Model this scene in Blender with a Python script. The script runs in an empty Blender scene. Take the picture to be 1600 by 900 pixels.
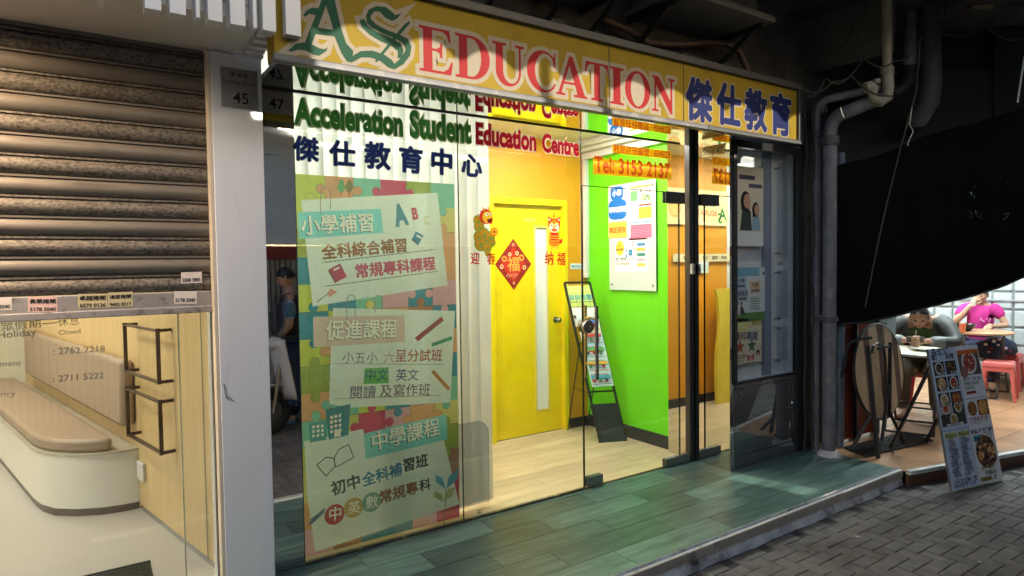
import bpy, bmesh, math, random
from mathutils import Vector, Matrix
random.seed(7)
scene = bpy.context.scene
COL = scene.collection
PI = math.pi

# ------------------------------------------------------------------ camera
CAM = Vector((0.0, 0.0, 1.6))
F_PX, ROLL, PITCH, YAW = 1000.0, 0.0138, -math.atan(0.037), math.radians(33.9)
FWD = Vector((math.sin(YAW) * math.cos(PITCH), math.cos(YAW) * math.cos(PITCH), math.sin(PITCH)))
_r = FWD.cross(Vector((0, 0, 1))).normalized()
_u = _r.cross(FWD)
RIGHT = math.cos(ROLL) * _r - math.sin(ROLL) * _u
UP = math.sin(ROLL) * _r + math.cos(ROLL) * _u
cd = bpy.data.cameras.new("camera")
cd.sensor_width = 36.0
cd.lens = F_PX / 1600.0 * 36.0
cd.clip_start = 0.02
cd.clip_end = 500
cam = bpy.data.objects.new("camera", cd)
COL.objects.link(cam)
cam.matrix_world = Matrix(((RIGHT.x, UP.x, -FWD.x, CAM.x), (RIGHT.y, UP.y, -FWD.y, CAM.y),
                           (RIGHT.z, UP.z, -FWD.z, CAM.z), (0, 0, 0, 1)))
scene.camera = cam

# ------------------------------------------------------------------ sky, sun, exposure
SUN_EL, SUN_AZ = math.radians(11.6), math.radians(163.3)      # azimuth from +Y towards +X
world = bpy.data.worlds.new("World")
scene.world = world
world.use_nodes = True
wn = world.node_tree
sky = wn.nodes.new("ShaderNodeTexSky")
sky.sky_type = 'NISHITA'
sky.sun_disc = False
sky.sun_elevation = SUN_EL
sky.sun_rotation = SUN_AZ
sky.air_density = 1.0
sky.dust_density = 2.0
wn.links.new(sky.outputs[0], wn.nodes["Background"].inputs[0])
wn.nodes["Background"].inputs[1].default_value = 0.15
sl = bpy.data.lights.new("sun", 'SUN')
sl.energy = 3.0
sl.angle = math.radians(0.5)
sl.color = (1.0, 0.90, 0.75)
sun = bpy.data.objects.new("sun", sl)
COL.objects.link(sun)
sdir = Vector((math.sin(SUN_AZ) * math.cos(SUN_EL), math.cos(SUN_AZ) * math.cos(SUN_EL), math.sin(SUN_EL)))
sun.rotation_euler = sdir.to_track_quat('Z', 'Y').to_euler()
sun.location = (3, -6, 6)
vs = scene.view_settings
vs.view_transform = 'Standard'
vs.look = 'None'
vs.exposure = 1.7
vs.gamma = 1.0
vs.use_curve_mapping = False
scene.cycles.use_denoising = True
scene.cycles.max_bounces = 8
scene.cycles.transparent_max_bounces = 24
scene.cycles.caustics_reflective = False
scene.cycles.caustics_refractive = False
scene.cycles.sample_clamp_indirect = 6.0

LAMP_SHOP, LAMP_CLINIC, LAMP_DOWN, LAMP_EAT = 21.0, 13.5, 660.0, 30.0     # strength of the real lamps (their builders use it)

# ------------------------------------------------------------------ helpers: pixels of the 1600x900 photograph -> points in space
def ray(px, py):
    return FWD + RIGHT * ((px - 800) / F_PX) - UP * ((py - 450) / F_PX)
def at(px, py, axis, val):
    d = ray(px, py)
    return CAM + d * ((val - CAM[axis]) / d[axis])
def atp(px, py, p0, n):
    d = ray(px, py); n = Vector(n)
    return CAM + d * ((Vector(p0) - CAM).dot(n) / d.dot(n))
def dep(px, py, depth):
    return CAM + ray(px, py) * depth

# ------------------------------------------------------------------ materials
def lin(c):
    c = c / 255.0
    return c / 12.92 if c <= 0.04045 else ((c + 0.055) / 1.055) ** 2.4
def S(r, g, b):
    return (lin(r), lin(g), lin(b))
MATS = {}
def pm(name, rgb, rough=0.5, metal=0.0, spec=0.5, var=0.12, vscale=6.0, bump=0.0, bscale=60.0, trans=0.0, coat=0.0,
       dirt=None, dscale=9.0, dlevel=0.55, stretch=None, island=0.0, spots=None):
    """procedural principled material: base colour with noise variation, optional dirt colour, bump, translucency"""
    if name in MATS:
        return MATS[name]
    m = bpy.data.materials.new(name)
    m.use_nodes = True
    nt = m.node_tree
    N, L = nt.nodes, nt.links
    b = N["Principled BSDF"]
    b.inputs["Roughness"].default_value = rough
    b.inputs["Metallic"].default_value = metal
    b.inputs["Specular IOR Level"].default_value = spec
    b.inputs["Coat Weight"].default_value = coat
    tc = N.new("ShaderNodeTexCoord")
    vec = tc.outputs["Object"]
    if stretch:
        mp = N.new("ShaderNodeMapping")
        mp.inputs["Scale"].default_value = stretch
        L.new(vec, mp.inputs[0]); vec = mp.outputs[0]
    no = N.new("ShaderNodeTexNoise")
    no.inputs["Scale"].default_value = vscale
    no.inputs["Detail"].default_value = 6
    L.new(vec, no.inputs["Vector"])
    mr = N.new("ShaderNodeMapRange")
    mr.inputs[1].default_value = 0.25; mr.inputs[2].default_value = 0.75
    mr.inputs[3].default_value = 1 - var; mr.inputs[4].default_value = 1 + var
    L.new(no.outputs[0], mr.inputs[0])
    mul = N.new("ShaderNodeMix"); mul.data_type = 'RGBA'; mul.blend_type = 'MULTIPLY'
    mul.inputs[0].default_value = 1.0
    mul.inputs[6].default_value = (*rgb, 1)
    L.new(mr.outputs[0], mul.inputs[7])
    out = mul.outputs[2]
    if island:
        ge = N.new("ShaderNodeNewGeometry")
        m2 = N.new("ShaderNodeMapRange")
        m2.inputs[3].default_value = 1 - island; m2.inputs[4].default_value = 1 + island
        L.new(ge.outputs["Random Per Island"], m2.inputs[0])
        mm = N.new("ShaderNodeMix"); mm.data_type = 'RGBA'; mm.blend_type = 'MULTIPLY'; mm.inputs[0].default_value = 1
        L.new(out, mm.inputs[6]); L.new(m2.outputs[0], mm.inputs[7]); out = mm.outputs[2]
    if dirt:
        n2 = N.new("ShaderNodeTexNoise"); n2.inputs["Scale"].default_value = dscale; n2.inputs["Detail"].default_value = 9
        n2.inputs["Roughness"].default_value = 0.65
        L.new(vec, n2.inputs["Vector"])
        cr = N.new("ShaderNodeValToRGB")
        cr.color_ramp.elements[0].position = dlevel - 0.09; cr.color_ramp.elements[1].position = dlevel + 0.09
        cr.color_ramp.elements[0].color = (0, 0, 0, 1); cr.color_ramp.elements[1].color = (1, 1, 1, 1)
        L.new(n2.outputs[0], cr.inputs[0])
        md = N.new("ShaderNodeMix"); md.data_type = 'RGBA'
        L.new(cr.outputs[0], md.inputs[0]); L.new(out, md.inputs[6]); md.inputs[7].default_value = (*dirt, 1)
        out = md.outputs[2]
    if spots:                                          # trodden gum and drips: small round marks scattered over the surface
        vo = N.new("ShaderNodeTexVoronoi"); vo.inputs["Scale"].default_value = spots[0]; L.new(tc.outputs["Object"], vo.inputs["Vector"])
        rs = N.new("ShaderNodeSeparateColor"); L.new(vo.outputs["Color"], rs.inputs[0])
        th = N.new("ShaderNodeMath"); th.operation = 'MULTIPLY'; th.inputs[1].default_value = spots[1]; L.new(rs.outputs[0], th.inputs[0])
        lt = N.new("ShaderNodeMath"); lt.operation = 'LESS_THAN'; L.new(vo.outputs["Distance"], lt.inputs[0]); L.new(th.outputs[0], lt.inputs[1])
        ms = N.new("ShaderNodeMix"); ms.data_type = 'RGBA'; L.new(lt.outputs[0], ms.inputs[0]); L.new(out, ms.inputs[6]); ms.inputs[7].default_value = (*spots[2], 1)
        out = ms.outputs[2]
    L.new(out, b.inputs["Base Color"])
    if bump:
        n3 = N.new("ShaderNodeTexNoise"); n3.inputs["Scale"].default_value = bscale; n3.inputs["Detail"].default_value = 5
        L.new(vec, n3.inputs["Vector"])
        bp = N.new("ShaderNodeBump"); bp.inputs["Strength"].default_value = bump; bp.inputs["Distance"].default_value = 0.01
        L.new(n3.outputs[0], bp.inputs["Height"]); L.new(bp.outputs[0], b.inputs["Normal"])
    if trans:
        t = N.new("ShaderNodeBsdfTranslucent"); L.new(out, t.inputs[0])
        mx = N.new("ShaderNodeMixShader"); mx.inputs[0].default_value = trans
        L.new(b.outputs[0], mx.inputs[1]); L.new(t.outputs[0], mx.inputs[2])
        L.new(mx.outputs[0], N["Material Output"].inputs[0])
    MATS[name] = m
    return m
def ink(rgb, trans=0.0, rough=0.6, see=0.0):
    """flat printed colour (sRGB triple); trans = share of light scattered through, see = share seen straight through"""
    if see:
        key = "film_%d_%d_%d" % rgb
        if key in MATS: return MATS[key]
        m = pm(key, S(*rgb), rough, var=0.05, vscale=30, trans=trans, spec=0.25)
        N, L = m.node_tree.nodes, m.node_tree.links; o_ = N["Material Output"]; s_ = o_.inputs[0].links[0].from_socket
        t_ = N.new("ShaderNodeBsdfTransparent"); mx = N.new("ShaderNodeMixShader"); mx.inputs[0].default_value = see
        L.new(s_, mx.inputs[1]); L.new(t_.outputs[0], mx.inputs[2]); L.new(mx.outputs[0], o_.inputs[0])
        return m
    return pm("ink_%d_%d_%d_%d" % (*rgb, int(trans * 100)), S(*rgb), rough, var=0.05, vscale=30, trans=trans, spec=0.25)
def glass_mat(name, tint=(1, 1, 1), ior=1.5, gloss=1.0):
    if name in MATS: return MATS[name]
    m = bpy.data.materials.new(name); m.use_nodes = True
    N, L = m.node_tree.nodes, m.node_tree.links
    N.remove(N["Principled BSDF"])
    t = N.new("ShaderNodeBsdfTransparent"); t.inputs[0].default_value = (*tint, 1)
    g = N.new("ShaderNodeBsdfGlossy"); g.inputs["Roughness"].default_value = 0.0
    g.inputs[0].default_value = (gloss, gloss, gloss, 1)
    ge = N.new("ShaderNodeNewGeometry")                # Schlick on the absolute angle, the same from both sides of a pane
    dt = N.new("ShaderNodeVectorMath"); dt.operation = 'DOT_PRODUCT'
    L.new(ge.outputs["Normal"], dt.inputs[0]); L.new(ge.outputs["Incoming"], dt.inputs[1])
    ab = N.new("ShaderNodeMath"); ab.operation = 'ABSOLUTE'; L.new(dt.outputs["Value"], ab.inputs[0])
    om = N.new("ShaderNodeMath"); om.operation = 'SUBTRACT'; om.inputs[0].default_value = 1; L.new(ab.outputs[0], om.inputs[1])
    pw = N.new("ShaderNodeMath"); pw.operation = 'POWER'; pw.inputs[1].default_value = 5; L.new(om.outputs[0], pw.inputs[0])
    f0 = ((ior - 1) / (ior + 1)) ** 2
    fr = N.new("ShaderNodeMath"); fr.operation = 'MULTIPLY_ADD'; fr.inputs[1].default_value = 1 - f0; fr.inputs[2].default_value = f0
    L.new(pw.outputs[0], fr.inputs[0])
    mx = N.new("ShaderNodeMixShader")
    L.new(fr.outputs[0], mx.inputs[0]); L.new(t.outputs[0], mx.inputs[1]); L.new(g.outputs[0], mx.inputs[2])
    L.new(mx.outputs[0], N["Material Output"].inputs[0])
    MATS[name] = m
    return m
def film_mat(name, rgb, opacity):
    if name in MATS: return MATS[name]
    m = bpy.data.materials.new(name); m.use_nodes = True
    N, L = m.node_tree.nodes, m.node_tree.links
    b = N["Principled BSDF"]; b.inputs["Base Color"].default_value = (*rgb, 1); b.inputs["Roughness"].default_value = 0.4
    t = N.new("ShaderNodeBsdfTransparent")
    mx = N.new("ShaderNodeMixShader"); mx.inputs[0].default_value = opacity
    L.new(t.outputs[0], mx.inputs[1]); L.new(b.outputs[0], mx.inputs[2]); L.new(mx.outputs[0], N["Material Output"].inputs[0])
    MATS[name] = m
    return m
def lamp_mat(name, rgb, strength):
    if name in MATS: return MATS[name]
    m = bpy.data.materials.new(name); m.use_nodes = True
    N, L = m.node_tree.nodes, m.node_tree.links
    e = N.new("ShaderNodeEmission"); e.inputs[0].default_value = (*rgb, 1); e.inputs[1].default_value = strength
    L.new(e.outputs[0], N["Material Output"].inputs[0])
    MATS[name] = m
    return m
def wood_mat(name, rgb, rgb2, stretch, scale=3.0, rough=0.45, island=0.15, bump=0.05, grime=0.05):
    """grain: stretched noise between two browns, each island a little different"""
    if name in MATS: return MATS[name]
    m = bpy.data.materials.new(name); m.use_nodes = True
    N, L = m.node_tree.nodes, m.node_tree.links
    b = N["Principled BSDF"]; b.inputs["Roughness"].default_value = rough
    tc = N.new("ShaderNodeTexCoord"); ge = N.new("ShaderNodeNewGeometry")
    mp = N.new("ShaderNodeMapping"); mp.inputs["Scale"].default_value = stretch
    L.new(tc.outputs["Object"], mp.inputs[0])
    ad = N.new("ShaderNodeVectorMath"); ad.operation = 'ADD'
    sc = N.new("ShaderNodeMath"); sc.operation = 'MULTIPLY'; sc.inputs[1].default_value = 37.0
    L.new(ge.outputs["Random Per Island"], sc.inputs[0]); L.new(mp.outputs[0], ad.inputs[0]); L.new(sc.outputs[0], ad.inputs[1])
    no = N.new("ShaderNodeTexNoise"); no.inputs["Scale"].default_value = scale; no.inputs["Detail"].default_value = 8
    no.inputs["Distortion"].default_value = 0.6
    L.new(ad.outputs[0], no.inputs["Vector"])
    cr = N.new("ShaderNodeValToRGB")
    cr.color_ramp.elements[0].position = 0.3; cr.color_ramp.elements[1].position = 0.7
    cr.color_ramp.elements[0].color = (*rgb2, 1); cr.color_ramp.elements[1].color = (*rgb, 1)
    L.new(no.outputs[0], cr.inputs[0])
    m2 = N.new("ShaderNodeMapRange"); m2.inputs[3].default_value = 1 - island; m2.inputs[4].default_value = 1 + island
    L.new(ge.outputs["Random Per Island"], m2.inputs[0])
    mm = N.new("ShaderNodeMix"); mm.data_type = 'RGBA'; mm.blend_type = 'MULTIPLY'; mm.inputs[0].default_value = 1
    L.new(cr.outputs[0], mm.inputs[6]); L.new(m2.outputs[0], mm.inputs[7])
    n9 = N.new("ShaderNodeTexNoise"); n9.inputs["Scale"].default_value = 2.3; n9.inputs["Detail"].default_value = 7; L.new(tc.outputs["Object"], n9.inputs["Vector"])
    m9 = N.new("ShaderNodeMapRange"); m9.inputs[1].default_value = .35; m9.inputs[2].default_value = .7; m9.inputs[3].default_value = 1.06; m9.inputs[4].default_value = 1.06 - grime
    L.new(n9.outputs[0], m9.inputs[0])
    mg = N.new("ShaderNodeMix"); mg.data_type = 'RGBA'; mg.blend_type = 'MULTIPLY'; mg.inputs[0].default_value = 1
    L.new(mm.outputs[2], mg.inputs[6]); L.new(m9.outputs[0], mg.inputs[7])
    L.new(mg.outputs[2], b.inputs["Base Color"])
    bp = N.new("ShaderNodeBump"); bp.inputs["Strength"].default_value = bump; bp.inputs["Distance"].default_value = 0.01
    L.new(no.outputs[0], bp.inputs["Height"]); L.new(bp.outputs[0], b.inputs["Normal"])
    MATS[name] = m
    return m

# ------------------------------------------------------------------ objects, things, parts
WLOC = {}
def props(o, label=None, cat=None, group=None, kind=None):
    if label: o["label"] = label
    if cat: o["category"] = cat
    if group: o["group"] = group
    if kind: o["kind"] = kind
    return o
def thing(name, label, cat, loc=(0, 0, 0), group=None):
    o = bpy.data.objects.new(name, None)
    o.empty_display_size = 0.1
    COL.objects.link(o)
    o.location = loc
    WLOC[o.name] = Vector(loc)
    return props(o, label, cat, group)
class MB:
    def __init__(self):
        self.v, self.f, self.m = [], [], []
    def add(self, vs, fs, m=0):
        k = len(self.v)
        self.v += [tuple(p) for p in vs]
        self.f += [tuple(k + i for i in f) for f in fs]
        self.m += [m] * len(fs)
        return self
    def quad(self, a, b, c, d, m=0): return self.add([a, b, c, d], [(0, 1, 2, 3)], m)
    def poly(self, pts, m=0): return self.add(pts, [tuple(range(len(pts)))], m)
    def hexa(self, p, m=0):
        """8 points: bottom ring then top ring"""
        return self.add(p, [(3, 2, 1, 0), (4, 5, 6, 7), (0, 1, 5, 4), (1, 2, 6, 5), (2, 3, 7, 6), (3, 0, 4, 7)], m)
    def box(self, x0, x1, y0, y1, z0, z1, m=0):
        return self.hexa([(x0, y0, z0), (x1, y0, z0), (x1, y1, z0), (x0, y1, z0), (x0, y0, z1), (x1, y0, z1), (x1, y1, z1), (x0, y1, z1)], m)
    def prism(self, pts, vec, m=0):
        """closed ring of 3D points swept along vec"""
        n = len(pts); vec = Vector(vec)
        a = [Vector(p) for p in pts]; b = [p + vec for p in a]
        fs = [tuple(range(n))[::-1], tuple(range(n, 2 * n))] + [(i, (i + 1) % n, n + (i + 1) % n, n + i) for i in range(n)]
        return self.add(a + b, fs, m)
    def tube(self, pts, r, n=10, m=0, caps=True):
        pts = [Vector(p) for p in pts]
        rs = r if isinstance(r, (list, tuple)) else [r] * len(pts)
        vs, fs = [], []
        t0 = (pts[1] - pts[0]).normalized()
        ref = Vector((0, 0, 1)) if abs(t0.z) < 0.9 else Vector((1, 0, 0))
        u = t0.cross(ref).normalized()
        for i, p in enumerate(pts):
            t = (pts[min(i + 1, len(pts) - 1)] - pts[max(i - 1, 0)]).normalized()
            u = (u - t * u.dot(t)).normalized(); w = t.cross(u)
            for k in range(n):
                a = 2 * PI * k / n
                vs.append(p + (u * math.cos(a) + w * math.sin(a)) * rs[i])
        for i in range(len(pts) - 1):
            for k in range(n):
                fs.append((i * n + k, i * n + (k + 1) % n, (i + 1) * n + (k + 1) % n, (i + 1) * n + k))
        if caps:
            fs.append(tuple(range(n))[::-1]); fs.append(tuple(range((len(pts) - 1) * n, len(pts) * n)))
        return self.add(vs, fs, m)
    def bar(self, a, b, w, h, m=0, up=(0, 0, 1)):
        a, b = Vector(a), Vector(b); t = (b - a).normalized()
        upv = Vector(up)
        if abs(t.dot(upv)) > 0.98: upv = Vector((1, 0, 0))
        s = t.cross(upv).normalized() * w / 2; q = s.cross(t).normalized() * h / 2
        return self.hexa([a - s - q, a + s - q, b + s - q, b - s - q, a - s + q, a + s + q, b + s + q, b - s + q], m)
    def lathe(self, base, prof, n=20, m=0, axis=(0, 0, 1)):
        ax = Vector(axis).normalized()
        ref = Vector((1, 0, 0)) if abs(ax.x) < 0.9 else Vector((0, 1, 0))
        u = ax.cross(ref).normalized(); w = ax.cross(u); base = Vector(base)
        vs, fs = [], []
        for r, h in prof:
            for k in range(n):
                a = 2 * PI * k / n
                vs.append(base + ax * h + (u * math.cos(a) + w * math.sin(a)) * max(r, 1e-5))
        for i in range(len(prof) - 1):
            for k in range(n):
                fs.append((i * n + k, i * n + (k + 1) % n, (i + 1) * n + (k + 1) % n, (i + 1) * n + k))
        fs.append(tuple(range(n))[::-1]); fs.append(tuple(range((len(prof) - 1) * n, len(prof) * n)))
        return self.add(vs, fs, m)
    def ball(self, c, r, m=0, nu=14, nv=10):
        c = Vector(c); rx, ry, rz = r if isinstance(r, (tuple, list)) else (r, r, r)
        vs, fs = [], []
        for j in range(nv + 1):
            th = PI * j / nv
            for i in range(nu):
                ph = 2 * PI * i / nu
                vs.append(c + Vector((rx * math.sin(th) * math.cos(ph), ry * math.sin(th) * math.sin(ph), rz * math.cos(th))))
        for j in range(nv):
            for i in range(nu):
                fs.append((j * nu + i, (j + 1) * nu + i, (j + 1) * nu + (i + 1) % nu, j * nu + (i + 1) % nu))
        return self.add(vs, fs, m)
    def sheet(self, fn, nu, nv, m=0):
        vs = [fn(i / nu, j / nv) for j in range(nv + 1) for i in range(nu + 1)]
        fs = [(j * (nu + 1) + i, j * (nu + 1) + i + 1, (j + 1) * (nu + 1) + i + 1, (j + 1) * (nu + 1) + i) for j in range(nv) for i in range(nu)]
        return self.add(vs, fs, m)
    def build(self, name, mats, parent=None, smooth=False, bevel=0.0, loc=None, label=None, cat=None, group=None, kind=None, solid=0.0, subd=0):
        if not isinstance(mats, (list, tuple)): mats = [mats]
        if parent is not None:
            base = WLOC[parent.name]
        else:
            if loc is None:
                xs = [p[0] for p in self.v]; ys = [p[1] for p in self.v]; zs = [p[2] for p in self.v]
                loc = ((min(xs) + max(xs)) / 2, (min(ys) + max(ys)) / 2, min(zs))
            base = Vector(loc)
        me = bpy.data.meshes.new(name)
        me.from_pydata([(p[0] - base.x, p[1] - base.y, p[2] - base.z) for p in self.v], [], self.f)
        for mt in mats: me.materials.append(mt)
        if len(mats) > 1:
            me.polygons.foreach_set("material_index", self.m)
        bm = bmesh.new(); bm.from_mesh(me)
        if not getattr(self, 'flat', False):
            bmesh.ops.recalc_face_normals(bm, faces=bm.faces)
        bm.to_mesh(me); bm.free()
        if smooth:
            me.polygons.foreach_set("use_smooth", [True] * len(me.polygons))
            try: me.set_sharp_from_angle(angle=math.radians(40))
            except Exception: pass
        me.update()
        o = bpy.data.objects.new(name, me)
        COL.objects.link(o)
        if parent is not None:
            o.parent = parent
        else:
            o.location = base
        WLOC[o.name] = base
        if solid:
            md = o.modifiers.new("thickness", 'SOLIDIFY'); md.thickness = solid; md.offset = 0
        if bevel:
            md = o.modifiers.new("edges", 'BEVEL'); md.width = bevel; md.segments = 2; md.limit_method = 'ANGLE'
        if subd:
            md = o.modifiers.new("smooth", 'SUBSURF'); md.levels = subd; md.render_levels = subd
        return props(o, label, cat, group, kind)

# ------------------------------------------------------------------ lettering: glyph outlines -> filled meshes
GL = {}
def glyphs(s, bold=0.0, res=3):
    key = (s, bold)
    if key not in GL:
        c = bpy.data.curves.new("lettering", 'FONT'); c.body = s; c.resolution_u = res; c.offset = bold
        o = bpy.data.objects.new("lettering", c); COL.objects.link(o)
        dg = bpy.context.evaluated_depsgraph_get(); dg.update()
        ev = o.evaluated_get(dg); me = ev.to_mesh()
        GL[key] = ([tuple(v.co[:2]) for v in me.vertices], [tuple(p.vertices) for p in me.polygons])
        ev.to_mesh_clear()
        bpy.data.objects.remove(o); bpy.data.curves.remove(c)
    return GL[key]
def fill(contours, off=0.0):
    """closed 2D contours (holes by even-odd) -> filled faces, optionally fattened"""
    c = bpy.data.curves.new("shape", 'CURVE'); c.dimensions = '2D'; c.fill_mode = 'BOTH'; c.offset = off
    for ct in contours:
        sp = c.splines.new('POLY'); sp.points.add(len(ct) - 1); sp.use_cyclic_u = True
        for i, p in enumerate(ct): sp.points[i].co = (p[0], p[1], 0, 1)
    o = bpy.data.objects.new("shape", c); COL.objects.link(o)
    dg = bpy.context.evaluated_depsgraph_get(); dg.update()
    ev = o.evaluated_get(dg); me = ev.to_mesh()
    r = ([tuple(v.co[:2]) for v in me.vertices], [tuple(p.vertices) for p in me.polygons])
    ev.to_mesh_clear(); bpy.data.objects.remove(o); bpy.data.curves.remove(c)
    return r
class Art:
    """printed matter on a plane: O origin, U right, V up; layers are stacked 0.3 mm apart towards the reader"""
    def __init__(self, O, U, V, step=0.0003):
        self.O, self.U, self.V = Vector(O), Vector(U).normalized(), Vector(V).normalized()
        self.N = self.U.cross(self.V); self.step = step
        self.mb = MB(); self.mb.flat = True; self.mats = []
    def mi(self, m):
        if m not in self.mats: self.mats.append(m)
        return self.mats.index(m)
    def P(self, u, v, l): return self.O + self.U * u + self.V * v + self.N * (self.step * (l + 1))
    def uv(self, px, py):
        p = atp(px, py, self.O, self.N) - self.O
        return (p.dot(self.U), p.dot(self.V))
    def poly(self, pts, m, l=0):
        self.mb.poly([self.P(u, v, l) for u, v in pts], self.mi(m)); return self
    def pxpoly(self, pts, m, l=0): return self.poly([self.uv(*p) for p in pts], m, l)
    def rect(self, u0, v0, u1, v1, m, l=0): return self.poly([(u0, v0), (u1, v0), (u1, v1), (u0, v1)], m, l)
    def ring(self, u, v, r, w, m, l=0, n=18):
        P = [self.P(u + q * math.cos(2 * PI * k / n), v + q * math.sin(2 * PI * k / n), l) for q in (r - w, r) for k in range(n)]
        self.mb.add(P, [(k, (k + 1) % n, n + (k + 1) % n, n + k) for k in range(n)], self.mi(m)); return self
    def circ(self, u, v, r, m, l=0, n=20, ry=None):
        ry = ry or r
        return self.poly([(u + r * math.cos(2 * PI * k / n), v + ry * math.sin(2 * PI * k / n)) for k in range(n)], m, l)
    def line(self, a, b, w, m, l=0):
        dx, dy = b[0] - a[0], b[1] - a[1]; d = math.hypot(dx, dy) or 1
        nx, ny = -dy / d * w / 2, dx / d * w / 2
        return self.poly([(a[0] + nx, a[1] + ny), (a[0] - nx, a[1] - ny), (b[0] - nx, b[1] - ny), (b[0] + nx, b[1] + ny)], m, l)
    def shape(self, contours, m, l=0, off=0.0):
        vs, fs = fill(contours, off)
        self.mb.add([self.P(u, v, l) for u, v in vs], fs, self.mi(m)); return self
    def text(self, s, u, v, size, m, l=0, bold=0.0, rot=0.0, xs=1.0, align='l'):
        if bold and any(ord(ch) > 0x2e80 for ch in s):  # dense characters: thicken with displaced copies
            n = 6 if bold < .03 else 10
            for k in range(n):
                th = 2 * PI * k / n
                self.text(s, u + math.cos(th) * bold * size, v + math.sin(th) * bold * size, size, m, l + .09 * k, 0.0, rot, xs, align)
            return self
        vs, fs = glyphs(s, bold)
        if not vs: return self
        x0 = min(p[0] for p in vs); x1 = max(p[0] for p in vs)
        sh = {'l': -x0, 'c': -(x0 + x1) / 2, 'r': -x1}[align]
        c, sn = math.cos(rot), math.sin(rot)
        out = []
        for x, y in vs:
            a, b = (x + sh) * size * xs, y * size
            out.append(self.P(u + a * c - b * sn, v + a * sn + b * c, l))
        self.mb.add(out, fs, self.mi(m)); return self
    def fit(self, s, a, b, m, l=0, bold=0.0, ys=1.0, px=True):
        """text whose baseline runs from a to b (pixels, or plane coordinates)"""
        if px: a, b = self.uv(*a), self.uv(*b)
        vs, fs = glyphs(s, 0.0 if any(ord(ch) > 0x2e80 for ch in s) else bold)
        x0 = min(p[0] for p in vs); x1 = max(p[0] for p in vs)
        w = math.hypot(b[0] - a[0], b[1] - a[1]); size = w / (x1 - x0)
        return self.text(s, a[0], a[1], size * ys, m, l, bold, math.atan2(b[1] - a[1], b[0] - a[0]), 1.0 / ys)
    def build(self, name, parent=None, **k):
        return self.mb.build(name, self.mats, parent, **k)

class FlatArt(Art):
    """shapes and letters are cut against each other so that only the topmost print remains: one thin film, nothing stacked"""
    def __init__(self, *a, cell=.002, **k):
        super().__init__(*a, **k); self.todo = []; self.cell = cell
    def poly(self, pts, m, l=0):
        self.todo.append((l, len(self.todo), [tuple(p) for p in pts], m)); return self
    def ring(self, u, v, r, w, m, l=0, n=18):
        for k in range(n):
            a, b = 2 * PI * k / n, 2 * PI * (k + 1) / n
            self.poly([(u + q * math.cos(t), v + q * math.sin(t)) for q, t in ((r, a), (r, b), (r - w, b), (r - w, a))], m, l)
        return self
    def text(self, s, u, v, size, m, l=0, bold=0.0, rot=0.0, xs=1.0, align='l'):
        cjk = any(ord(ch) > 0x2e80 for ch in s)
        if bold and cjk:
            n = 6 if bold < .03 else 10
            for k in range(n):
                th = 2 * PI * k / n
                self.text(s, u + math.cos(th) * bold * size, v + math.sin(th) * bold * size, size, m, l, 0.0, rot, xs, align)
            return self
        vs, fs = glyphs(s, bold)
        x0 = min(p[0] for p in vs); x1 = max(p[0] for p in vs)
        sh = {'l': -x0, 'c': -(x0 + x1) / 2, 'r': -x1}[align]; c, sn = math.cos(rot), math.sin(rot); P_ = []
        for x, y in vs:
            a, b = (x + sh) * size * xs, y * size; P_.append((u + a * c - b * sn, v + a * sn + b * c))
        for f in fs: self.poly([P_[i] for i in f], m, l)
        return self
    def flush(self):
        import numpy as np
        T = sorted(self.todo, key=lambda q: (q[0], q[1])); c = self.cell
        us = [p[0] for q in T for p in q[2]]; vv = [p[1] for q in T for p in q[2]]
        u0, v0 = min(us), min(vv); nu, nv = int((max(us) - u0) / c) + 2, int((max(vv) - v0) / c) + 2
        G = np.full((nv, nu), -1, dtype=np.int32)
        for l, k, P_, m in T:
            a = [(p[0] - u0) / c for p in P_]; b = [(p[1] - v0) / c for p in P_]
            i0, i1, j0, j1 = max(0, int(min(a)) - 1), min(nu, int(max(a)) + 2), max(0, int(min(b)) - 1), min(nv, int(max(b)) + 2)
            X_, Y_ = np.meshgrid(np.arange(i0, i1) + .5, np.arange(j0, j1) + .5); h = np.zeros(X_.shape, bool); n = len(a)
            for i in range(n):
                x0, y0, x1, y1 = a[i], b[i], a[(i + 1) % n], b[(i + 1) % n]
                if y0 == y1: continue
                h ^= ((y0 > Y_) != (y1 > Y_)) & (X_ < (x1 - x0) * (Y_ - y0) / (y1 - y0) + x0)
            G[j0:j1, i0:i1][h] = self.mi(m)
        open_ = {}
        def emit(i, e, m, j0, j1):
            self.mb.poly([self.P(u0 + i * c, v0 + j0 * c, 0), self.P(u0 + e * c, v0 + j0 * c, 0), self.P(u0 + e * c, v0 + j1 * c, 0), self.P(u0 + i * c, v0 + j1 * c, 0)], m)
        for j in range(nv + 1):
            runs = {}
            if j < nv:
                row = G[j]; cut = np.flatnonzero(np.diff(row)) + 1; st = [0] + cut.tolist(); en = cut.tolist() + [nu]
                for i, e in zip(st, en):
                    if row[i] >= 0: runs[(i, e, int(row[i]))] = j
            for key, j0 in list(open_.items()):
                if key in runs: runs[key] = j0
                else: emit(*key, j0, j)
            open_ = runs
        self.todo = []
        return self
    def build(self, name, parent=None, **k):
        if self.todo: self.flush()
        return super().build(name, parent, **k)

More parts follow.
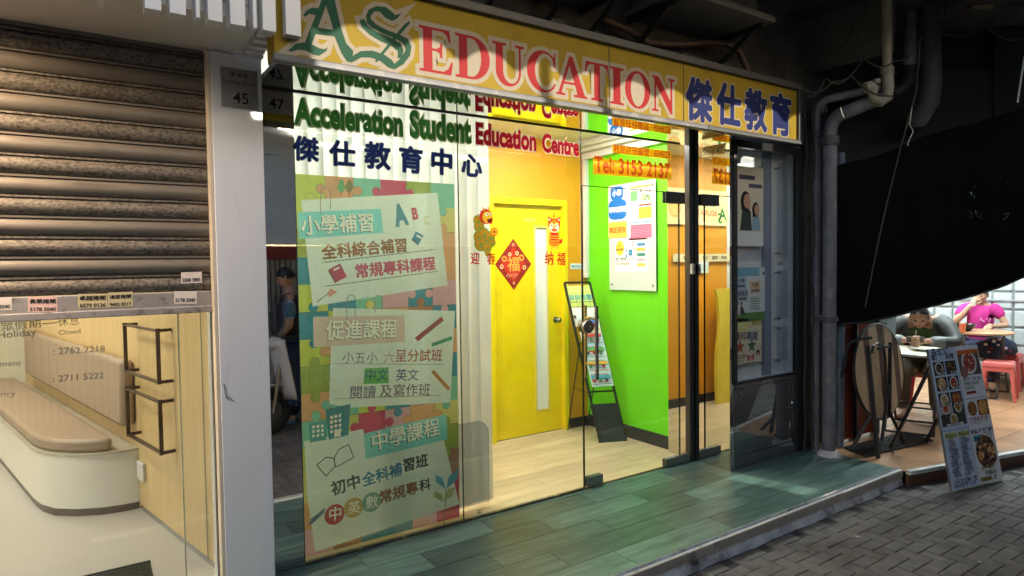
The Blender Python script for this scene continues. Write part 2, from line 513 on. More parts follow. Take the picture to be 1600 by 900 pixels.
# ================================================================== THE SETTING
X, Y, Z = 0, 1, 2
GZ = -0.11                                             # pavement level (platform top is 0)
white_paint = pm("white_paint", (0.72, 0.71, 0.69), 0.35, var=0.04)
dark_frame = pm("dark_frame", (0.02, 0.02, 0.022), 0.3, spec=0.6)
steel = pm("steel", (0.55, 0.55, 0.56), 0.25, metal=1.0, var=0.06)
steel_dark = pm("steel_dark", (0.30, 0.29, 0.28), 0.3, metal=1.0, var=0.1)
black_metal = pm("black_metal", (0.015, 0.015, 0.016), 0.4)
black_skirt = pm("black_skirt", (0.025, 0.026, 0.024), 0.45, var=0.3)
clear_glass = glass_mat("clear_glass", (0.94, 0.97, 0.95), 1.5)
brick_mat = pm("paver", (0.155, 0.145, 0.140), 0.8, var=0.3, vscale=9, bump=0.35, bscale=140, island=0.13, spots=(5.0, .11, (0.05, .047, .045)), dirt=(0.075, 0.07, 0.066), dscale=2.2, dlevel=0.58)
grout_mat = pm("paver_joint", (0.060, 0.055, 0.052), 0.95, var=0.3, vscale=20)

# pavement: joints sheet to the horizon, herringbone pavers where the photograph shows them
GG = GZ - 0.0065
mb = MB(); mb.quad((-60, -60, GG), (60, -60, GG), (60, 60, GG), (-60, 60, GG))
mb.build("ground", grout_mat, kind='structure')
mb = MB()
L_, W_, G_ = 0.17, 0.085, 0.004
def paver(x0, y0, x1, y1):
    cx, cy = (x0 + x1) / 2, (y0 + y1) / 2
    if cy + 0.05 > 2.37 or cx < -3.0 or cx > 9.5 or cy < -3.2: return
    if cx > 5.1 and cy > 2.28 - (cx - 5.13) * 0.228 - 0.1: return
    x0 += G_ / 2; y0 += G_ / 2; x1 -= G_ / 2; y1 -= G_ / 2
    dz = random.uniform(-0.0015, 0.0015); tx = random.uniform(-.0012, .0012); c = 0.003
    zb = GZ - 0.012
    top = [(x0 + c, y0 + c, GZ + dz + tx), (x1 - c, y0 + c, GZ + dz - tx), (x1 - c, y1 - c, GZ + dz - tx), (x0 + c, y1 - c, GZ + dz + tx)]
    mid = [(x0, y0, GZ + dz - c), (x1, y0, GZ + dz - c), (x1, y1, GZ + dz - c), (x0, y1, GZ + dz - c)]
    bot = [(x0, y0, zb), (x1, y0, zb), (x1, y1, zb), (x0, y1, zb)]
    mb.add(bot + mid + top, [(8, 9, 10, 11)] + [(i, (i + 1) % 4, 4 + (i + 1) % 4, 4 + i) for i in range(4)] + [(4 + i, 4 + (i + 1) % 4, 8 + (i + 1) % 4, 8 + i) for i in range(4)])
for j in range(-4, 68):                               # stack of stretcher pairs, 90 degree herringbone
    for i in range(-14, 62):
        bx = -3 + (i * 4 - j) * W_ ; by = -3.2 + j * W_
        if bx < -3.5 or bx > 9.6: continue
        paver(bx, by, bx + L_, by + W_)
        paver(bx + L_, by, bx + L_ + W_, by + L_)
mb.build("pavement", brick_mat, kind='structure')

# raised shop platform: concrete body, nosing tiles, plank tiles
conc = pm("rough_concrete", (0.74, 0.72, 0.74), 0.9, var=0.3, vscale=7, bump=0.6, bscale=40, dirt=(0.10, 0.09, 0.085), dscale=5, dlevel=0.62)
PX0, PX1, PY0 = 0.0, 5.12, 2.35
mb = MB()
def kerb_fn(u, v):
    x = PX0 + (PX1 - PX0) * u
    w = 0.004 * math.sin(x * 9.1) + 0.003 * math.sin(x * 23.7 + 1) + 0.002 * math.sin(x * 51)
    return (x, PY0 + 0.02 - 0.016 * (1 - v) + w * (1 - v) ** 2 - 0.02 * (1 - v), GZ - 0.012 + (0.065 - GZ - 0.035) * v)
mb.sheet(kerb_fn, 240, 6)
mb.box(PX0, PX1 - 0.01, PY0 + 0.035, 3.43, GZ - 0.012, -0.012)
mb.build("platform", conc, kind='structure', smooth=True)
plank = wood_mat("plank_tile", (0.145, 0.25, 0.225), (0.055, 0.108, 0.102), (1.0, 9, 1), 2.6, rough=0.36, island=0.38, bump=0.1, grime=.38)
mb = MB()
row_w, ln = 0.2, 0.80
y = PY0 + 0.05; r = 0
while y < 3.44:
    x = PX0 - ((r * 0.37) % 1) * ln
    while x < PX1:
        a, b = max(x, PX0) + 0.0016, min(x + ln, PX1) - 0.0016
        y1 = min(y + row_w, 3.438) - 0.0016
        if b > a + 0.01 and y1 > y + 0.005:
            # the display case stands on the tiles behind y = 3.08, x > 4.08
            mb.box(a, b, y + 0.0016, y1, -0.011, random.uniform(-0.0004, 0.0004))
        x += ln
    y += row_w; r += 1
mb.build("platform_tiles", plank, kind='structure')
nosing = pm("nosing_tile", (0.70, 0.73, 0.72), 0.45, var=0.15, vscale=4, dirt=(0.2, 0.2, 0.19), dscale=12, dlevel=0.66)
nosing2 = pm("nosing_face", (0.46, 0.40, 0.355), 0.5, var=0.15, vscale=5, dirt=(0.12, 0.1, 0.09), dscale=8, dlevel=0.64)
mb = MB()
for a, b in ((PX0, 1.55), (1.553, 3.02), (3.023, 4.30), (4.304, PX1)):
    j = 0.004 if a > 4 else 0
    mb.box(a, b, PY0 - j, PY0 + 0.048, -0.010, 0.002, 0)
    mb.box(a, b, PY0 - 0.008 - j, PY0 - j - 0.0005, -0.052, 0.001, 1)
mb.build("platform_edge", [nosing, nosing2], kind='structure', bevel=0.0015)

# floors inside the two shops and the eatery
vinyl = wood_mat("vinyl_floor", (0.62, 0.49, 0.32), (0.50, 0.37, 0.22), (1.5, 9, 1), 2.0, rough=0.35, island=0.12, bump=0.02, grime=.12)
mb = MB(); y = 3.46; r = 0
while y < 4.9:
    x = 0.78 - ((r * 0.41) % 1) * 0.9
    while x < 4.1:
        a, b = max(x, 0.78), min(x + 0.9, 4.105)
        if b > a: mb.box(a + .0006, b - .0006, y + .0006, min(y + 0.12, 4.86) - .0006, -0.02, 0.004)
        x += 0.9
    y += 0.12; r += 1
mb.build("tutoring_shop_floor", vinyl, kind='structure')
mb = MB(); mb.box(-4.0, 0.75, 3.30, 9.2, -0.10, 0.0)
mb.build("clinic_floor", pm("terrazzo", (0.50, 0.47, 0.44), 0.4, var=0.10, vscale=90, dirt=(0.33, 0.31, 0.30), dscale=3.0, dlevel=0.72), kind='structure')
eat_floor = pm("terracotta_tile", (0.47, 0.265, 0.14), 0.28, var=0.22, vscale=3, dirt=(.33, .19, .10), dscale=2.5, dlevel=.6)
mb = MB()
EA, EB, EC = (5.13, 2.30), (6.42, 1.995), (11.0, 0.95)
mb.prism([(EA[0], EA[1], -0.012), (EB[0], EB[1], -0.012), (EC[0], EC[1], -0.012), (11.0, 8.0, -0.012), (5.13, 8.0, -0.012)], (0, 0, 0.008))
mb.build("eatery_floor", eat_floor, kind='structure')
mb = MB()
for k in range(15):
    x = 5.45 + k * .4; ylo = max(2.31, 0) if x < 5.2 else 2.30 - (x - 5.13) * .236 + .03
    mb.quad((x, ylo, -.0008), (x + .005, ylo, -.0008), (x + .005, 7.9, -.0008), (x, 7.9, -.0008))
for k in range(16):
    y = 1.05 + k * .4; xlo = max(5.14, 5.13 + (2.30 - y) / .236 + .12)
    if xlo < 10.8: mb.quad((xlo, y, -.0004), (10.9, y, -.0004), (10.9, y + .005, -.0004), (xlo, y + .005, -.0004))
mb.build("eatery_floor_joints", pm("floor_joint", (.13, .085, .055), .8), kind='structure')
mb = MB()
ed = (Vector((EC[0], EC[1], 0)) - Vector((EA[0], EA[1], 0))).normalized(); en = Vector((ed.y, -ed.x, 0))
for k in range(9):                                     # red brown riser tiles and a pale nosing strip
    a = Vector((EA[0], EA[1], 0)) + ed * (0.68 * k + 0.002); b = a + ed * 0.676
    mb.hexa([a + Vector((0, 0, GZ - .01)), b + Vector((0, 0, GZ - .01)), b - en * .03 + Vector((0, 0, GZ - .01)), a - en * .03 + Vector((0, 0, GZ - .01)),
             a + Vector((0, 0, -.03)), b + Vector((0, 0, -.03)), b - en * .03 + Vector((0, 0, -.03)), a - en * .03 + Vector((0, 0, -.03))], 0)
    a2, b2 = a + en * .012, b + en * .012
    mb.hexa([a2 + Vector((0, 0, -.028)), b2 + Vector((0, 0, -.028)), b - en * .03 + Vector((0, 0, -.028)), a - en * .03 + Vector((0, 0, -.028)),
             a2 + Vector((0, 0, 0)), b2 + Vector((0, 0, 0)), b - en * .03 + Vector((0, 0, 0)), a - en * .03 + Vector((0, 0, 0))], 1)
mb.build("eatery_step", [pm("riser_tile", (0.16, 0.07, 0.04), 0.4, var=0.3), nosing], kind='structure')

# ================================================================== TUTORING SHOP: walls
def wall(name, label, mats, cat="wall", **k):
    return thing(name, label, cat)
orange = pm("orange_paint", (0.72, 0.315, 0.012), 0.5, var=0.10, vscale=1.6, bump=.06, bscale=120, dirt=(.52, .19, .01), dscale=2.4, dlevel=.66)
green = pm("green_paint", (0.145, 0.68, 0.0045), 0.5, var=0.09, vscale=1.6, bump=.06, bscale=120, dirt=(.10, .50, .006), dscale=2.2, dlevel=.67)
yellow = pm("yellow_paint", (0.86, 0.66, 0.004), 0.4, var=0.09, vscale=2, bump=.04, bscale=30, dirt=(.66, .46, .01), dscale=3.2, dlevel=.67)
BY = 4.80                                              # back wall face
t = thing("orange_wall", "orange painted back wall around the yellow door in the lit tutoring shop", "wall", (2.4, BY, 0))
mb = MB(); mb.box(1.85, 2.98, BY, BY + .1, 0, 2.76); mb.box(3.86, 4.112, BY, BY + .1, 0, 2.76); mb.box(2.981, 3.859, BY, BY + .1, 2.20, 2.76)
mb.build("wall_face", orange, t)
mb = MB(); mb.box(0.78, 1.849, BY, BY + .1, 0, 2.76); mb.build("white_face", white_paint, t)  # unseen end made white to keep orange bounce off the blinds
mb = MB(); mb.box(0.78, 2.975, BY - .012, BY - .001, 0.004, 0.10); mb.box(3.862, 4.09, BY - .012, BY - .001, 0.004, 0.10)
mb.build("skirting", black_skirt, t)
t = thing("green_wall", "bright lime green side wall of the tutoring shop with black skirting", "wall", (4.11, 4.2, 0))
mb = MB(); mb.box(4.11, 4.20, 3.70, BY - .001, 0, 2.65)
mb.build("wall_face", green, t)
mb = MB(); mb.box(4.095, 4.109, 3.69, BY - .014, 0.004, 0.115)
mb.build("skirting", black_skirt, t)
t = thing("party_wall", "plain cream wall hidden behind the blinds of the tutoring shop", "wall", (0.74, 4.2, 0))
mb = MB(); mb.box(0.70, 0.779, 3.47, BY + .1, 0, 2.9); mb.build("wall_face", pm("cream_paint", (0.72, 0.72, 0.68), .5), t)
t = thing("shop_ceiling", "white ceiling with stepped cornice seen above the lime green wall", "ceiling", (2.4, 4.2, 2.76))
mb = MB(); mb.box(0.78, 4.2, 3.46, BY + .1, 2.76, 2.84); mb.build("ceiling_panel", white_paint, t)
mb = MB()
for k, (w, z0, z1) in enumerate(((0.16, 2.70, 2.759), (0.11, 2.665, 2.699), (0.05, 2.60, 2.664))):
    mb.box(4.109 - w, 4.109, 3.70, BY - .001, z0, z1)
mb.build("cornice", white_paint, t, bevel=0.004)
t = thing("cable_trunking", "white vertical cable trunking in the corner between orange and green walls", "trunking", (4.09, 4.77, 0.9))
mb = MB(); mb.box(4.065, 4.108, 4.752, 4.797, 1.46, 2.60); mb.build("duct", white_paint, t, bevel=0.003)
# ceiling lamps of the shop (it glows from inside)
def ceiling_lamp(x, y, z, lx, ly, rgb, power, label, group):
    t = thing("ceiling_light", label, "ceiling light", (x, y, z), group)
    mb = MB(); mb.box(x - lx / 2 - .02, x + lx / 2 + .02, y - ly / 2 - .02, y + ly / 2 + .02, z + .012, z + .05); mb.build("housing", white_paint, t)
    mb = MB(); mb.box(x - lx / 2, x + lx / 2, y - ly / 2, y + ly / 2, z, z + .0115); mb.build("diffuser", lamp_mat("lamp_" + str(rgb) + str(power), rgb, power), t)
ceiling_lamp(3.15, 3.95, 2.735, 1.2, 0.22, (1.0, 0.96, 0.88), LAMP_SHOP, "bright ceiling lamp in front of the yellow door", None)
ceiling_lamp(1.55, 4.20, 2.70, 1.2, 0.22, (0.98, 1.0, 0.93), LAMP_SHOP * .72, "bright ceiling lamp behind the white blinds", None)

# yellow door
t = thing("yellow_door", "glossy yellow door with a tall frosted window slit in a yellow frame", "door", (3.42, BY, 0))
mb = MB()
mb.box(2.98, 3.03, BY - .02, BY + .08, 0.002, 2.20); mb.box(3.81, 3.86, BY - .02, BY + .08, 0.002, 2.20); mb.box(3.031, 3.809, BY - .02, BY + .08, 2.142, 2.20)
mb.build("frame", yellow, t, bevel=0.004)
mb = MB(); dy = BY + .03
for a, b, c, d in ((3.032, 3.50, .01, 2.14), (3.655, 3.808, .01, 2.14), (3.501, 3.654, .01, .225), (3.501, 3.654, 1.945, 2.14)):
    mb.box(a, b, dy, dy + .045, c, d)
mb.build("leaf", yellow, t)
mb = MB(); mb.box(3.501, 3.654, dy + .012, dy + .02, .226, 1.944)
mb.build("window_pane", pm("frosted_pane", (0.85, 0.85, 0.80), 0.3, var=.02), t)
mb = MB()
for a, b, c, d in ((3.495, 3.512, .215, 1.955), (3.643, 3.66, .215, 1.955), (3.5125, 3.6425, .215, .232), (3.5125, 3.6425, 1.938, 1.955)):
    mb.box(a, b, dy - .006, dy - .0005, c, d)
mb.build("window_bead", pm("bead", (0.75, 0.62, 0.15), .4), t)
mb = MB(); mb.lathe((3.742, dy, 1.066), [(0.0, .075), (.018, .074), (.027, .062), (.028, .05), (.02, .038), (.012, .03), (.012, .012), (.03, .008), (.032, 0)], 20, axis=(0, -1, 0))
mb.build("knob", steel_dark, t, smooth=True)
mb = MB(); mb.box(3.035, 3.805, dy - .002, dy + .04, 0.002, 0.0095); mb.build("threshold_gap", black_metal, t)

# red diamond greeting on the door
a = Art((3.265, dy - .001, 1.60), (1, 0, 0), (0, 0, 1))
red1, red2, gold, cream = ink((150, 38, 30)), ink((196, 52, 36)), ink((222, 168, 70)), ink((240, 214, 170))
a.poly([(0, -.235), (.20, 0), (0, .235), (-.20, 0)], red1, 0)
a.poly([(0, -.16), (.135, 0), (0, .16), (-.135, 0)], red2, 1)
a.text("福", 0.0, -.05, .14, gold, 3, .015, 0.0, 1, 'c')
for (u, v, r_) in ((-.10, .05, .028), (.09, .06, .03), (.04, .10, .02), (-.04, .09, .018), (-.13, -.02, .02), (.12, -.03, .02), (0, -.17, .012), (0, .18, .012)):
    a.circ(u, v, r_, gold if r_ > .021 else cream, 2, 10); a.circ(u, v, r_ * .55, red2, 3, 8)
for k in range(5): a.line((-.08 + k * .025, -.11 - .012 * (k % 2)), (-.06 + k * .025, -.085), .004, cream, 2)
a.build("door_greeting", label="red and gold paper diamond with a blessing character on the yellow door", cat="decoration")

# board with notices on the green wall
t = thing("notice_board", "white glass notice board with three notices on the lime green wall", "notice board", (4.10, 4.16, 1.35))
mb = MB(); mb.box(4.088, 4.094, 3.866, 4.45, 1.352, 2.312); mb.build("panel", pm("board_white", (.62, .68, .66), .15, var=.02), t)
for yy in (3.90, 4.42):
    for zz in (1.40, 2.27): mb = MB(); mb.lathe((4.109, yy, zz), [(.006, 0), (.006, .016), (.011, .0165), (.011, .026)], 12, axis=(-1, 0, 0)); mb.build("standoff", steel_dark, t)
wht = ink((226, 226, 226)); blu = ink((30, 110, 190)); orgy = ink((250, 190, 80)); redt = ink((205, 50, 40)); pnk = ink((235, 95, 130)); grn = ink((110, 190, 110))
yel = ink((245, 210, 70)); gry = ink((110, 115, 120)); blk = ink((30, 30, 32)); tealc = ink((70, 160, 170)); navy = ink((22, 34, 84))
def wallart(y_left, z0): return Art((4.086, y_left, z0), (0, -1, 0), (0, 0, 1))
a = wallart(4.455, 1.83)                               # enrolment poster
W1, H1 = .245, .475
a.rect(0, 0, W1, H1, wht, 0)
def blob(a, u0, v0, u1, v1, m, l):
    cu, cv = (u0 + u1) / 2, (v0 + v1) / 2; n = 26; pts = []
    for k in range(n):
        th = 2 * PI * k / n; c, s = math.cos(th), math.sin(th); e = 0.55
        pts.append((cu + (u1 - u0) / 2 * math.copysign(abs(c) ** e, c), cv + (v1 - v0) / 2 * math.copysign(abs(s) ** e, s)))
    a.poly(pts, m, l)
blob(a, .03, .345, .20, .47, blu, 1); blob(a, .002, .165, .242, .35, blu, 2)
a.text("小學", .115, .385, .062, wht, 3, .03, 0, 1, 'c'); a.text("專科課程", .122, .235, .058, wht, 4, .03, 0, 1, 'c')
a.rect(0.004, .0, W1 - .004, .145, orgy, 3); a.text("現正招生", .122, .05, .056, redt, 5, .02, 0, 1, 'c')
a.build("enrolment_poster", label="blue and orange enrolment poster at the upper left of the notice board", cat="poster")
a = wallart(4.195, 1.80)                               # timetable sheet
a.rect(0, 0, .30, .50, wht, 0)
a.rect(.03, .455, .28, .475, orgy, 1); a.rect(.03, .345, .115, .435, grn, 1)
for k in range(14): a.circ(.15 + random.random() * .12, .34 + random.random() * .1, random.uniform(.008, .02), random.choice([gry, ink((190, 180, 90)), ink((120, 150, 90))]), 1 + k % 3, 8)
for k in range(10): a.line((.03 + random.random() * .07, .19 + random.random() * .12), (.03 + random.random() * .08, .19 + random.random() * .12), .005, gry, 1)
a.rect(.13, .185, .285, .285, yel, 1); a.rect(.13, .295, .285, .31, redt, 1)
for k in range(5): a.rect(.14, .195 + k * .017, .275, .199 + k * .017, orgy, 2)
a.rect(.03, .15, .28, .16, tealc, 1); a.rect(.03, .015, .285, .135, pnk, 1)
for k in range(8): a.rect(.04, .025 + k * .0135, .275, .028 + k * .0135, ink((250, 170, 190)), 2)
a.build("timetable_sheet", label="sheet of timetables with yellow and pink tables at the upper right of the notice board", cat="poster")
a = wallart(4.37, 1.52)                                # flyer
a.rect(0, 0, .405, .30, ink((244, 246, 240)), 0)
n = 36
a.poly([(.065 + (.062 if k % 2 else .048) * math.cos(2 * PI * k / n), .215 + (.078 if k % 2 else .062) * math.sin(2 * PI * k / n)) for k in range(n)], yel, 1)
a.text("加入", .065, .225, .03, blk, 2, .01, 0, 1, 'c'); a.text("課後輔導", .065, .19, .026, blk, 2, .01, 0, 1, 'c')
a.text("傑仕教育", .008, .10, .036, navy, 1, .012); a.text("全方位補習課程", .008, .062, .026, redt, 1, .01)
for (u, v, s_, c) in ((.20, .17, .046, blu), (.165, .225, .03, tealc), (.23, .245, .03, pnk), (.15, .14, .022, blu), (.25, .2, .022, orgy), (.225, .115, .026, tealc), (.265, .155, .018, grn), (.19, .115, .02, orgy), (.15, .19, .018, blu)):
    a.rect(u - s_ / 2, v - s_ / 2 * 1.15, u + s_ / 2, v + s_ / 2 * 1.15, c, 1); a.rect(u - s_ / 3, v - s_ / 3, u + s_ / 3, v + s_ / 3, wht if c != blu else tealc, 2)
for k, c in enumerate((ink((60, 140, 190)), yel, ink((50, 140, 120)), ink((230, 190, 200)), yel)):
    blob(a, .28 - .01 * (k % 2), .225 - k * .045, .385, .255 - k * .045, c, 1)
    a.line((.295, .24 - k * .045), (.37, .24 - k * .045), .005, gry, 2)
a.line((.12, .06), (.20, .025), .004, blu, 1); a.line((.20, .025), (.28, .06), .004, blu, 1)
a.build("flyer", label="white flyer with a yellow starburst low on the notice board", cat="poster")

# small paper strip beside the corner and the brochure stand
a = Art((3.90, BY - .004, 1.545), (1, 0, 0), (0, 0, 1)); a.rect(0, 0, .175, .055, wht, 0); a.text("*請勿內進入*", .0875, .016, .027, blu, 1, .015, 0, 1, 'c')
a.build("paper_strip", label="narrow white paper strip with blue writing above the brochure stand", cat="notice")

# brochure stand: leaning black frame with pockets of brochures
t = thing("brochure_stand", "black leaning wire brochure stand beside the lime green wall", "brochure stand", (3.9, 4.25, 0.004))
bl, br = at(938, 692, Z, 0.004), at(978, 689, Z, 0.004)
back = Vector((-.10, .36, 1.42))
tl, tr = bl + back, br + back + Vector((0.0, 0, 0))
def SP(u, v, off=0.0):
    nrm = (br - bl).cross(back).normalized()
    return bl.lerp(br, u) + back * v + nrm * off * 1.0
if (br - bl).cross(back).y > 0: sgn = -1
else: sgn = 1
mb = MB()
mb.bar(SP(0, 0), SP(0, 1), .018, .018); mb.bar(SP(1, 0), SP(1, 1), .018, .018); mb.bar(SP(0, 1), SP(1, 1), .018, .018); mb.bar(SP(0, .31), SP(1, .31), .014, .014)
mb.bar(SP(0, .985), SP(-.02, .985), .01, .01)
for k in range(7):
    v = .36 + .085 * k
    mb.tube([SP(0, v), SP(.05, v, sgn * .05), SP(.95, v, sgn * .05), SP(1, v)], .003, 6)
for u in (.25, .5, .75): mb.tube([SP(u, .35, sgn * .05), SP(u, .93, sgn * .05)], .0016, 6)
mb.build("frame", black_metal, t)
mb = MB(); mb.hexa([SP(0.01, 0, -.004), SP(.99, 0, -.004), SP(.99, 0, .004), SP(.01, 0, .004), SP(0.01, .235, -.004), SP(.99, .235, -.004), SP(.99, .235, .004), SP(.01, .235, .004)])
mb.build("kick_panel", pm("dark_board", (.02, .024, .022), .6, var=.3), t)
foot = Vector((3.83, BY - .03, .004))
mb = MB(); mb.tube([SP(0.1, .62), foot], .006, 6); mb.tube([SP(.9, .62), foot + Vector((.22, -.03, 0))], .006, 6); mb.tube([foot.lerp(SP(.1, .62), .5), SP(0, .3)], .004, 6)
mb.build("prop_leg", black_metal, t)
su, sv = (br - bl).normalized(), back.normalized()
a = Art(SP(0, 0, sgn * .006), su, sv); wd, ht = (br - bl).length, back.length
a.rect(.012, .845 * ht, wd - .012, .98 * ht, ink((205, 225, 120)), 0); a.text("自由取閱", wd / 2, .89 * ht, .055, tealc, 1, .03, 0, 1, 'c')
a.rect(.012, .72 * ht, wd - .012, .84 * ht, ink((235, 235, 225)), 0)
for k in range(9): a.circ(.03 + k * (wd - .06) / 8, (.78 + .02 * (k % 2)) * ht, .018, [ink((90, 60, 50)), ink((230, 190, 160)), ink((60, 60, 66))][k % 3], 1 + k % 2, 9)
a.build("header_card", t)
a = Art(SP(0, 0, sgn * .054), su, sv, .0012)
shades = [ink((200, 225, 225)), ink((215, 230, 230)), ink((190, 220, 228)), ink((225, 228, 205)), ink((228, 232, 230))]
for k in range(5):
    v0 = (.34 + .085 * k) * ht
    a.rect(.02, v0, wd - .015, v0 + .16 * ht - .004 * k, shades[k], 4 - k)
    for q in range(5): a.rect(.03, v0 + .02 + q * .022, wd - .03 - .02 * (q % 3), v0 + .026 + q * .022, [gry, redt, tealc][(q + k) % 3], 9)
    a.rect(.03, v0 + .075, wd - .03, v0 + .105, [ink((90, 170, 190)), ink((230, 180, 70)), ink((110, 170, 90)), ink((200, 80, 80)), ink((80, 120, 190))][k], 10)
    for q in range(3): a.circ(.05 + q * .06, v0 + .055, .016, [ink((190, 60, 50)), ink((80, 130, 90)), ink((60, 70, 90))][(q + k) % 3], 9, 8)
a.build("brochures", t)

# ------------------------------------------------------------------ interior sign, banner, notice and partition that the steel return reflects
FY = BY - .03
t = thing("acrylic_sign", "cream acrylic name sign on the orange wall, seen mirrored in the steel return", "sign", (2.4, FY, 1.7))
MX = 4.05
def mir(px, py, yv):                                   # where a point seen in the mirror at x = MX really is
    p = at(px, py, Y, yv); return Vector((2 * MX - p.x, p.y, p.z))
q0, q1, q2 = mir(1138, 300, FY), mir(1050, 292, FY), mir(1138, 353, FY)
sx0, sx1, sz1, sz0 = q0.x, q1.x + .12, q0.z, q2.z
mb = MB(); mb.box(sx0, sx1, FY, FY + .012, sz0, sz1); mb.build("board", pm("cream_acrylic", (.80, .68, .33), .2, var=.03), t)
a = Art((sx0, FY - .001, sz0), (1, 0, 0), (0, 0, 1)); wS, hS = sx1 - sx0, sz1 - sz0
gA = ink((40, 130, 50))
a.text("A", .03, .18 * hS, .5 * hS, gA, 0, .02, -.1); a.text("S", .11, .08 * hS, .42 * hS, gA, 0, .02, -.1)
a.text("EDUCATION", .21, .28 * hS, .22 * hS, ink((215, 100, 50)), 0, .01); a.text("傑仕教育", .24, .55 * hS, .23 * hS, ink((60, 80, 130)), 0, .02, 0, 1.2)
a.circ(wS - .16, .45 * hS, .10, ink((228, 150, 90)), 0); a.circ(wS - .16, .45 * hS, .085, ink((222, 190, 110)), 1)
a.build("lettering", t)
b0, b1 = mir(1142, 398, FY), mir(1052, 402, FY); b2 = mir(1142, 408, FY)
t = thing("slogan_strip", "pale strip with small writing along the orange wall, seen mirrored", "strip", (2.4, FY, b2.z))
mb = MB(); mb.box(b0.x - .3, b1.x, FY, FY + .006, b2.z, b0.z + .01); mb.build("strip_face", ink((232, 220, 178)), t)
a = Art((b0.x - .3, FY - .001, b2.z), (1, 0, 0), (0, 0, 1))
for k, s_ in enumerate(("中文", "英文", "數學", "常識", "功課", "輔導", "小學")): a.text(s_, .06 + k * .16, .022, .05, ink((90, 80, 50)), 0, .01)
a.build("lettering", t)
c0, c1 = mir(1107, 409, FY), mir(1088, 427, FY)
a = Art((c0.x, FY, c1.z), (1, 0, 0), (0, 0, 1)); a.rect(0, 0, c1.x - c0.x, c0.z - c1.z, ink((225, 235, 230)), 0)
for k in range(3): a.rect(.02, .03 + k * .025, c1.x - c0.x - .02, .034 + k * .025, tealc, 1)
a.build("wall_notice", label="small white notice on the orange wall, seen mirrored", cat="notice")
t = thing("yellow_partition", "wavy edged yellow partition by the orange wall, seen mirrored", "partition", (2.0, 4.6, 0.004))
e = [mir(px, py, 4.62) for px, py in ((1119, 452), (1123, 475), (1125, 500), (1124, 525), (1121, 550), (1120, 580), (1121, 610), (1122, 628))]
mb = MB(); ring = [(p.x, 4.62, p.z) for p in e]; ring[-1] = (ring[-1][0], 4.62, 0.004)
mb.prism([(1.45, 4.62, 0.004), (1.45, 4.62, ring[0][2])] + ring, (0, .04, 0)); mb.build("board", pm("pale_yellow", (.80, .60, .05), .4), t)
mb = MB()
for k in range(6): mb.box(1.62 + .03 * k, 1.88 + .02 * k, 4.58 + .004 * k, 4.68 + .004 * k, ring[0][2] + .006 * k, ring[0][2] + .006 * k + .005, k % 2)
mb.build("paper_stack", [ink((235, 230, 215)), ink((150, 190, 195))], label="loose stack of papers on top of the yellow partition", cat="papers")

# ================================================================== TUTORING SHOP: front
GY = 3.44                                              # glass plane
def pane(x0, x1, z0, z1, parent, y=GY, th=.010):
    mb = MB(); mb.box(x0, x1, y, y + th, z0, z1); return mb.build("pane", clear_glass, parent)
seal = pm("glass_edge", (.008, .02, .018), .2)
# --- left fixed pane with lettering and stickers
t = thing("shop_window", "tall fixed window pane with green, red and navy lettering in front of the white blinds", "window", (1.42, GY, 0))
pane(.95, 1.925, .012, 2.52, t)
mb = MB(); mb.box(1.926, 1.930, GY, GY + .010, .012, 2.52); mb.box(.946, .9495, GY, GY + .010, .012, 2.52); mb.build("edge_seal", seal, t)
mb = MB(); mb.box(.95, 2.905, GY - .006, GY + .020, 0.0015, .0115); mb.build("floor_channel", pm("channel", (.06, .05, .035), .5, dirt=(.3, .25, .12), dscale=15, dlevel=.6), t)
a = FlatArt((.95, GY - .0008, 0), (1, 0, 0), (0, 0, 1), cell=.0018)
LT = .85
dgreen, lgreen, dred, halo = ink((44, 92, 40), .6), ink((92, 150, 60), LT), ink((118, 14, 28), .6), ink((128, 132, 104), .6)
navyd = ink((26, 36, 92), .6); nhalo = ink((120, 130, 140), .7)
def halo_text(a, s, p0, p1, m, h, l, b=.02, hb=.055, ys=1.0):
    a.fit(s, p0, p1, h, l, hb, ys); a.fit(s, p0, p1, m, l + 3, b, ys)
halo_text(a, "Acceleration", (459, 192), (630, 211), dgreen, halo, 0, .04, .085, 1.55)
halo_text(a, "Student", (640, 212), (737, 222), dgreen, halo, 0, .04, .085, 1.55)
a.build("english_lettering", t); a = FlatArt((.95, GY - .0008, 0), (1, 0, 0), (0, 0, 1), cell=.0018)
for k, ch in enumerate("傑仕教育中心"):
    xs_ = ((459, 497), (516, 554), (571, 609), (625, 659), (675, 705), (722, 752))[k]
    yb = (246, 254, 258, 264, 267, 271)[k]
    a.fit(ch, (xs_[0], yb), (xs_[1], yb + 3.5), nhalo, 0, .055); a.fit(ch, (xs_[0], yb), (xs_[1], yb + 3.5), navyd, 3, .03)
a.build("lettering", t)
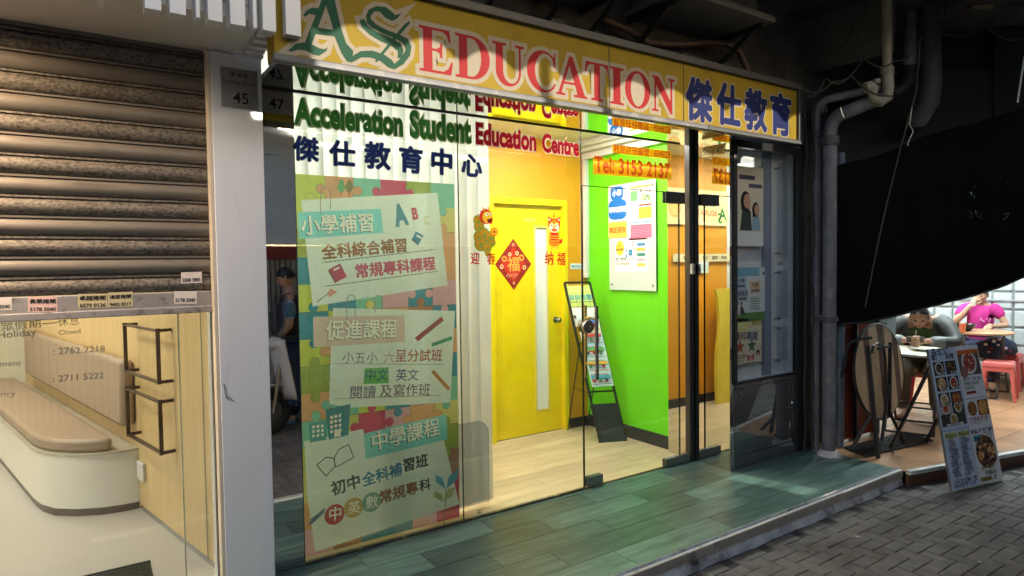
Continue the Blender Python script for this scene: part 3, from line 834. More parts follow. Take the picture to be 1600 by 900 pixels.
# --- second pane, dark red lettering, new year stickers
t = thing("doorway_window", "clear window pane beside the glass door with red lettering and new year stickers", "window", (2.41, GY, 0))
pane(1.9305, 2.903, .012, 2.52, t)
mb = MB(); mb.box(2.9035, 2.907, GY, GY + .010, .012, 2.52); mb.build("edge_seal", seal, t)
a = FlatArt((1.93, GY - .0008, 0), (1, 0, 0), (0, 0, 1), cell=.0018)
halo_text(a, "Education", (743, 223), (838, 235), dred, ink((172, 156, 136), .6), 0, .045, .085, 1.5)
halo_text(a, "Centre", (847, 236), (905, 243), dred, ink((172, 156, 136), .6), 0, .045, .085, 1.5)
a.build("lettering", t)
def sticker(cx, cy, kind):
    a = FlatArt((0, GY - .0009, 0), (1, 0, 0), (0, 0, 1)); k = .0043
    cu, cv = a.uv(cx, cy)
    T_ = .6; rd, yl, gd, gn, wh, dk, og = [ink(c_, T_) for c_ in ((205, 45, 35), (240, 190, 50), (200, 140, 40), (140, 150, 60), (245, 240, 225), (60, 40, 30), (235, 130, 40))]
    def c(x, y, r, m, l, ry=None, n=16): a.circ(cu + x * k, cv + y * k, r * k, m, l, n, (ry or r) * k)
    def p(pts, m, l): a.poly([(cu + x * k, cv + y * k) for x, y in pts], m, l)
    if kind == 'dragon':                               # a plain paper-cut dragon: coils, maned head, pearl
        for x, y, r in ((-8, -16, 11), (-11, -6, 9), (-2, -2, 10), (8, -6, 9), (11, -14, 7), (-10, 9, 9), (-12, 18, 8), (3, -22, 8), (4, -30, 5)): c(x, y, r, gn, 0); c(x, y, r * .72, gd, 1); c(x + 1, y - 2, r * .42, gn, 2)
        for q in range(9): th = .5 + q * .45; p([(2 + 8 * math.cos(th), 24 + 8 * math.sin(th)), (2 + 15 * math.cos(th + .15), 24 + 15 * math.sin(th + .15)), (2 + 8 * math.cos(th + .35), 24 + 8 * math.sin(th + .35))], rd, 2)
        c(2, 24, 11, rd, 3); c(4, 23, 8.5, yl, 4); c(10, 19, 6, yl, 4, 4); p([(3, 20), (14, 23), (12, 13), (5, 14)], rd, 5); p([(5, 19), (12, 21), (11, 16), (6, 16)], dk, 6)
        c(3, 27, 2.4, wh, 5); c(3.6, 27, 1.2, dk, 6); c(9, 28, 2.2, wh, 5); c(9.5, 28, 1.1, dk, 6)
        p([(-2, 31), (-5, 40), (1, 33)], gd, 5); p([(5, 33), (8, 41), (9, 32)], gd, 5)
        c(16, 2, 6.5, og, 3); c(16, 2, 4.5, yl, 4); c(16, 2, 2, rd, 5)
    else:                                              # a lion dance head over a plain cloth body
        p([(-3, 24), (0, 34), (3, 24)], og, 0)
        p([(-13, 26), (-11, 14), (-3, 22)], rd, 0); p([(13, 26), (11, 14), (3, 22)], rd, 0); p([(-11, 23), (-9, 15), (-5, 20)], wh, 1); p([(11, 23), (9, 15), (5, 20)], wh, 1)
        c(0, 12, 12, rd, 2, 11); c(0, 9, 10, wh, 3, 8.5); c(0, 17, 6, og, 4, 4); c(-5, 13, 4, yl, 4); c(5, 13, 4, yl, 4); c(-5, 12.5, 2.6, wh, 5); c(5, 12.5, 2.6, wh, 5); c(-5, 12, 1.3, dk, 6); c(5, 12, 1.3, dk, 6)
        c(0, 9.5, 2.2, og, 5); c(0, 4.5, 6, rd, 5, 2.6); c(0, 3.8, 4, og, 6, 1.2)
        p([(-9, 1), (9, 1), (11, -16), (6, -22), (-6, -22), (-11, -16)], og, 0); p([(-6, 0), (6, 0), (7, -15), (-7, -15)], rd, 1)
        for q in range(3): p([(-7, -4 - 4 * q), (7, -4 - 4 * q), (7, -5.4 - 4 * q), (-7, -5.4 - 4 * q)], yl, 2)
        c(-5, -23, 4, yl, 1, 3); c(5, -23, 4, yl, 1, 3); p([(10, -12), (17, -8), (15, -16), (10, -17)], rd, 0)
    return a
rr = ink((195, 30, 40), .5)
a = sticker(758, 364, 'dragon'); a.fit("迎", (736, 411), (749, 411), rr, 2, .02, 1.2); a.fit("春", (761, 412), (774, 412), rr, 2, .02, 1.2)
a.build("dragon_sticker", label="paper cut dragon sticker with two red characters on the glass by the blinds", cat="sticker")
a = sticker(866, 364, 'lion'); a.fit("纳", (851, 411), (864, 412), rr, 2, .02, 1.2); a.fit("福", (870, 412), (883, 413), rr, 2, .02, 1.2)
a.build("lion_sticker", label="lion dance sticker with two red characters in front of the yellow door", cat="sticker")
# grey see-through sheet put in for a reflection low in the glass
def rrect(u0, v0, u1, v1, r, tl=True, tr=True, n=6):
    pts = [(u0, v0), (u1, v0)]
    if tr: pts += [(u1 - r + r * math.cos(PI / 2 * k / n), v1 - r + r * math.sin(PI / 2 * k / n)) for k in range(n + 1)]
    else: pts += [(u1, v1)]
    if tl: pts += [(u0 + r - r * math.sin(PI / 2 * k / n), v1 - r + r * math.cos(PI / 2 * k / n)) for k in range(n + 1)]
    else: pts += [(u0, v1)]
    return pts
mb = MB(); mb.prism([(u, 3.505, v) for u, v in rrect(1.42, .06, 2.16, .60, .09, False)], (0, .003, 0))
mb.build("reflection_sheet", film_mat("reflection_grey", (.42, .46, .48), .32), label="grey sheet standing in for a reflection, with a rounded corner, low behind the poster", cat="plastic sheet")

# --- vertical blinds
t = thing("vertical_blind", "white vertical blind with long hanging slats behind the left shop window", "blind", (1.5, 3.56, .05))
bl_m = pm("blind_fabric", (.74, .75, .70), .8, var=.05, vscale=3, trans=.45)
n_sl, x0b, x1b = 15, .965, 2.215
for k in range(n_sl):
    xc = x0b + (x1b - x0b) * (k + .5) / n_sl; ang = math.radians(random.uniform(8, 20) if k % 3 else random.uniform(22, 32)) * -1
    if k == 7: ang = math.radians(-40)
    hw = .051; dx, dyy = hw * math.cos(ang), hw * math.sin(ang)
    mb = MB()
    def slat(u, v):
        s = (u - .5) * 2; bow = .006 * (1 - s * s)
        return (xc + dx * s + bow * math.sin(ang), 3.575 + dyy * s - bow * math.cos(ang) + .004 * math.sin(v * 5 + k), .045 + (2.60 - .045) * v)
    mb.sheet(slat, 4, 8); mb.build("slat", bl_m, t, smooth=True)
mb = MB(); mb.box(.96, 2.225, 3.55, 3.60, 2.605, 2.64); mb.build("head_rail", white_paint, t)
mb = MB(); mb.tube([(x0b + (x1b - x0b) * k / 60, 3.62 + .006 * math.sin(k * 1.7), .055 + .012 * math.sin(k * 1.57) ** 2) for k in range(61)], .002, 5); mb.build("bead_chain", white_paint, t)

# --- puzzle poster between pane and blinds
t = thing("course_poster", "tall course poster with jigsaw background and three tilted paper cards in the window", "poster", (1.43, 3.455, .03))
TR = .5
def tk(r, g, b): return ink((r, g, b), TR, .6, .09)
pw, ph = .955, 2.06
a = FlatArt((.951, 3.4560, .035), (1, 0, 0), (0, 0, 1), .00025, cell=.0024)
pal = {'L': tk(190, 208, 66), 'O': tk(220, 164, 106), 'M': tk(118, 200, 164), 'R': tk(204, 56, 92), 'T': tk(16, 136, 152), 'P': tk(218, 170, 172), 'B': tk(164, 116, 80), 'G': tk(148, 170, 56), 'Y': tk(212, 208, 112)}
rows = ["LOMRGM", "LTMLYY", "GLMOLO", "TOLPTO", "LTMPTP", "TLYOBT", "LOMPTO", "GMRMOT", "OMLTPM", "MYRPOY", "LGTBMG", "YPOLBB", "OLPTOR", "PBTTPR"]
nc, nr = 6, len(rows); cw, chh = pw / nc, ph / nr
ol = tk(66, 76, 50)
def Z6(x, y): return (440 + x * .25564, 250 + y * .25564)
def Z7(x, y): return (440 + x * .23336, 470 + y * .23336)
def Z8(x, y): return (440 + x * .28887, 640 + y * .28887)
CARDS = [[a.uv(*Z6(*q)) for q in ((120, 245), (952, 200), (1015, 765), (190, 895))], [a.uv(*Z7(*q)) for q in ((345, 48), (1160, 68), (1130, 680), (462, 715), (318, 690), (330, 300))],
         [a.uv(*Z8(*q)) for q in ((122, 172), (440, 105), (446, 132), (850, 48), (962, 512), (182, 770), (140, 470))]]
def inside(u, v):
    for P_ in CARDS:
        n, hit_ = len(P_), False
        for i in range(n):
            (x0, y0), (x1, y1) = P_[i], P_[(i + 1) % n]
            if (y0 > v) != (y1 > v) and u < (x1 - x0) * (v - y0) / (y1 - y0) + x0: hit_ = not hit_
        if hit_: return True
    return False
paper = tk(244, 248, 236)                              # the sheet is plain under the printed cards
S_ = 4
for r in range(nr):
    for c in range(nc):
        for i in range(S_):
            for k in range(S_):
                u0, v0 = c * cw + i * cw / S_, ph - (r + 1) * chh + k * chh / S_; u1, v1 = u0 + cw / S_, v0 + chh / S_
                ins = all(inside(x, y) for x, y in ((u0, v0), (u1, v0), (u0, v1), (u1, v1)))
                a.rect(u0, v0, u1, v1, paper if ins else pal[rows[r][c]], 0)
for r in range(nr):
    for c in range(nc):
        x, yv = (c + .5) * cw, ph - (r + .5) * chh
        m = pal[rows[r][c]]
        if r and not inside(x, yv + chh / 2): a.rect(c * cw, yv + chh / 2 - .0009, (c + 1) * cw, yv + chh / 2 + .0009, ol, 1)
        if c and not inside(x - cw / 2, yv): a.rect(c * cw - .0009, yv - chh / 2, c * cw + .0009, yv + chh / 2, ol, 1.3)
        if c < nc - 1:
            s_ = 1 if (r * 7 + c * 3) % 2 else -1; mm = m if s_ > 0 else pal[rows[r][c + 1]]
            xe = (c + 1) * cw + s_ * .024
            if not inside(xe, yv): a.circ(xe, yv, .0255, mm, 2, 18); a.ring(xe, yv, .0268, .0018, ol, 2.5); a.rect((c + 1) * cw - .005, yv - .013, (c + 1) * cw + .005, yv + .013, mm, 3)
        if r < nr - 1:
            s_ = 1 if (r * 5 + c) % 2 else -1; mm = m if s_ > 0 else pal[rows[r + 1][c]]
            ye = ph - (r + 1) * chh - s_ * .024
            if not inside(x, ye): a.circ(x, ye, .0255, mm, 2, 18); a.ring(x, ye, .0268, .0018, ol, 2.5); a.rect(x - .013, ph - (r + 1) * chh - .005, x + .013, ph - (r + 1) * chh + .005, mm, 3)
L0 = 8
def Z6(x, y): return (440 + x * .25564, 250 + y * .25564)
def Z7(x, y): return (440 + x * .23336, 470 + y * .23336)
def Z8(x, y): return (440 + x * .28887, 640 + y * .28887)
card, dkk, tealk, pinkk, brown = tk(226, 240, 222), tk(60, 64, 56), tk(124, 216, 206), tk(190, 78, 104), tk(140, 92, 44)
shad = tk(36, 60, 50); lett = tk(245, 248, 228)
def zp(Zf, pts, m, l): a.pxpoly([Zf(*p) for p in pts], m, l + 8)
def zfit(Zf, s, p0, p1, m, l, b=.0, ys=1.0): a.fit(s, Zf(*p0), Zf(*p1), m, l + 8, b, ys)
def shtext(Zf, s, p0, p1, l, ys=1.0, b=.016):
    o = 4.5
    a.fit(s, Zf(p0[0] - o, p0[1] + o), Zf(p1[0] - o, p1[1] + o), shad, l + 8, b, ys); a.fit(s, Zf(*p0), Zf(*p1), lett, l + 10, b, ys)
# card one
zp(Z6, [(120, 245), (952, 200), (1015, 765), (190, 895)], card, 0)
zp(Z6, [(97, 320), (607, 298), (622, 445), (105, 483)], tealk, 1)
shtext(Z6, "小學補習", (125, 448), (562, 424), 3, 1.05)
zfit(Z6, "全科綜合補習", (250, 600), (765, 552), brown, 2, .035)
zfit(Z6, "常規專科課程", (458, 715), (940, 662), pinkk, 2, .035)
zp(Z6, [(245, 625), (935, 545), (935, 549), (245, 630)], ol, 1); zp(Z6, [(262, 770), (955, 678), (955, 682), (262, 775)], ol, 1)
a.fit("A", Z6(695, 402), Z6(780, 385), tk(60, 140, 160), 10, .06, 1.55); a.fit("B", Z6(800, 362), Z6(838, 358), tk(190, 70, 90), 10, .05, 1.3); a.fit("C", Z6(870, 396), Z6(908, 392), tk(206, 214, 160), 10, .03, 1.2)
zp(Z6, [(798, 480), (820, 436), (868, 462), (838, 515)], tk(40, 130, 150), 2); zp(Z6, [(798, 480), (838, 515), (834, 522), (794, 488)], dkk, 2); zp(Z6, [(826, 455), (856, 472), (852, 482), (822, 465)], lett, 3)
zp(Z6, [(288, 670), (358, 632), (400, 714), (332, 748)], tk(182, 50, 84), 2); zp(Z6, [(288, 670), (332, 748), (328, 756), (284, 680)], dkk, 2); zp(Z6, [(316, 668), (352, 650), (356, 660), (320, 680)], lett, 3)
zp(Z6, [(282, 806), (300, 785), (340, 806), (290, 840)], tk(222, 150, 130), 2); zp(Z6, [(215, 865), (285, 812), (288, 816), (218, 870)], ol, 2)
def clip(Zf, x, y, w, h, m, l):                        # paper clip drawn as a bent line
    pts = [(x - w, y + h), (x - w, y), (x - w * .5, y - w), (x + w * .5, y - w), (x + w, y), (x + w, y + h * .8)]
    P_ = [a.uv(*Zf(*p)) for p in pts]
    for i in range(len(P_) - 1): a.line(P_[i], P_[i + 1], .005, m, l + 8)
clip(Z6, 268, 200, 30, 130, tk(150, 140, 120), 2)
for cx_, m in ((365, tk(50, 150, 70)), (412, tk(120, 120, 40))):
    zp(Z6, [(cx_ - 26, 170), (cx_ - 12, 130), (cx_, 115), (cx_ + 14, 132), (cx_ + 24, 172), (cx_ + 10, 196), (cx_ - 14, 196)], m, 1); zp(Z6, [(cx_ - 3, 190), (cx_ + 3, 190), (cx_ + 2, 228), (cx_ - 2, 228)], brown, 0)
# card two
zp(Z7, [(345, 48), (1160, 68), (1130, 680), (462, 715), (318, 690), (330, 300)], card, 0)
zp(Z7, [(212, 108), (822, 96), (825, 276), (215, 310)], tk(216, 194, 174), 1)
shtext(Z7, "促進課程", (298, 250), (768, 234), 3, 1.1)
zfit(Z7, "小五小", (405, 412), (640, 412), tk(120, 108, 96), 2); zfit(Z7, "六", (682, 412), (752, 412), tk(170, 150, 80), 2); zfit(Z7, "呈分試班", (762, 402), (1072, 396), tk(160, 62, 50), 2, .012)
zp(Z7, [(555, 452), (716, 445), (718, 552), (548, 558)], tk(96, 186, 90), 1)
zfit(Z7, "中文", (560, 528), (712, 528), tk(30, 96, 120), 3, .01); zfit(Z7, "英文", (764, 530), (914, 526), tk(70, 70, 130), 3, .01)
zfit(Z7, "閱讀", (460, 650), (628, 645), tk(96, 82, 108), 2, .008); zfit(Z7, "及寫作班", (655, 642), (992, 628), tk(110, 84, 92), 2, .008)
for (p, q, w, m) in (((900, 262), (1078, 118), .030, tk(140, 50, 44)), ((1005, 296), (1140, 248), .022, tk(50, 150, 100)), ((1010, 470), (1122, 592), .022, tk(176, 116, 60))):
    a.line(a.uv(*Z7(*p)), a.uv(*Z7(*q)), w, m, 10)
zp(Z7, [(897, 254), (912, 272), (872, 296)], lett, 2)
clip(Z7, 465, -10, 28, 150, tk(110, 140, 150), 2); clip(Z7, 650, -10, 24, 90, tk(160, 130, 90), 2)
zp(Z7, [(340, 420), (1090, 425), (1090, 428), (340, 423)], ol, 1); zp(Z7, [(350, 655), (1070, 632), (1070, 635), (350, 658)], ol, 1)
# city blocks
zp(Z7, [(180, 820), (300, 800), (300, 930), (190, 950)], tk(70, 160, 150), 1); zp(Z7, [(292, 728), (462, 690), (448, 900), (316, 930)], tk(20, 130, 140), 2)
for r in range(4):
    for c in range(3):
        zp(Z7, [(326 + c * 28, 772 + r * 32 - c * 6), (344 + c * 28, 768 + r * 32 - c * 6), (344 + c * 28, 788 + r * 32 - c * 6), (326 + c * 28, 792 + r * 32 - c * 6)], lett, 3)
        if r < 3: zp(Z7, [(205 + c * 30, 838 + r * 30 - c * 4), (222 + c * 30, 834 + r * 30 - c * 4), (222 + c * 30, 852 + r * 30 - c * 4), (205 + c * 30, 856 + r * 30 - c * 4)], lett, 2)
zp(Z7, [(352, 870), (396, 862), (396, 905), (354, 915)], lett, 3)
# card three
zp(Z8, [(122, 172), (440, 105), (446, 132), (850, 48), (962, 512), (182, 770), (140, 470)], card, 0)
zp(Z8, [(443, 130), (890, 25), (898, 160), (455, 268)], tealk, 1)
shtext(Z8, "中學課程", (494, 218), (855, 128), 3, 1.05)
zfit(Z8, "初中", (275, 462), (425, 412), tk(30, 60, 62), 2, .03); zfit(Z8, "全科補", (440, 412), (652, 346), tk(20, 124, 160), 2, .03); zfit(Z8, "習班", (662, 332), (792, 298), tk(30, 52, 54), 2, .03)
for k, (ch, x, yv, m) in enumerate((("中", 287, 567, tk(186, 60, 56)), ("英", 390, 530, tk(190, 164, 84)), ("數", 487, 500, tk(112, 166, 140)))):
    u, v = a.uv(*Z8(x, yv)); a.circ(u, v, .057, m, 9, 24); a.fit(ch, Z8(x - 30, yv + 32), Z8(x + 34, yv + 20), lett, 11, .01)
zfit(Z8, "常規專", (535, 505), (738, 445), brown, 2, .03); zfit(Z8, "科", (748, 440), (806, 424), tk(60, 44, 30), 2, .03)
for pts in ([(190, 300), (240, 258), (282, 262), (290, 305), (240, 360)], [(284, 262), (310, 215), (362, 188), (390, 258), (330, 292), (290, 312)]):
    P_ = [a.uv(*Z8(*p)) for p in pts]
    for i in range(len(P_)): a.line(P_[i], P_[(i + 1) % len(P_)], .006, shad, 10)
zp(Z8, [(145, 628), (160, 590), (238, 528), (228, 560), (170, 615)], tk(90, 120, 130), 2)
for pts, m in (([(888, 430), (835, 390), (832, 350), (870, 372)], tk(90, 170, 190)), ([(892, 428), (905, 360), (958, 320), (948, 380)], tk(80, 160, 180)), ([(872, 500), (820, 470), (830, 440), (868, 460)], tk(170, 190, 110)), ([(876, 500), (900, 430), (940, 420), (920, 470)], tk(180, 190, 130))): zp(Z8, pts, m, 2)
zp(Z8, [(888, 428), (893, 428), (880, 640), (875, 640)], tk(120, 150, 90), 2)
a.build("print", t)

# --- glass door and transom notices
t = thing("glass_door", "frameless glass entrance door with pull handles and a round lock", "door", (3.32, GY, 0))
pane(2.9135, 3.895, .012, 2.138, t)
mb = MB(); mb.box(2.9095, 2.913, GY - .001, GY + .011, .012, 2.1415); mb.box(2.913, 3.895, GY - .001, GY + .011, 2.1385, 2.1435); mb.box(3.8955, 3.902, GY - .001, GY + .011, .012, 2.14); mb.build("edge_seal", seal, t)
def bplate(name, x0, x1, z0, z1, m): 
    mb = MB(); mb.box(x0, x1, GY - .016, GY - .0005, z0, z1); mb.box(x0, x1, GY + .0105, GY + .026, z0, z1); return mb.build(name, m, t, bevel=.003)
bplate("bottom_patch", 2.925, 3.07, .014, .085, steel_dark)
bplate("bottom_rail", 3.72, 4.03, .004, .07, steel_dark)
bplate("top_patch", 3.735, 3.95, 2.055, 2.145, dark_frame)
for (x, y, mat) in ((2.985, GY - .055, steel_dark), (2.985, GY + .065, pm("brass", (.55, .42, .2), .3, metal=1))):
    mb = MB(); mb.tube([(x, y, .78), (x, y, 1.30)], .0125, 14)
    s_ = GY - .001 if y < GY else GY + .011
    for zz in (.88, 1.21): mb.tube([(x, y, zz), (x, s_, zz)], .010, 10)
    mb.build("pull_handle", mat, t, smooth=True)
mb = MB(); mb.lathe((2.935, GY - .001, 1.155), [(.050, 0), (.052, .008), (.046, .03), (.020, .031), (.018, .026), (.006, .026)], 24, axis=(0, -1, 0)); mb.lathe((2.935, GY + .011, 1.155), [(.050, 0), (.052, .008), (.046, .03)], 24, axis=(0, 1, 0))
mb.build("lock", steel_dark, t, smooth=True)
a = FlatArt((2.91, GY - .0008, 0), (1, 0, 0), (0, 0, 1), cell=.0018)
t2 = thing("transom_pane", "clear glass transom above the door with orange registration and telephone strips", "window", (3.4, GY, 2.15))
pane(2.91, 3.90, 2.146, 2.52, t2)
ochre = ink((196, 138, 14), .35); rust = ink((166, 58, 20), .35); gold2 = ink((206, 150, 14), .35)
a.pxpoly([(957, 226), (1048, 236), (1049, 249), (957, 239)], gold2, 0); a.fit("教局註冊編號 : 604828", (959, 238), (1047, 247.5), rust, 1, .012, 1.2)
a.pxpoly([(927, 246), (1049, 260), (1049, 281), (927, 272)], ochre, 0); a.fit("Tel: 3153 2137", (929, 268), (1047, 278), rust, 1, .025, 1.25)
a.build("telephone_strips", t2)
t = thing("door_post", "slim black metal post with a cream bell box beside the glass door", "post", (3.99, GY, 0))
mb = MB(); mb.box(3.995, 4.043, GY - .02, GY + .03, 0.002, 2.62); mb.build("post_bar", dark_frame, t, bevel=.002)
mb = MB(); mb.box(3.997, 4.035, GY - .045, GY - .0205, 1.50, 1.585); mb.build("bell_box", pm("bell_cream", (.6, .56, .45), .4), t, bevel=.008)
mb = MB(); mb.lathe((4.016, GY - .0455, 1.545), [(.009, 0), (.009, .004)], 12, axis=(0, -1, 0)); mb.build("bell_button", steel_dark, t)

# --- polished steel: left panel, return on the right, soffit above the glass
mirror = pm("polished_steel", (.62, .62, .60), .015, metal=1.0, var=.01, vscale=2)
mirror_d = pm("polished_dark_steel", (.54, .55, .59), .02, metal=1.0, var=.02, vscale=2, bump=.02, bscale=2.2)
mb = MB(); mb.box(.762, .945, GY, GY + .03, 0.0015, 2.52); mb.build("steel_cladding", mirror_d, label="dark polished steel strip between the white pillar and the shop window, reflecting the street", cat="cladding")
t = thing("steel_return", "polished steel return panel beside the black door post, mirroring the orange room", "panel", (4.06, 3.4, 0))
mb = MB(); mb.box(MX, MX + .04, 3.085, 3.70, 0.0015, 2.60); mb.build("panel", mirror, t)
a = Art((MX - .0008, 3.4, 0), (0, -1, 0), (0, 0, 1))
u, v = a.uv(1098, 242); u2, v2 = a.uv(1131, 228)
a.rect(u - .01, min(v, v2) - .02, u2 + .01, max(v, v2) + .02, ink((196, 176, 112)), 0); a.fit("Shop 47", (1099, 243), (1129, 239), blk, 1, 0, 1.25)
a.build("shop_number", t)
mb = MB(); mb.box(.762, 4.085, 2.923, GY - .001, 2.520, 2.545); mb.box(.762, 4.085, GY - .0005, GY + .012, 2.521, 2.545)
mb.build("soffit_panel", mirror, label="polished steel soffit above the shop window mirroring the lettering", cat="panel")
mb = MB(); mb.box(.762, 3.9, GY - .012, GY - .0008, 2.512, 2.5195); mb.build("head_channel", dark_frame, label="thin black channel along the top of the shop glass", cat="channel")

# ================================================================== SIGN
SY = 2.80
t = thing("shop_sign", "long yellow shop sign with green, red and blue lettering above the tutoring shop", "sign", (2.6, SY, 2.49))
sy_, swh = ink((222, 164, 40), 0, .35), ink((205, 190, 160), 0, .35)
mb = MB(); mb.box(.70, 4.455, SY, SY + .12, 2.492, 2.86); mb.build("panel", pm("sign_yellow", S(146, 122, 32), .6, spec=.15, var=.10, vscale=3, dirt=S(128, 104, 26), dscale=4, dlevel=.62), t)
mb = MB(); mb.box(.69, 3.42, SY - .03, SY + .02, 2.462, 2.4915, 0); mb.box(3.425, 4.47, SY - .03, SY + .02, 2.462, 2.4915, 1); mb.box(4.456, 4.475, SY - .02, SY + .12, 2.492, 2.88, 1)
mb.box(.70, 4.475, SY - .03, SY + .12, 2.862, 2.905, 1)
mb.build("trim", [pm("trim_pale", (.085, .085, .09), .5, metal=.0, var=.2, vscale=5, dirt=(.2, .18, .15), dscale=9, dlevel=.6), pm("trim_dark", (.05, .05, .05), .5)], t, bevel=.003)
for xx in (2.58, 3.215): mb = MB(); mb.box(xx, xx + .004, SY - .0035, SY - .0005, 2.493, 2.86); mb.build("panel_joint", pm("joint", (.06, .05, .04), .6), t)
a = Art((0, SY - .0008, 0), (1, 0, 0), (0, 0, 1), .0003)
sred, sgrn, sblu, swhite = ink((148, 14, 18)), ink((6, 70, 46)), ink((10, 28, 84)), ink((156, 144, 124))
def el(cx, cy, rx, ry, a0, a1, n=22): return [(cx + rx * math.cos(math.radians(a0 + (a1 - a0) * k / n)), cy + ry * math.sin(math.radians(a0 + (a1 - a0) * k / n))) for k in range(n + 1)]
SERIF = {
 'E': [[(0,0),(0,.05),(.1,.07),(.1,.93),(0,.95),(0,1),(.76,1),(.79,.72),(.75,.72),(.68,.88),(.58,.945),(.32,.945),(.32,.54),(.42,.54),(.5,.58),(.53,.68),(.57,.68),(.57,.35),(.53,.35),(.5,.45),(.42,.485),(.32,.485),(.32,.06),(.6,.06),(.72,.14),(.8,.3),(.84,.3),(.79,0)]],
 'D': [[(0,0),(0,.05),(.1,.07),(.1,.93),(0,.95),(0,1)] + el(.43,.5,.5,.5,90,-90), [(.32,.06)] + el(.42,.5,.27,.44,-90,90) + [(.32,.94)]],
 'U': [[(0,1),(0,.95),(.1,.93)] + el(.48,.34,.38,.36,180,360) + [(.86,.93),(.96,.95),(.96,1),(.68,1),(.68,.95),(.80,.93)] + el(.56,.34,.24,.28,0,-180) + [(.32,.93),(.42,.95),(.42,1)]],
 'C': [el(.5,.5,.5,.52,48,312) + [(.90,.22),(.86,.25)] + el(.58,.5,.33,.455,-48,-312) + [(.84,.66),(.89,.66),(.89,1.0),(.85,1.0)]],
 'A': [[(0,0),(0,.05),(.07,.07),(.40,1.02),(.50,1.02),(.87,.07),(.95,.05),(.95,0),(.53,0),(.53,.05),(.64,.07),(.57,.3),(.235,.3),(.16,.07),(.27,.05),(.27,0)], [(.255,.36),(.55,.36),(.40,.78)]],
 'T': [[(.22,0),(.22,.05),(.33,.07),(.33,.94),(.2,.94),(.1,.88),(.04,.72),(0,.72),(.03,1),(.85,1),(.88,.72),(.84,.72),(.78,.88),(.68,.94),(.55,.94),(.55,.07),(.66,.05),(.66,0)]],
 'I': [[(0,0),(0,.05),(.1,.07),(.1,.93),(0,.95),(0,1),(.42,1),(.42,.95),(.32,.93),(.32,.07),(.42,.05),(.42,0)]],
 'O': [el(.5,.5,.5,.52,0,359), el(.5,.5,.27,.46,0,359)],
 'N': [[(0,0),(0,.05),(.1,.07),(.1,.93),(0,.95),(0,1),(.28,1),(.76,.36),(.76,.93),(.66,.95),(.66,1),(.95,1),(.95,.95),(.84,.93),(.84,-.02),(.76,-.02),(.17,.76),(.17,.07),(.27,.05),(.27,0)]],
}
def Z4(x, y): return (420 + x * .3, y * .3)
def Z5(x, y): return (860 + x * .3, y * .3)
spans = [("E", Z4(785, 362), Z4(960, 388), Z4(785, 130)), ("D", Z4(972, 392), Z4(1152, 412), Z4(972, 172)), ("U", Z4(1165, 430), Z4(1330, 448), Z4(1165, 215)), ("C", Z4(1345, 468), Z4(1495, 478), Z4(1345, 262)),
         ("A", Z5(30, 490), Z5(192, 514), Z5(75, 305)), ("T", Z5(180, 520), Z5(305, 532), Z5(180, 330)), ("I", Z5(310, 538), Z5(382, 548), Z5(310, 350)), ("O", Z5(388, 562), Z5(520, 560), Z5(388, 370)), ("N", Z5(528, 578), Z5(648, 590), Z5(528, 392))]
uA, vA = a.uv(*spans[0][1]); uZ, vZ = a.uv(*Z5(648, 590))
capH = .215; base_v = 2.530
for ch, p0, p1, p2 in spans:
    u0, _ = a.uv(*p0); u1, _ = a.uv(*p1)
    xs = [p[0] for c in SERIF[ch] for p in c]; gw = max(xs) - min(xs); k = (u1 - u0) / gw
    cs = [[(u0 + (x - min(xs)) * k, base_v + yv * capH) for x, yv in c] for c in SERIF[ch]]
    lyr = .25 * spans.index((ch, p0, p1, p2)); a.shape(cs[:1], swhite, lyr, .022); a.shape(cs, sred, 3 + lyr * .2)
a.build("english_lettering", t); a = Art((0, SY - .0008, 0), (1, 0, 0), (0, 0, 1), .0003)
LOGO = [
 [(178,80),(195,55),(225,40),(255,42),(272,70),(262,98),(240,80),(210,72),(190,88)],
 [(285,-25),(318,-25),(222,234),(185,226)],
 [(290,-40),(335,-40),(352,40),(378,150),(402,225),(440,266),(432,322),(408,322),(380,280),(342,190),(326,120),(300,40)],
 [(236,140),(350,160),(360,192),(222,176)],
 [(98,264),(140,230),(180,220),(230,235),(265,252),(290,257),(306,245),(300,266),(262,291),(235,286),(190,262),(150,259),(118,270)],
 [(415,322),(440,288),(480,266),(540,264),(600,284),(640,312),(662,344),(655,362),(622,352),(580,318),(530,300),(480,300),(445,320),(428,326)],
 [(472,105),(482,140),(520,178),(580,215),(640,240),(672,268),(670,302),(692,306),(702,262),(684,226),(625,192),(560,166),(512,130),(498,100)],
 [(505,85),(520,50),(560,32),(610,38),(640,62),(660,80),(692,68),(665,100),(640,110),(605,92),(578,62),(550,60),(532,80),(530,100),(562,130),(620,160),(680,180),(722,202),(742,242),(735,290),(700,335),(655,362),(622,352),(655,332),(690,300),(712,260),(700,226),(660,202),(600,177),(540,147),(510,120)],
 [(730,110),(735,120),(562,324),(552,320),(570,292),(702,130)],
]
for k, pts in enumerate(LOGO):
    c = [a.uv(*Z4(*p)) for p in pts]
    a.shape([c], swhite, .2 * k, .020); a.shape([c], sgrn, 3 + k * .4)
a.build("logo", t); a = Art((0, SY - .0008, 0), (1, 0, 0), (0, 0, 1), .0003)
for ch, x0, x1, yb0, yb1 in (("傑", 704, 843, 605, 628), ("仕", 862, 992, 628, 652), ("教", 1008, 1130, 655, 676), ("育", 1142, 1255, 680, 698)):
    p0, p1 = Z5(x0 + 6, yb0 - 8), Z5(x1 - 6, yb1 - 8)
    a.fit(ch, p0, p1, swhite, 0, .075, 1.14); a.fit(ch, p0, p1, sblu, 3, .04, 1.14)
a.build("chinese_lettering", t)

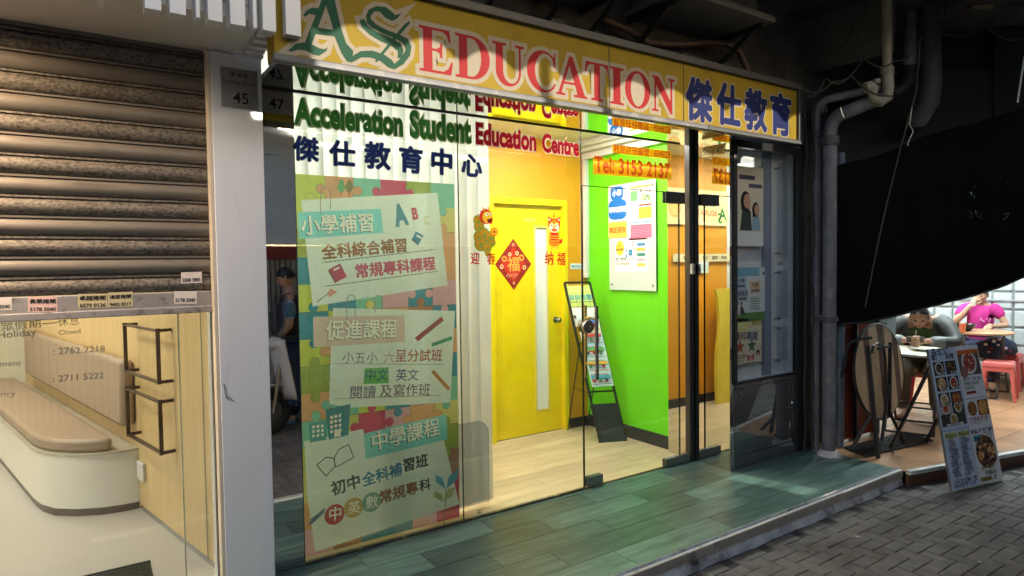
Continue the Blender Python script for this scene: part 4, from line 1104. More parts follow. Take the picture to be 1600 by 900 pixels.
# ================================================================== DISPLAY CASE (right, in front of y = 3.08)
DY = 3.08
t = thing("display_case", "recessed glazed poster case above dark polished stone, between the door post and drainpipes", "display case", (4.5, DY, 0))
granite = pm("polished_granite", (.24, .24, .25), .03, metal=.7, spec=.7, var=.2, vscale=60)
mb = MB(); mb.box(4.091, 4.935, DY, DY + .03, 0.0015, .10); mb.box(4.091, 4.935, DY + .004, DY + .03, .104, .62); mb.box(4.091, 4.935, DY, DY + .03, .624, .655)
mb.build("stone_base", granite, t, bevel=.002)
mb = MB(); mb.box(4.091, 4.125, DY - .01, DY + .03, .657, 2.52); mb.box(4.90, 4.96, DY - .01, DY + .03, .0015, 2.52); mb.box(4.126, 4.899, DY - .01, DY + .03, 2.462, 2.52); mb.box(4.126, 4.899, DY - .006, DY + .03, .657, .675)
mb.build("frame", dark_frame, t, bevel=.002)
mb = MB(); mb.box(4.126, 4.66, DY + .004, DY + .012, .677, 2.46); mb.box(4.664, 4.899, DY + .004, DY + .012, .677, 2.46); mb.build("glazing", glass_mat("case_glass", (.97, .98, .98), 1.22), t)
back_w = pm("case_white", (.80, .80, .80), .5); blue_g = pm("case_blue", (.24, .29, .38), .5)
mb = MB()
mb.box(4.10, 4.62, DY + .13, DY + .16, .656, 2.48, 0); mb.box(4.62, 4.74, DY + .12, DY + .16, .656, 2.48, 1); mb.box(4.74, 4.94, DY + .13, DY + .16, .656, 2.48, 0)
mb.box(4.092, 4.10, DY + .031, DY + .16, .656, 2.48, 0); mb.box(4.94, 4.95, DY + .031, DY + .16, .656, 2.48, 0); mb.box(4.10, 4.94, DY + .031, DY + .13, .640, .656, 0); mb.box(4.10, 4.94, DY + .031, DY + .13, 2.48, 2.49, 1)
mb.build("backing", [back_w, blue_g], t)
mb = MB()
for z0, z1 in ((1.60, 2.40), (1.10, 1.52), (.75, 1.05)):
    for x0, x1 in ((4.13, 4.60), (4.765, 4.92)): mb.box(x0, x1, DY + .085, DY + .089, z0 if x0 < 4.5 else z0 + .02, z1)
mb.build("acrylic_holder", glass_mat("acrylic", (.9, .92, .94), 1.4), t)
for zz in (2.36, 1.66, 1.50, 1.12, 1.04, .77):
    for xx in (4.575, 4.79):
        mb = MB(); mb.lathe((xx, DY + .105, zz), [(.006, -.02), (.006, .02), (.012, .021), (.012, .03)], 10, axis=(0, -1, 0)); mb.build("standoff", steel_dark, t)
for xx in (4.652, 4.685): mb = MB(); mb.lathe((xx, DY + .003, 1.58), [(.014, 0), (.014, .014), (.006, .015)], 12, axis=(0, -1, 0)); mb.build("case_lock", steel, t)
def casep(x0, z0): return Art((x0, DY + .082, z0), (1, 0, 0), (0, 0, 1))
skin_i, hair_i, dgr = ink((205, 160, 130)), ink((34, 28, 28)), ink((44, 58, 48))
a = casep(4.105, 1.72); w, h = .47, .62
a.rect(0, 0, w, h, ink((226, 216, 196)), 0); a.rect(0, .12, .12, h, ink((214, 160, 110)), 1); a.rect(0, 0, w, .11, ink((170, 200, 215)), 1); a.rect(.13, 0, w, .11, ink((225, 228, 226)), 2)
for k in range(4): a.rect(0, .42 - k * .05, .10, .455 - k * .05, ink((80, 120, 80)), 2)
a.text("招生", .01, .52, .06, ink((160, 50, 40)), 3, .02)
a.rect(.16, .52, .36, .555, ink((84, 84, 110)), 2); a.rect(.28, .46, .45, .49, ink((84, 84, 110)), 2)
for u, v, s_, top in ((.24, .30, 1.0, dgr), (.37, .25, .75, ink((150, 180, 200)))):
    a.circ(u, v + .05 * s_, .062 * s_, hair_i, 3, 18, .08 * s_); a.circ(u + .02 * s_, v + .05 * s_, .044 * s_, skin_i, 4, 14, .058 * s_); a.rect(u - .055 * s_, v - .02, u - .03 * s_, v + .06, hair_i, 4)
    a.poly([(u - .07 * s_, .12), (u + .08 * s_, .12), (u + .065 * s_, v - .03), (u + .02, v), (u - .04, v - .01)], top, 3)
a.build("study_poster", label="tutoring poster with a woman and a child at a desk, topmost in the display case", cat="poster")
a = casep(4.105, 1.12); w, h = .49, .43
a.rect(0, 0, w, h, ink((222, 226, 224)), 0); a.rect(0, .36, w * .85, h, ink((130, 180, 205)), 1); a.rect(0, 0, w, .07, ink((96, 140, 60)), 1)
for u, v, m, s_ in ((.12, .26, ink((180, 200, 212)), "小學"), (.30, .22, ink((228, 190, 150)), "中學"), (.14, .16, ink((190, 190, 205)), "興趣班"), (.01, .24, ink((230, 215, 200)), "100"), (.01, .15, ink((225, 215, 180)), "補習")):
    a.rect(u, v, u + .13, v + .10, m, 2); a.text(s_, u + .065, v + .05, .042, navy if m != 4 else redt, 3, .01, 0, 1, 'c'); a.rect(u + .015, v + .015, u + .115, v + .035, gry, 3)
a.rect(.29, .08, .43, .20, ink((200, 215, 205)), 2)
for k in range(5): a.rect(.30, .095 + k * .02, .41, .101 + k * .02, gry, 3)
for u, m in ((.14, ink((220, 200, 200))), (.19, ink((60, 70, 80)))):
    a.circ(u, .145, .016, hair_i, 3, 12); a.circ(u + .004, .14, .011, skin_i, 4, 10); a.poly([(u - .02, .06), (u + .05, .06), (u + .03, .09), (u + .012, .125), (u - .014, .125)], m, 3)
a.build("subject_poster", label="poster of small subject tags over green grass, middle of the display case", cat="poster")
a = casep(4.105, .80); w, h = .44, .30
a = casep(4.105, .79); w, h = .45, .36
a.rect(0, 0, w, h, ink((232, 222, 186)), 0); blob(a, .10, .25, .3, .36, ink((240, 228, 150)), 1)
a.text("專科專題", .10, .195, .075, ink((110, 110, 130)), 2, .03, -.05, 1); a.text("專科", .10, .195, .075, ink((150, 90, 90)), 2.5, .03, -.05, 1)
a.text("精英班", .32, .30, .04, ink((190, 150, 40)), 2, .03)
def star(u, v, r, m, l):
    a.poly([(u + (r if k % 2 == 0 else r * .42) * math.sin(PI * k / 5), v + (r if k % 2 == 0 else r * .42) * math.cos(PI * k / 5)) for k in range(10)], m, l)
for u, m in ((.03, ink((170, 60, 50))), (.17, ink((190, 90, 60))), (.32, ink((80, 120, 90)))): star(u, .135, .062, hair_i, 1.5); star(u, .135, .056, m, 2)
a.text("ENGLISH", .08, .045, .045, ink((150, 50, 40)), 2, .02); a.rect(.09, .015, .22, .02, gry, 1); a.rect(.12, .028, .22, .033, gry, 1); a.text("數學", .26, .02, .05, ink((205, 90, 110)), 2, .03)
a.circ(.40, .07, .026, hair_i, 2, 12); a.circ(.40, .062, .018, skin_i, 3, 12)
for k in range(16): a.circ(random.random() * w, random.random() * h, .006, random.choice([hair_i, redt, blu, yel]), 1, 6)
a.build("star_poster", label="cream poster with three coloured stars, lowest in the display case", cat="poster")

# ================================================================== LEFT SHOP (half closed roller shutter)
t = thing("white_pillar", "glossy white pillar between the roller shutter and the tutoring shop", "pillar", (.64, 3.28, GZ))
mb = MB(); mb.box(.530, .757, 3.282, 3.62, GZ, 2.615); mb.build("cladding", pm("gloss_white", (.78, .78, .82), .25, var=.05, vscale=2, dirt=(.60, .58, .58), dscale=3.5, dlevel=.68, stretch=(2.5, 2.5, .5)), t, bevel=.004)
mb = MB(); mb.box(.514, .529, 3.285, 3.355, GZ, 2.612); mb.build("corner_bead", pm("lamplit_cream", (.70, .60, .48), .3, var=.06), t, bevel=.002)  # side face of the pillar; warm lamplight on it is put into the cream
mb = MB()
for (x, z, dx, dz) in ((.545, 1.05, .01, .06), (.552, .99, .012, .02), (.566, .985, .012, .012), (.575, .97, .01, .006)): mb.bar((x, 3.2805, z), (x + dx, 3.2805, z - dz), .003, .002, up=(0, 1, 0))
mb.build("scuff_marks", ink((70, 70, 76)), t)
def number_plate(x0, x1, z0, z1, y, num, label):
    mb = MB(); mb.box(x0, x1, y - .004, y - .0006, z0, z1); 
    t = thing("number_plate", label, "number plate", ((x0 + x1) / 2, y, z0), "stainless street number plates")
    mb.build("plate", pm("plate_steel", (.30, .29, .28), .35, metal=.7, var=.15, vscale=25), t)
    a = Art((x0, y - .0045, z0), (1, 0, 0), (0, 0, 1)); w, h = x1 - x0, z1 - z0
    a.text("富 寧 街", w / 2, h * .80, h * .12, blk, 0, .01, 0, 1, 'c'); a.text("Fu Ning Street", w / 2, h * .60, h * .14, blk, 0, .0, 0, .93, 'c'); a.text(num, w * .52, h * .12, h * .40, blk, 0, .01, 0, 1, 'c')
    a.build("lettering", t)
number_plate(.572, .736, 2.362, 2.548, 3.28, "45", "steel street number plate 45 on the white pillar")
number_plate(.774, .943, 2.395, 2.582, GY - .001, "47", "steel street number plate 47 above the polished steel strip")
# roller shutter
t = thing("roller_shutter", "grimy steel roller shutter pulled half down over the lit clinic front", "roller shutter", (-.8, 3.36, 1.39))
SHX0, SHX1, SHY = -3.2, .512, 3.36
pitch = .0858; prof = []; z = 1.494
while z < 2.70:
    for k in range(9):
        s = k / 8; prof.append((z + .066 * s, -.017 * math.sin(PI * s) ** .8))
    prof += [(z + .0668, .007), (z + .0702, .007), (z + .0712, -.006), (z + .0795, -.006), (z + .0805, .007), (z + .0850, .007)]
    z += pitch
mb = MB()
for i in range(len(prof) - 1):
    zi, yi = prof[i]; zj, yj = prof[i + 1]
    kslat = int((zi - 1.494 + .0001) / pitch)
    mb.quad((SHX0, SHY + yi, zi), (SHX1, SHY + yi, zi), (SHX1, SHY + yj, zj), (SHX0, SHY + yj, zj), 0 if kslat % 2 else 1)
sh_a = pm("shutter_plain", (.165, .142, .118), .5, metal=.15, var=.18, vscale=3, dirt=(.10, .08, .065), dscale=3, dlevel=.60, stretch=(1, 1, 5))
sh_b = pm("shutter_spotted", (.175, .15, .123), .55, metal=.1, var=.22, vscale=8, dirt=(.05, .04, .032), dscale=62, dlevel=.52, stretch=(1, 1, 1.4))
mb.build("curtain", [sh_a, sh_b], t, smooth=True)
mb = MB(); mb.box(SHX0, SHX1 + .004, SHY - .02, SHY + .02, 1.396, 1.492); mb.box(SHX0, SHX1 + .004, SHY - .03, SHY + .005, 1.392, 1.424)
mb.build("bottom_rail", pm("rail_steel", (.38, .35, .34), .45, metal=.3, var=.15, dirt=(.10, .08, .07), dscale=18, dlevel=.62, vscale=5), t, bevel=.004)
mb = MB(); mb.box(.5125, .5285, 3.358, 3.41, GZ, 2.62); mb.build("guide_rail", pm("dark_guide", (.05, .045, .04), .5), t)
lab_p = ink((222, 206, 190)); lab_w = ink((226, 214, 206)); lab_y = ink((206, 192, 150)); lab_r = ink((226, 190, 180))
def small_label(px0, px1, py0, py1, y, base, lines, label):
    a = Art((0, y, 0), (1, 0, 0), (0, 0, 1)); u0, v0 = a.uv(px0, py1); u1, v1 = a.uv(px1, py0); tl_ = random.uniform(-.003, .003)
    a.poly([(u0, v0), (u1, v0 + tl_), (u1 + .001, v1 + tl_), (u0 + .001, v1)], base, 0)
    n = len(lines); hh = (v1 - v0) / n
    for k, s_ in enumerate(lines):
        vv = v1 - hh * (k + .86); a.fit(s_, (u0 + .006, vv), (u1 - .006, vv + tl_), blk, 2, .03, 1.25 if n == 1 else (1.0 if k else .9), px=False)
    a.build("shutter_label", label=label, cat="sticker", group="locksmith labels on the shutter")
small_label(283, 315, 425, 443, SHY - .0175, lab_w, ["5500 3885"], "small white label with one phone number stuck on the lowest shutter slat")
yb = SHY - .0208
small_label(-22, 18, 464, 486, yb, lab_w, ["5178 5040"], "white label on the shutter rail cut by the left edge of the view")
small_label(44, 89, 462, 488, yb, lab_r, ["長榮捲閘", "5178 5040"], "pinkish two line label on the shutter rail, second from the left")
small_label(122, 167, 458, 482, yb, lab_y, ["卓越捲閘", "6579 0136"], "yellowed label with 6579 0136 near the middle of the shutter rail")
small_label(169, 207, 456, 480, yb, lab_y, ["鴻發捲閘", "9602 8217"], "yellowed torn label with 9602 8217 near the middle of the shutter rail")
small_label(272, 307, 454, 475, yb, lab_w, ["5178 5040"], "white curling label at the right end of the shutter rail")
# glass front with grey lettering
t = thing("clinic_window", "frameless clinic glass front with grey opening hours lettering under the shutter", "window", (-.6, 3.42, 0))
mb = MB(); mb.box(-3.2, .372, 3.42, 3.43, .01, 2.5); mb.box(.378, .520, 3.42, 3.43, .01, 2.5); mb.build("pane", clear_glass, t)
mb = MB(); mb.box(.3725, .3775, 3.419, 3.431, .01, 2.5); mb.build("edge_seal", pm("green_edge", (.30, .36, .26), .2), t)
mb = MB(); mb.box(.5205, .529, 3.412, 3.44, 0, 2.5); mb.build("jamb", dark_frame, t)
a = Art((0, 3.4192, 0), (1, 0, 0), (0, 0, 1)); gl = ink((150, 142, 122))
a.fit("公眾假期", (-20, 519), (64, 510), gl, 0); a.fit("休息", (91, 509.5), (124, 506), gl, 0)
a.fit("Public Holiday", (-60, 534), (57, 524), gl, 0, .004); a.fit("Closed", (92, 523.5), (126, 520.5), gl, 0, .004)
a.fit(": 2762 2218", (83, 554.5), (164, 549), gl, 0, .004); a.fit(": 2711 5222", (83, 597), (162, 591), gl, 0, .004)
a.fit("Appointment", (-56, 576), (33, 571), gl, 0, .004); a.fit("Emergency", (-50, 624), (24, 619), gl, 0, .004)
a.fit("星期一至六", (-90, 500), (-10, 497), gl, 0)
a.line(a.uv(66, 506), a.uv(90, 504), .004, gl, 0)
a.build("lettering", t)
# interior
WA, WB = Vector((.60, 3.42, 0)), Vector((.28, 4.90, 0)); WD = (WB - WA).normalized(); WN = Vector((-WD.y, WD.x, 0))   # WN points into the room
def WP(s, w, z): return WA + WD * s + WN * w + Vector((0, 0, z))     # s from the front, w from the wall
maple = wood_mat("maple_panel", (.72, .53, .27), (.64, .45, .215), (9, 9, .9), 2.2, rough=.4, island=.04, bump=.02)
t = thing("wood_panelled_wall", "maple panelled wall with grab rails in the clinic under the shutter", "wall", WA)
mb = MB()
for s0, s1 in ((.0, .362), (.37, 5.4)):
    mb.hexa([WP(s0, 0, 0), WP(s1, 0, 0), WP(s1, -.06, 0), WP(s0, -.06, 0), WP(s0, 0, 2.7), WP(s1, 0, 2.7), WP(s1, -.06, 2.7), WP(s0, -.06, 2.7)])
mb.build("panelling", maple, t)
mb = MB(); mb.hexa([WP(.3625, .004, 0), WP(.3695, .004, 0), WP(.3695, -.03, 0), WP(.3625, -.03, 0), WP(.3625, .004, 2.7), WP(.3695, .004, 2.7), WP(.3695, -.03, 2.7), WP(.3625, -.03, 2.7)]); mb.build("joint_strip", steel, t)
mb = MB(); mb.hexa([WP(.0, .003, 0), WP(1.5, .003, 0), WP(1.5, .001, 0), WP(0, .001, 0), WP(.0, .003, .03), WP(1.5, .003, .03), WP(1.5, .001, .03), WP(0, .001, .03)]); mb.build("skirting", steel, t)
bronze = pm("bronze", (.09, .06, .045), .35, metal=.6, var=.15)
for z0, z1, lb in ((.945, 1.245, "upper bronze grab rail loop on the maple wall"), (.53, .83, "lower bronze grab rail loop on the maple wall")):
    s0, s1, w = .82, 1.45, .075
    t = thing("grab_rail", lb, "grab rail", WP(1.1, 0, z0))
    c = [WP(s0, w, z0), WP(s1, w, z0), WP(s1, w, z1), WP(s0, w, z1)]
    mb = MB()
    for i in range(4): 
        p, q = c[i], c[(i + 1) % 4]; d = (q - p).normalized() * .0125
        mb.bar(p - d, q + d, .013, .021, up=WN)
    mb.build("loop", bronze, t)
    for p in c: mb = MB(); mb.bar(p - WN * .010, p - WN * .073, .018, .018); mb.build("stand_off", bronze, t)
t = thing("socket_plate", "white switch plate low on the maple wall beside the bench", "socket", WP(1.44, .0, .2))
mb = MB(); mb.hexa([WP(1.38, .001, .215), WP(1.50, .001, .215), WP(1.50, .022, .215), WP(1.38, .022, .215), WP(1.38, .001, .335), WP(1.50, .001, .335), WP(1.50, .022, .335), WP(1.38, .022, .335)]); mb.build("plate", white_paint, t, bevel=.004)
# bench along the wall: base, cushion, back cushion
t = thing("bench", "white built-in bench with beige seat and back cushions inside the clinic", "bench", WP(3.0, .25, 0))
S0 = 1.515
def ringp(o, z):                                       # plan of the bench, o = inset
    pts = [(S0 + o, .002), (S0 + .015 + o, .10), (S0 + .06 + o, .21), (S0 + .15 + o, .325), (S0 + .28 + o * .7, .42), (S0 + .44 + o * .4, .475 - o * .8), (S0 + .62, .49 - o), (S0 + 3.8, .49 - o), (S0 + 3.8, .002)]
    return [WP(s, w, z) for s, w in pts]
bw = pm("bench_white", (.78, .75, .68), .35, var=.04)
mb = MB(); mb.prism(ringp(.012, .05), (0, 0, .345)); mb.build("base", bw, t, smooth=True)
mb = MB(); mb.prism(ringp(.02, 0.001), (0, 0, .05)); mb.build("plinth", pm("plinth_grey", (.16, .13, .11), .35, metal=.3), t, smooth=True)
mb = MB(); mb.prism(ringp(0, .3955), (0, 0, .018)); mb.build("top", pm("bench_top", (.52, .47, .38), .35), t, smooth=True)
beige = pm("beige_leather", (.37, .275, .205), .42, var=.06, vscale=4, bump=.03, bscale=8)
cush = [(S0 + .06, .135), (S0 + .085, .225), (S0 + .17, .325), (S0 + .30, .41), (S0 + .46, .462), (S0 + .62, .478), (S0 + 3.6, .478), (S0 + 3.6, .135)]
mb = MB(); mb.prism([WP(s, w, .4145) for s, w in cush], (0, 0, .085)); mb.build("seat_cushion", beige, t, bevel=.022, smooth=True)
mb = MB(); cb = [(.10, .004), (3.5, .004), (3.5, .085), (.10, .085)]
mb.hexa([WP(S0 + .03, .004, .56), WP(S0 + 3.3, .004, .56), WP(S0 + 3.3, .095, .56), WP(S0 + .03, .095, .56), WP(S0 + .03, .004, 1.0), WP(S0 + 3.3, .004, 1.0), WP(S0 + 3.3, .085, 1.0), WP(S0 + .03, .085, 1.0)])
mb.build("back_cushion", beige, t, bevel=.028, smooth=True)
t = thing("door_mat", "black ribbed door mat on the clinic floor", "mat", (.1, 3.7, 0.001))
m0 = at(265, 880, Z, .01); 
mb = MB()
for k in range(16): mb.box(-.55, .255 - .0, 3.50 + k * .0285, 3.50 + k * .0285 + .018, .0015, .014)
mb.box(-.56, .262, 3.488, 3.4985, .001, .015); mb.box(-.56, .262, 3.957, 3.968, .001, .015)
mb.build("ribs", black_metal, t)
mb = MB(); mb.box(-.56, .262, 3.4990, 3.9565, .0005, .0013); mb.build("tray", dark_frame, t)
t = thing("clinic_back_wall", "cream rear wall behind the bench in the clinic", "wall", (-1.6, 8.9, 0))
mb = MB(); mb.box(-4, .6, 8.9, 9.0, 0, 2.9); mb.box(-4.1, -4.0, 3.3, 9.0, 0, 2.9); mb.build("wall_face", pm("clinic_cream", (.72, .66, .50), .5, var=.03), t)
t = thing("clinic_ceiling", "white ceiling of the clinic", "ceiling", (-1.6, 6, 2.7))
mb = MB(); mb.box(-4, .75, 3.40, 9.0, 2.70, 2.78); mb.build("panel", white_paint, t)
for (x, y) in ((-.9, 4.6), (-.9, 6.6), (-2.6, 4.6), (-2.6, 6.6)):
    ceiling_lamp(x, y, 2.63, .5, .5, (1.0, .91, .75), LAMP_CLINIC, "square warm ceiling lamp inside the clinic", "warm ceiling lamps in the clinic")
# white canopy box with hanging fins
t = thing("white_canopy", "white panelled canopy over the roller shutter with pale vertical fins", "canopy", (-.8, 2.9, 2.58))
mb = MB(); mb.box(-3.2, .66, 2.83, 3.33, 2.622, 2.68); mb.box(-3.2, .66, 2.83, 2.86, 2.682, 3.5); mb.build("panels", pm("canopy_white", (.66, .64, .62), .35, var=.05, vscale=2, dirt=(.5, .48, .45), dscale=3, dlevel=.68), t, bevel=.003)
finm = pm("fin_white", (.70, .70, .72), .3, var=.05)
for px0, px1, py in ((226, 252, 5), (265, 291, 16), (306, 313, 22), (325, 348, 29), (360, 384, 37), (396, 402, 44), (411, 432, 51), (447, 471, 57)):
    p0, p1 = at(px0, py, Y, 2.75), at(px1, py, Y, 2.75)
    mb = MB(); mb.box(p0.x, p1.x, 2.75, 2.828, 2.568, 3.5); mb.build("fin", finm, t, bevel=.002)
for k, yv in enumerate((2.90, 2.985, 3.07, 3.15, 3.225)):
    mb = MB(); mb.box(.663, .755 - .01 * (k % 2), yv, yv + .045, 2.600, 3.4); mb.build("fin", finm, t, bevel=.002)
for k in range(14):
    xx = .10 - k * .095; wdt = .055 if k % 3 else .02
    mb = MB(); mb.box(xx - wdt, xx, 2.75, 2.828, 2.568, 3.5); mb.build("fin", finm, t, bevel=.002)
# warm downlights under the canopy (they light the left part of the shutter)
for xx in (-.62, -1.5):
    t = thing("canopy_downlight", "warm downlight under the white canopy lighting the shutter", "lamp", (xx, 3.0, 2.60), "warm downlights under the canopy")
    mb = MB(); mb.lathe((xx, 3.0, 2.585), [(.055, .036), (.06, 0), (.05, 0), (.045, .02)], 18); mb.build("ring", steel, t)
    mb = MB(); mb.lathe((xx, 3.0, 2.59), [(.044, 0), (.044, .006)], 18); mb.build("lens", lamp_mat("warm_lens", (1.0, .72, .45), LAMP_DOWN), t)

# ================================================================== OVERHEAD
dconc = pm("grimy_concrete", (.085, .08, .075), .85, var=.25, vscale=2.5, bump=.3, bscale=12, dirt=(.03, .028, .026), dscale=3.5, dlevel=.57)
t = thing("upper_facade", "grimy dark facade wall above the yellow sign", "wall", (2.8, 3.3, 2.5))
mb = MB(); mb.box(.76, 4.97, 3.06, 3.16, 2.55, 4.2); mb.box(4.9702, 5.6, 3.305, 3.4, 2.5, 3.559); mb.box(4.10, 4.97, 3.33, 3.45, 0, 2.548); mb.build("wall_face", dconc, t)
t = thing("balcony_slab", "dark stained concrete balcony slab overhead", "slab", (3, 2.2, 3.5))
mb = MB(); mb.box(-3.5, .7, 2.2, 3.05, 3.56, 3.72); mb.box(.701, 4.9, 1.35, 3.05, 3.56, 3.72); mb.box(4.901, 22, .3, 3.40, 3.56, 3.72); mb.build("slab_underside", dconc, t)  # unseen middle stretch brought forward to keep sky light off the sign
t = thing("concrete_beam", "chipped pale concrete beam above the right end of the sign", "beam", (5.03, 2.4, 3.17))
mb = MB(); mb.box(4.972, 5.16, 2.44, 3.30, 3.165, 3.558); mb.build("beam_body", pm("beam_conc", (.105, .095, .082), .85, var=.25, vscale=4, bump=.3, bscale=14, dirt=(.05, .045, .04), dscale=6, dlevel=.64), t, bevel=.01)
# air conditioner on a shelf
t = thing("air_conditioner", "dusty louvred air conditioner on a bracket shelf above the sign", "air conditioner", (3.35, 2.75, 3.2))
acm = pm("ac_dusty", (.11, .10, .09), .6, var=.2, dirt=(.08, .07, .06), dscale=6, dlevel=.58)
mb = MB(); mb.box(3.02, 3.72, 2.62, 3.05, 3.215, 3.555); mb.build("casing", acm, t, bevel=.008)
mb = MB()
for k in range(13): mb.hexa([(3.04, 2.608, 3.235 + k * .023), (3.40, 2.608, 3.235 + k * .023), (3.40, 2.6195, 3.240 + k * .023), (3.04, 2.6195, 3.240 + k * .023), (3.04, 2.606, 3.243 + k * .023), (3.40, 2.606, 3.243 + k * .023), (3.40, 2.6195, 3.248 + k * .023), (3.04, 2.6195, 3.248 + k * .023)])
mb.build("louvre", pm("ac_louvre", (.10, .095, .085), .6), t)
mb = MB(); mb.box(2.95, 3.86, 2.58, 3.05, 3.175, 3.213); mb.build("shelf", pm("shelf_grey", (.13, .125, .11), .7, dirt=(.08, .07, .06), dscale=5, dlevel=.6), t)
for xx in (2.99, 3.80): mb = MB(); mb.bar((xx, 2.62, 3.16), (xx, 3.05, 3.16), .03, .03); mb.bar((xx, 2.70, 3.15), (xx, 3.05, 2.95), .025, .025); mb.build("bracket", black_metal, t)
t = thing("metal_shelf", "dark steel shelf and brackets above the middle of the sign", "shelf", (2.4, 2.8, 3.1))
mb = MB(); mb.box(1.75, 2.62, 2.62, 3.05, 3.15, 3.20); mb.build("tray", pm("shelf_dark", (.10, .095, .09), .7, var=.3), t)
for xx in (1.85, 2.25, 2.58): mb = MB(); mb.bar((xx, 2.64, 3.13), (xx, 3.05, 3.13), .03, .03); mb.bar((xx, 2.70, 3.12), (xx, 3.05, 2.93), .022, .022); mb.build("bracket", black_metal, t)
mb = MB(); mb.tube([(2.72, 3.0, 3.10), (2.9, 2.96, 3.06), (3.1, 2.98, 3.02), (3.35, 2.97, 3.05), (3.6, 2.93, 3.10), (3.78, 2.91, 3.12), (3.92, 2.90, 3.08), (4.0, 2.90, 2.98), (4.03, 2.91, 2.90)], .022, 10)
mb.build("refrigerant_hose", pm("brown_hose", (.07, .04, .028), .6, var=.3), label="curved brown refrigerant hose dropping behind the sign", cat="hose", smooth=True)
mb = MB(); mb.tube([(1.2, 3.02, 3.02), (2.0, 3.0, 2.99), (2.8, 3.02, 3.02), (3.6, 3.02, 2.99), (4.5, 3.03, 3.02)], .012, 8); mb.build("facade_cable", black_metal, label="black cable running along the facade above the sign", cat="cable")
for xx, zz, lb in ((2.28, 2.96, "dark terminal block under the steel shelf above the sign"), (3.42, 2.95, "dark terminal block under the air conditioner above the sign"), (1.7, 2.98, "dark terminal block above the green logo of the sign")):
    t = thing("junction_block", lb, "junction box", (xx, 3.0, zz), "terminal blocks above the sign")
    mb = MB(); mb.box(xx, xx + .13, 2.99, 3.055, zz, zz + .07); mb.build("block", pm("block_dark", (.05, .05, .05), .6), t, bevel=.004)
    mb = MB()
    for k in range(4): mb.box(xx + .012 + k * .029, xx + .03 + k * .029, 2.975, 2.9895, zz - .012, zz + .02)
    mb.build("terminals", black_metal, t)

# drainpipes
pipem = pm("grey_pipe", (.19, .18, .205), .5, var=.25, vscale=5, dirt=(.34, .32, .34), dscale=6, dlevel=.6, bump=.05, bscale=20)
def elbow(p, c, q, n=7):                               # quadratic bend through corner c
    p, c, q = Vector(p), Vector(c), Vector(q)
    return [p * (1 - s) ** 2 + c * 2 * s * (1 - s) + q * s * s for s in [k / n for k in range(n + 1)]]
pA, pB = Vector((5.055, 3.0, 0)), Vector((5.04, 2.875, 0))
t = thing("slim_drainpipe", "slimmer of the two grey drainpipes, next to the display case", "drainpipe", pA)
top = 2.90
mb = MB(); mb.tube([(pA.x, pA.y, .0), (pA.x, pA.y, top - .12)] + elbow((pA.x, pA.y, top - .1), (pA.x, pA.y, top), (pA.x + .08, pA.y - .07, top + .02))[1:] + [(5.45, 2.70, 3.0)], .032, 14); mb.build("pipe", pipem, t, smooth=True)
for zz, hh in ((1.10, .035), (2.6, .06)): mb = MB(); mb.lathe((pA.x, pA.y, zz), [(.037, 0), (.044, .004), (.044, hh), (.037, hh + .004)], 14); mb.build("collar", pm("pipe_clip", (.12, .12, .13), .5), t)
t = thing("thick_drainpipe", "thick mottled grey drainpipe standing on the tiled platform", "drainpipe", pB)
top = 2.76
mb = MB(); mb.tube([(pB.x, pB.y, .0), (pB.x, pB.y, top - .16)] + elbow((pB.x, pB.y, top - .14), (pB.x, pB.y, top), (pB.x + .11, pB.y - .09, top + .03))[1:] + [(5.38, 2.62, 2.90)] + elbow((5.42, 2.59, 2.92), (5.53, 2.51, 2.96), (5.54, 2.50, 3.12))[1:] + [(5.55, 2.50, 3.555)], .053, 18); mb.build("pipe", pipem, t, smooth=True)
for zz, hh in ((1.10, .035), (2.52, .07)): mb = MB(); mb.lathe((pB.x, pB.y, zz), [(.059, 0), (.067, .004), (.067, hh), (.059, hh + .004)], 18); mb.build("collar", pm("pipe_clip", (.12, .12, .13), .5), t)
mb = MB(); mb.tube(elbow((5.41, 2.597, 2.915), (5.535, 2.508, 2.955), (5.541, 2.50, 3.13)), .068, 18); mb.build("rubber_elbow", pm("rubber", (.012, .012, .013), .6), t, smooth=True)
mb = MB(); mb.lathe((5.04, 2.875, 0), [(.09, .001), (.08, .02), (.066, .035), (.0585, .045)], 16); mb.build("mortar_collar", conc, t)
t = thing("white_trap_pipe", "pale waste pipe ending in a U bend trap under the balcony", "pipe", (5.9, 2.7, 2.8))
q = [dep(x, y, 4.72) for x, y in ((1384, -40), (1386, 60), (1386, 112), (1388, 135), (1386, 152), (1376, 160), (1366, 156), (1363, 147), (1366, 138), (1360, 134), (1352, 137))]
pale = pm("pale_pipe", (.36, .31, .24), .45, var=.12)
mb = MB(); mb.tube(q[:3], .034, 14); mb.tube(q[2:], [.040, .040, .038, .036, .034, .033, .034, .036, .038], 14); mb.build("pipe", pale, t, smooth=True)
mb = MB(); mb.tube([dep(1386, 106, 4.72), dep(1386, 118, 4.72)], .047, 14); mb.build("collar", pale, t, smooth=True); mb = MB(); mb.tube([dep(1370, 131, 4.72), dep(1370, 124, 4.72)], .026, 10); mb.build("cleaning_cap", pale, t, smooth=True)
t = thing("soil_pipe", "dark soil pipe with an offset bend behind the trap pipe", "pipe", (6.8, 2.9, 3.0))
q = [dep(x, y, 5.0) for x, y in ((1452, -60), (1452, 60), (1455, 130), (1452, 160), (1436, 184))] + [dep(1425, 196, 5.5)]
mb = MB(); mb.tube(q, .075, 14); mb.build("pipe", pm("dark_pipe", (.055, .052, .05), .6, var=.25, dirt=(.05, .045, .04), dscale=5, dlevel=.52), t, smooth=True)
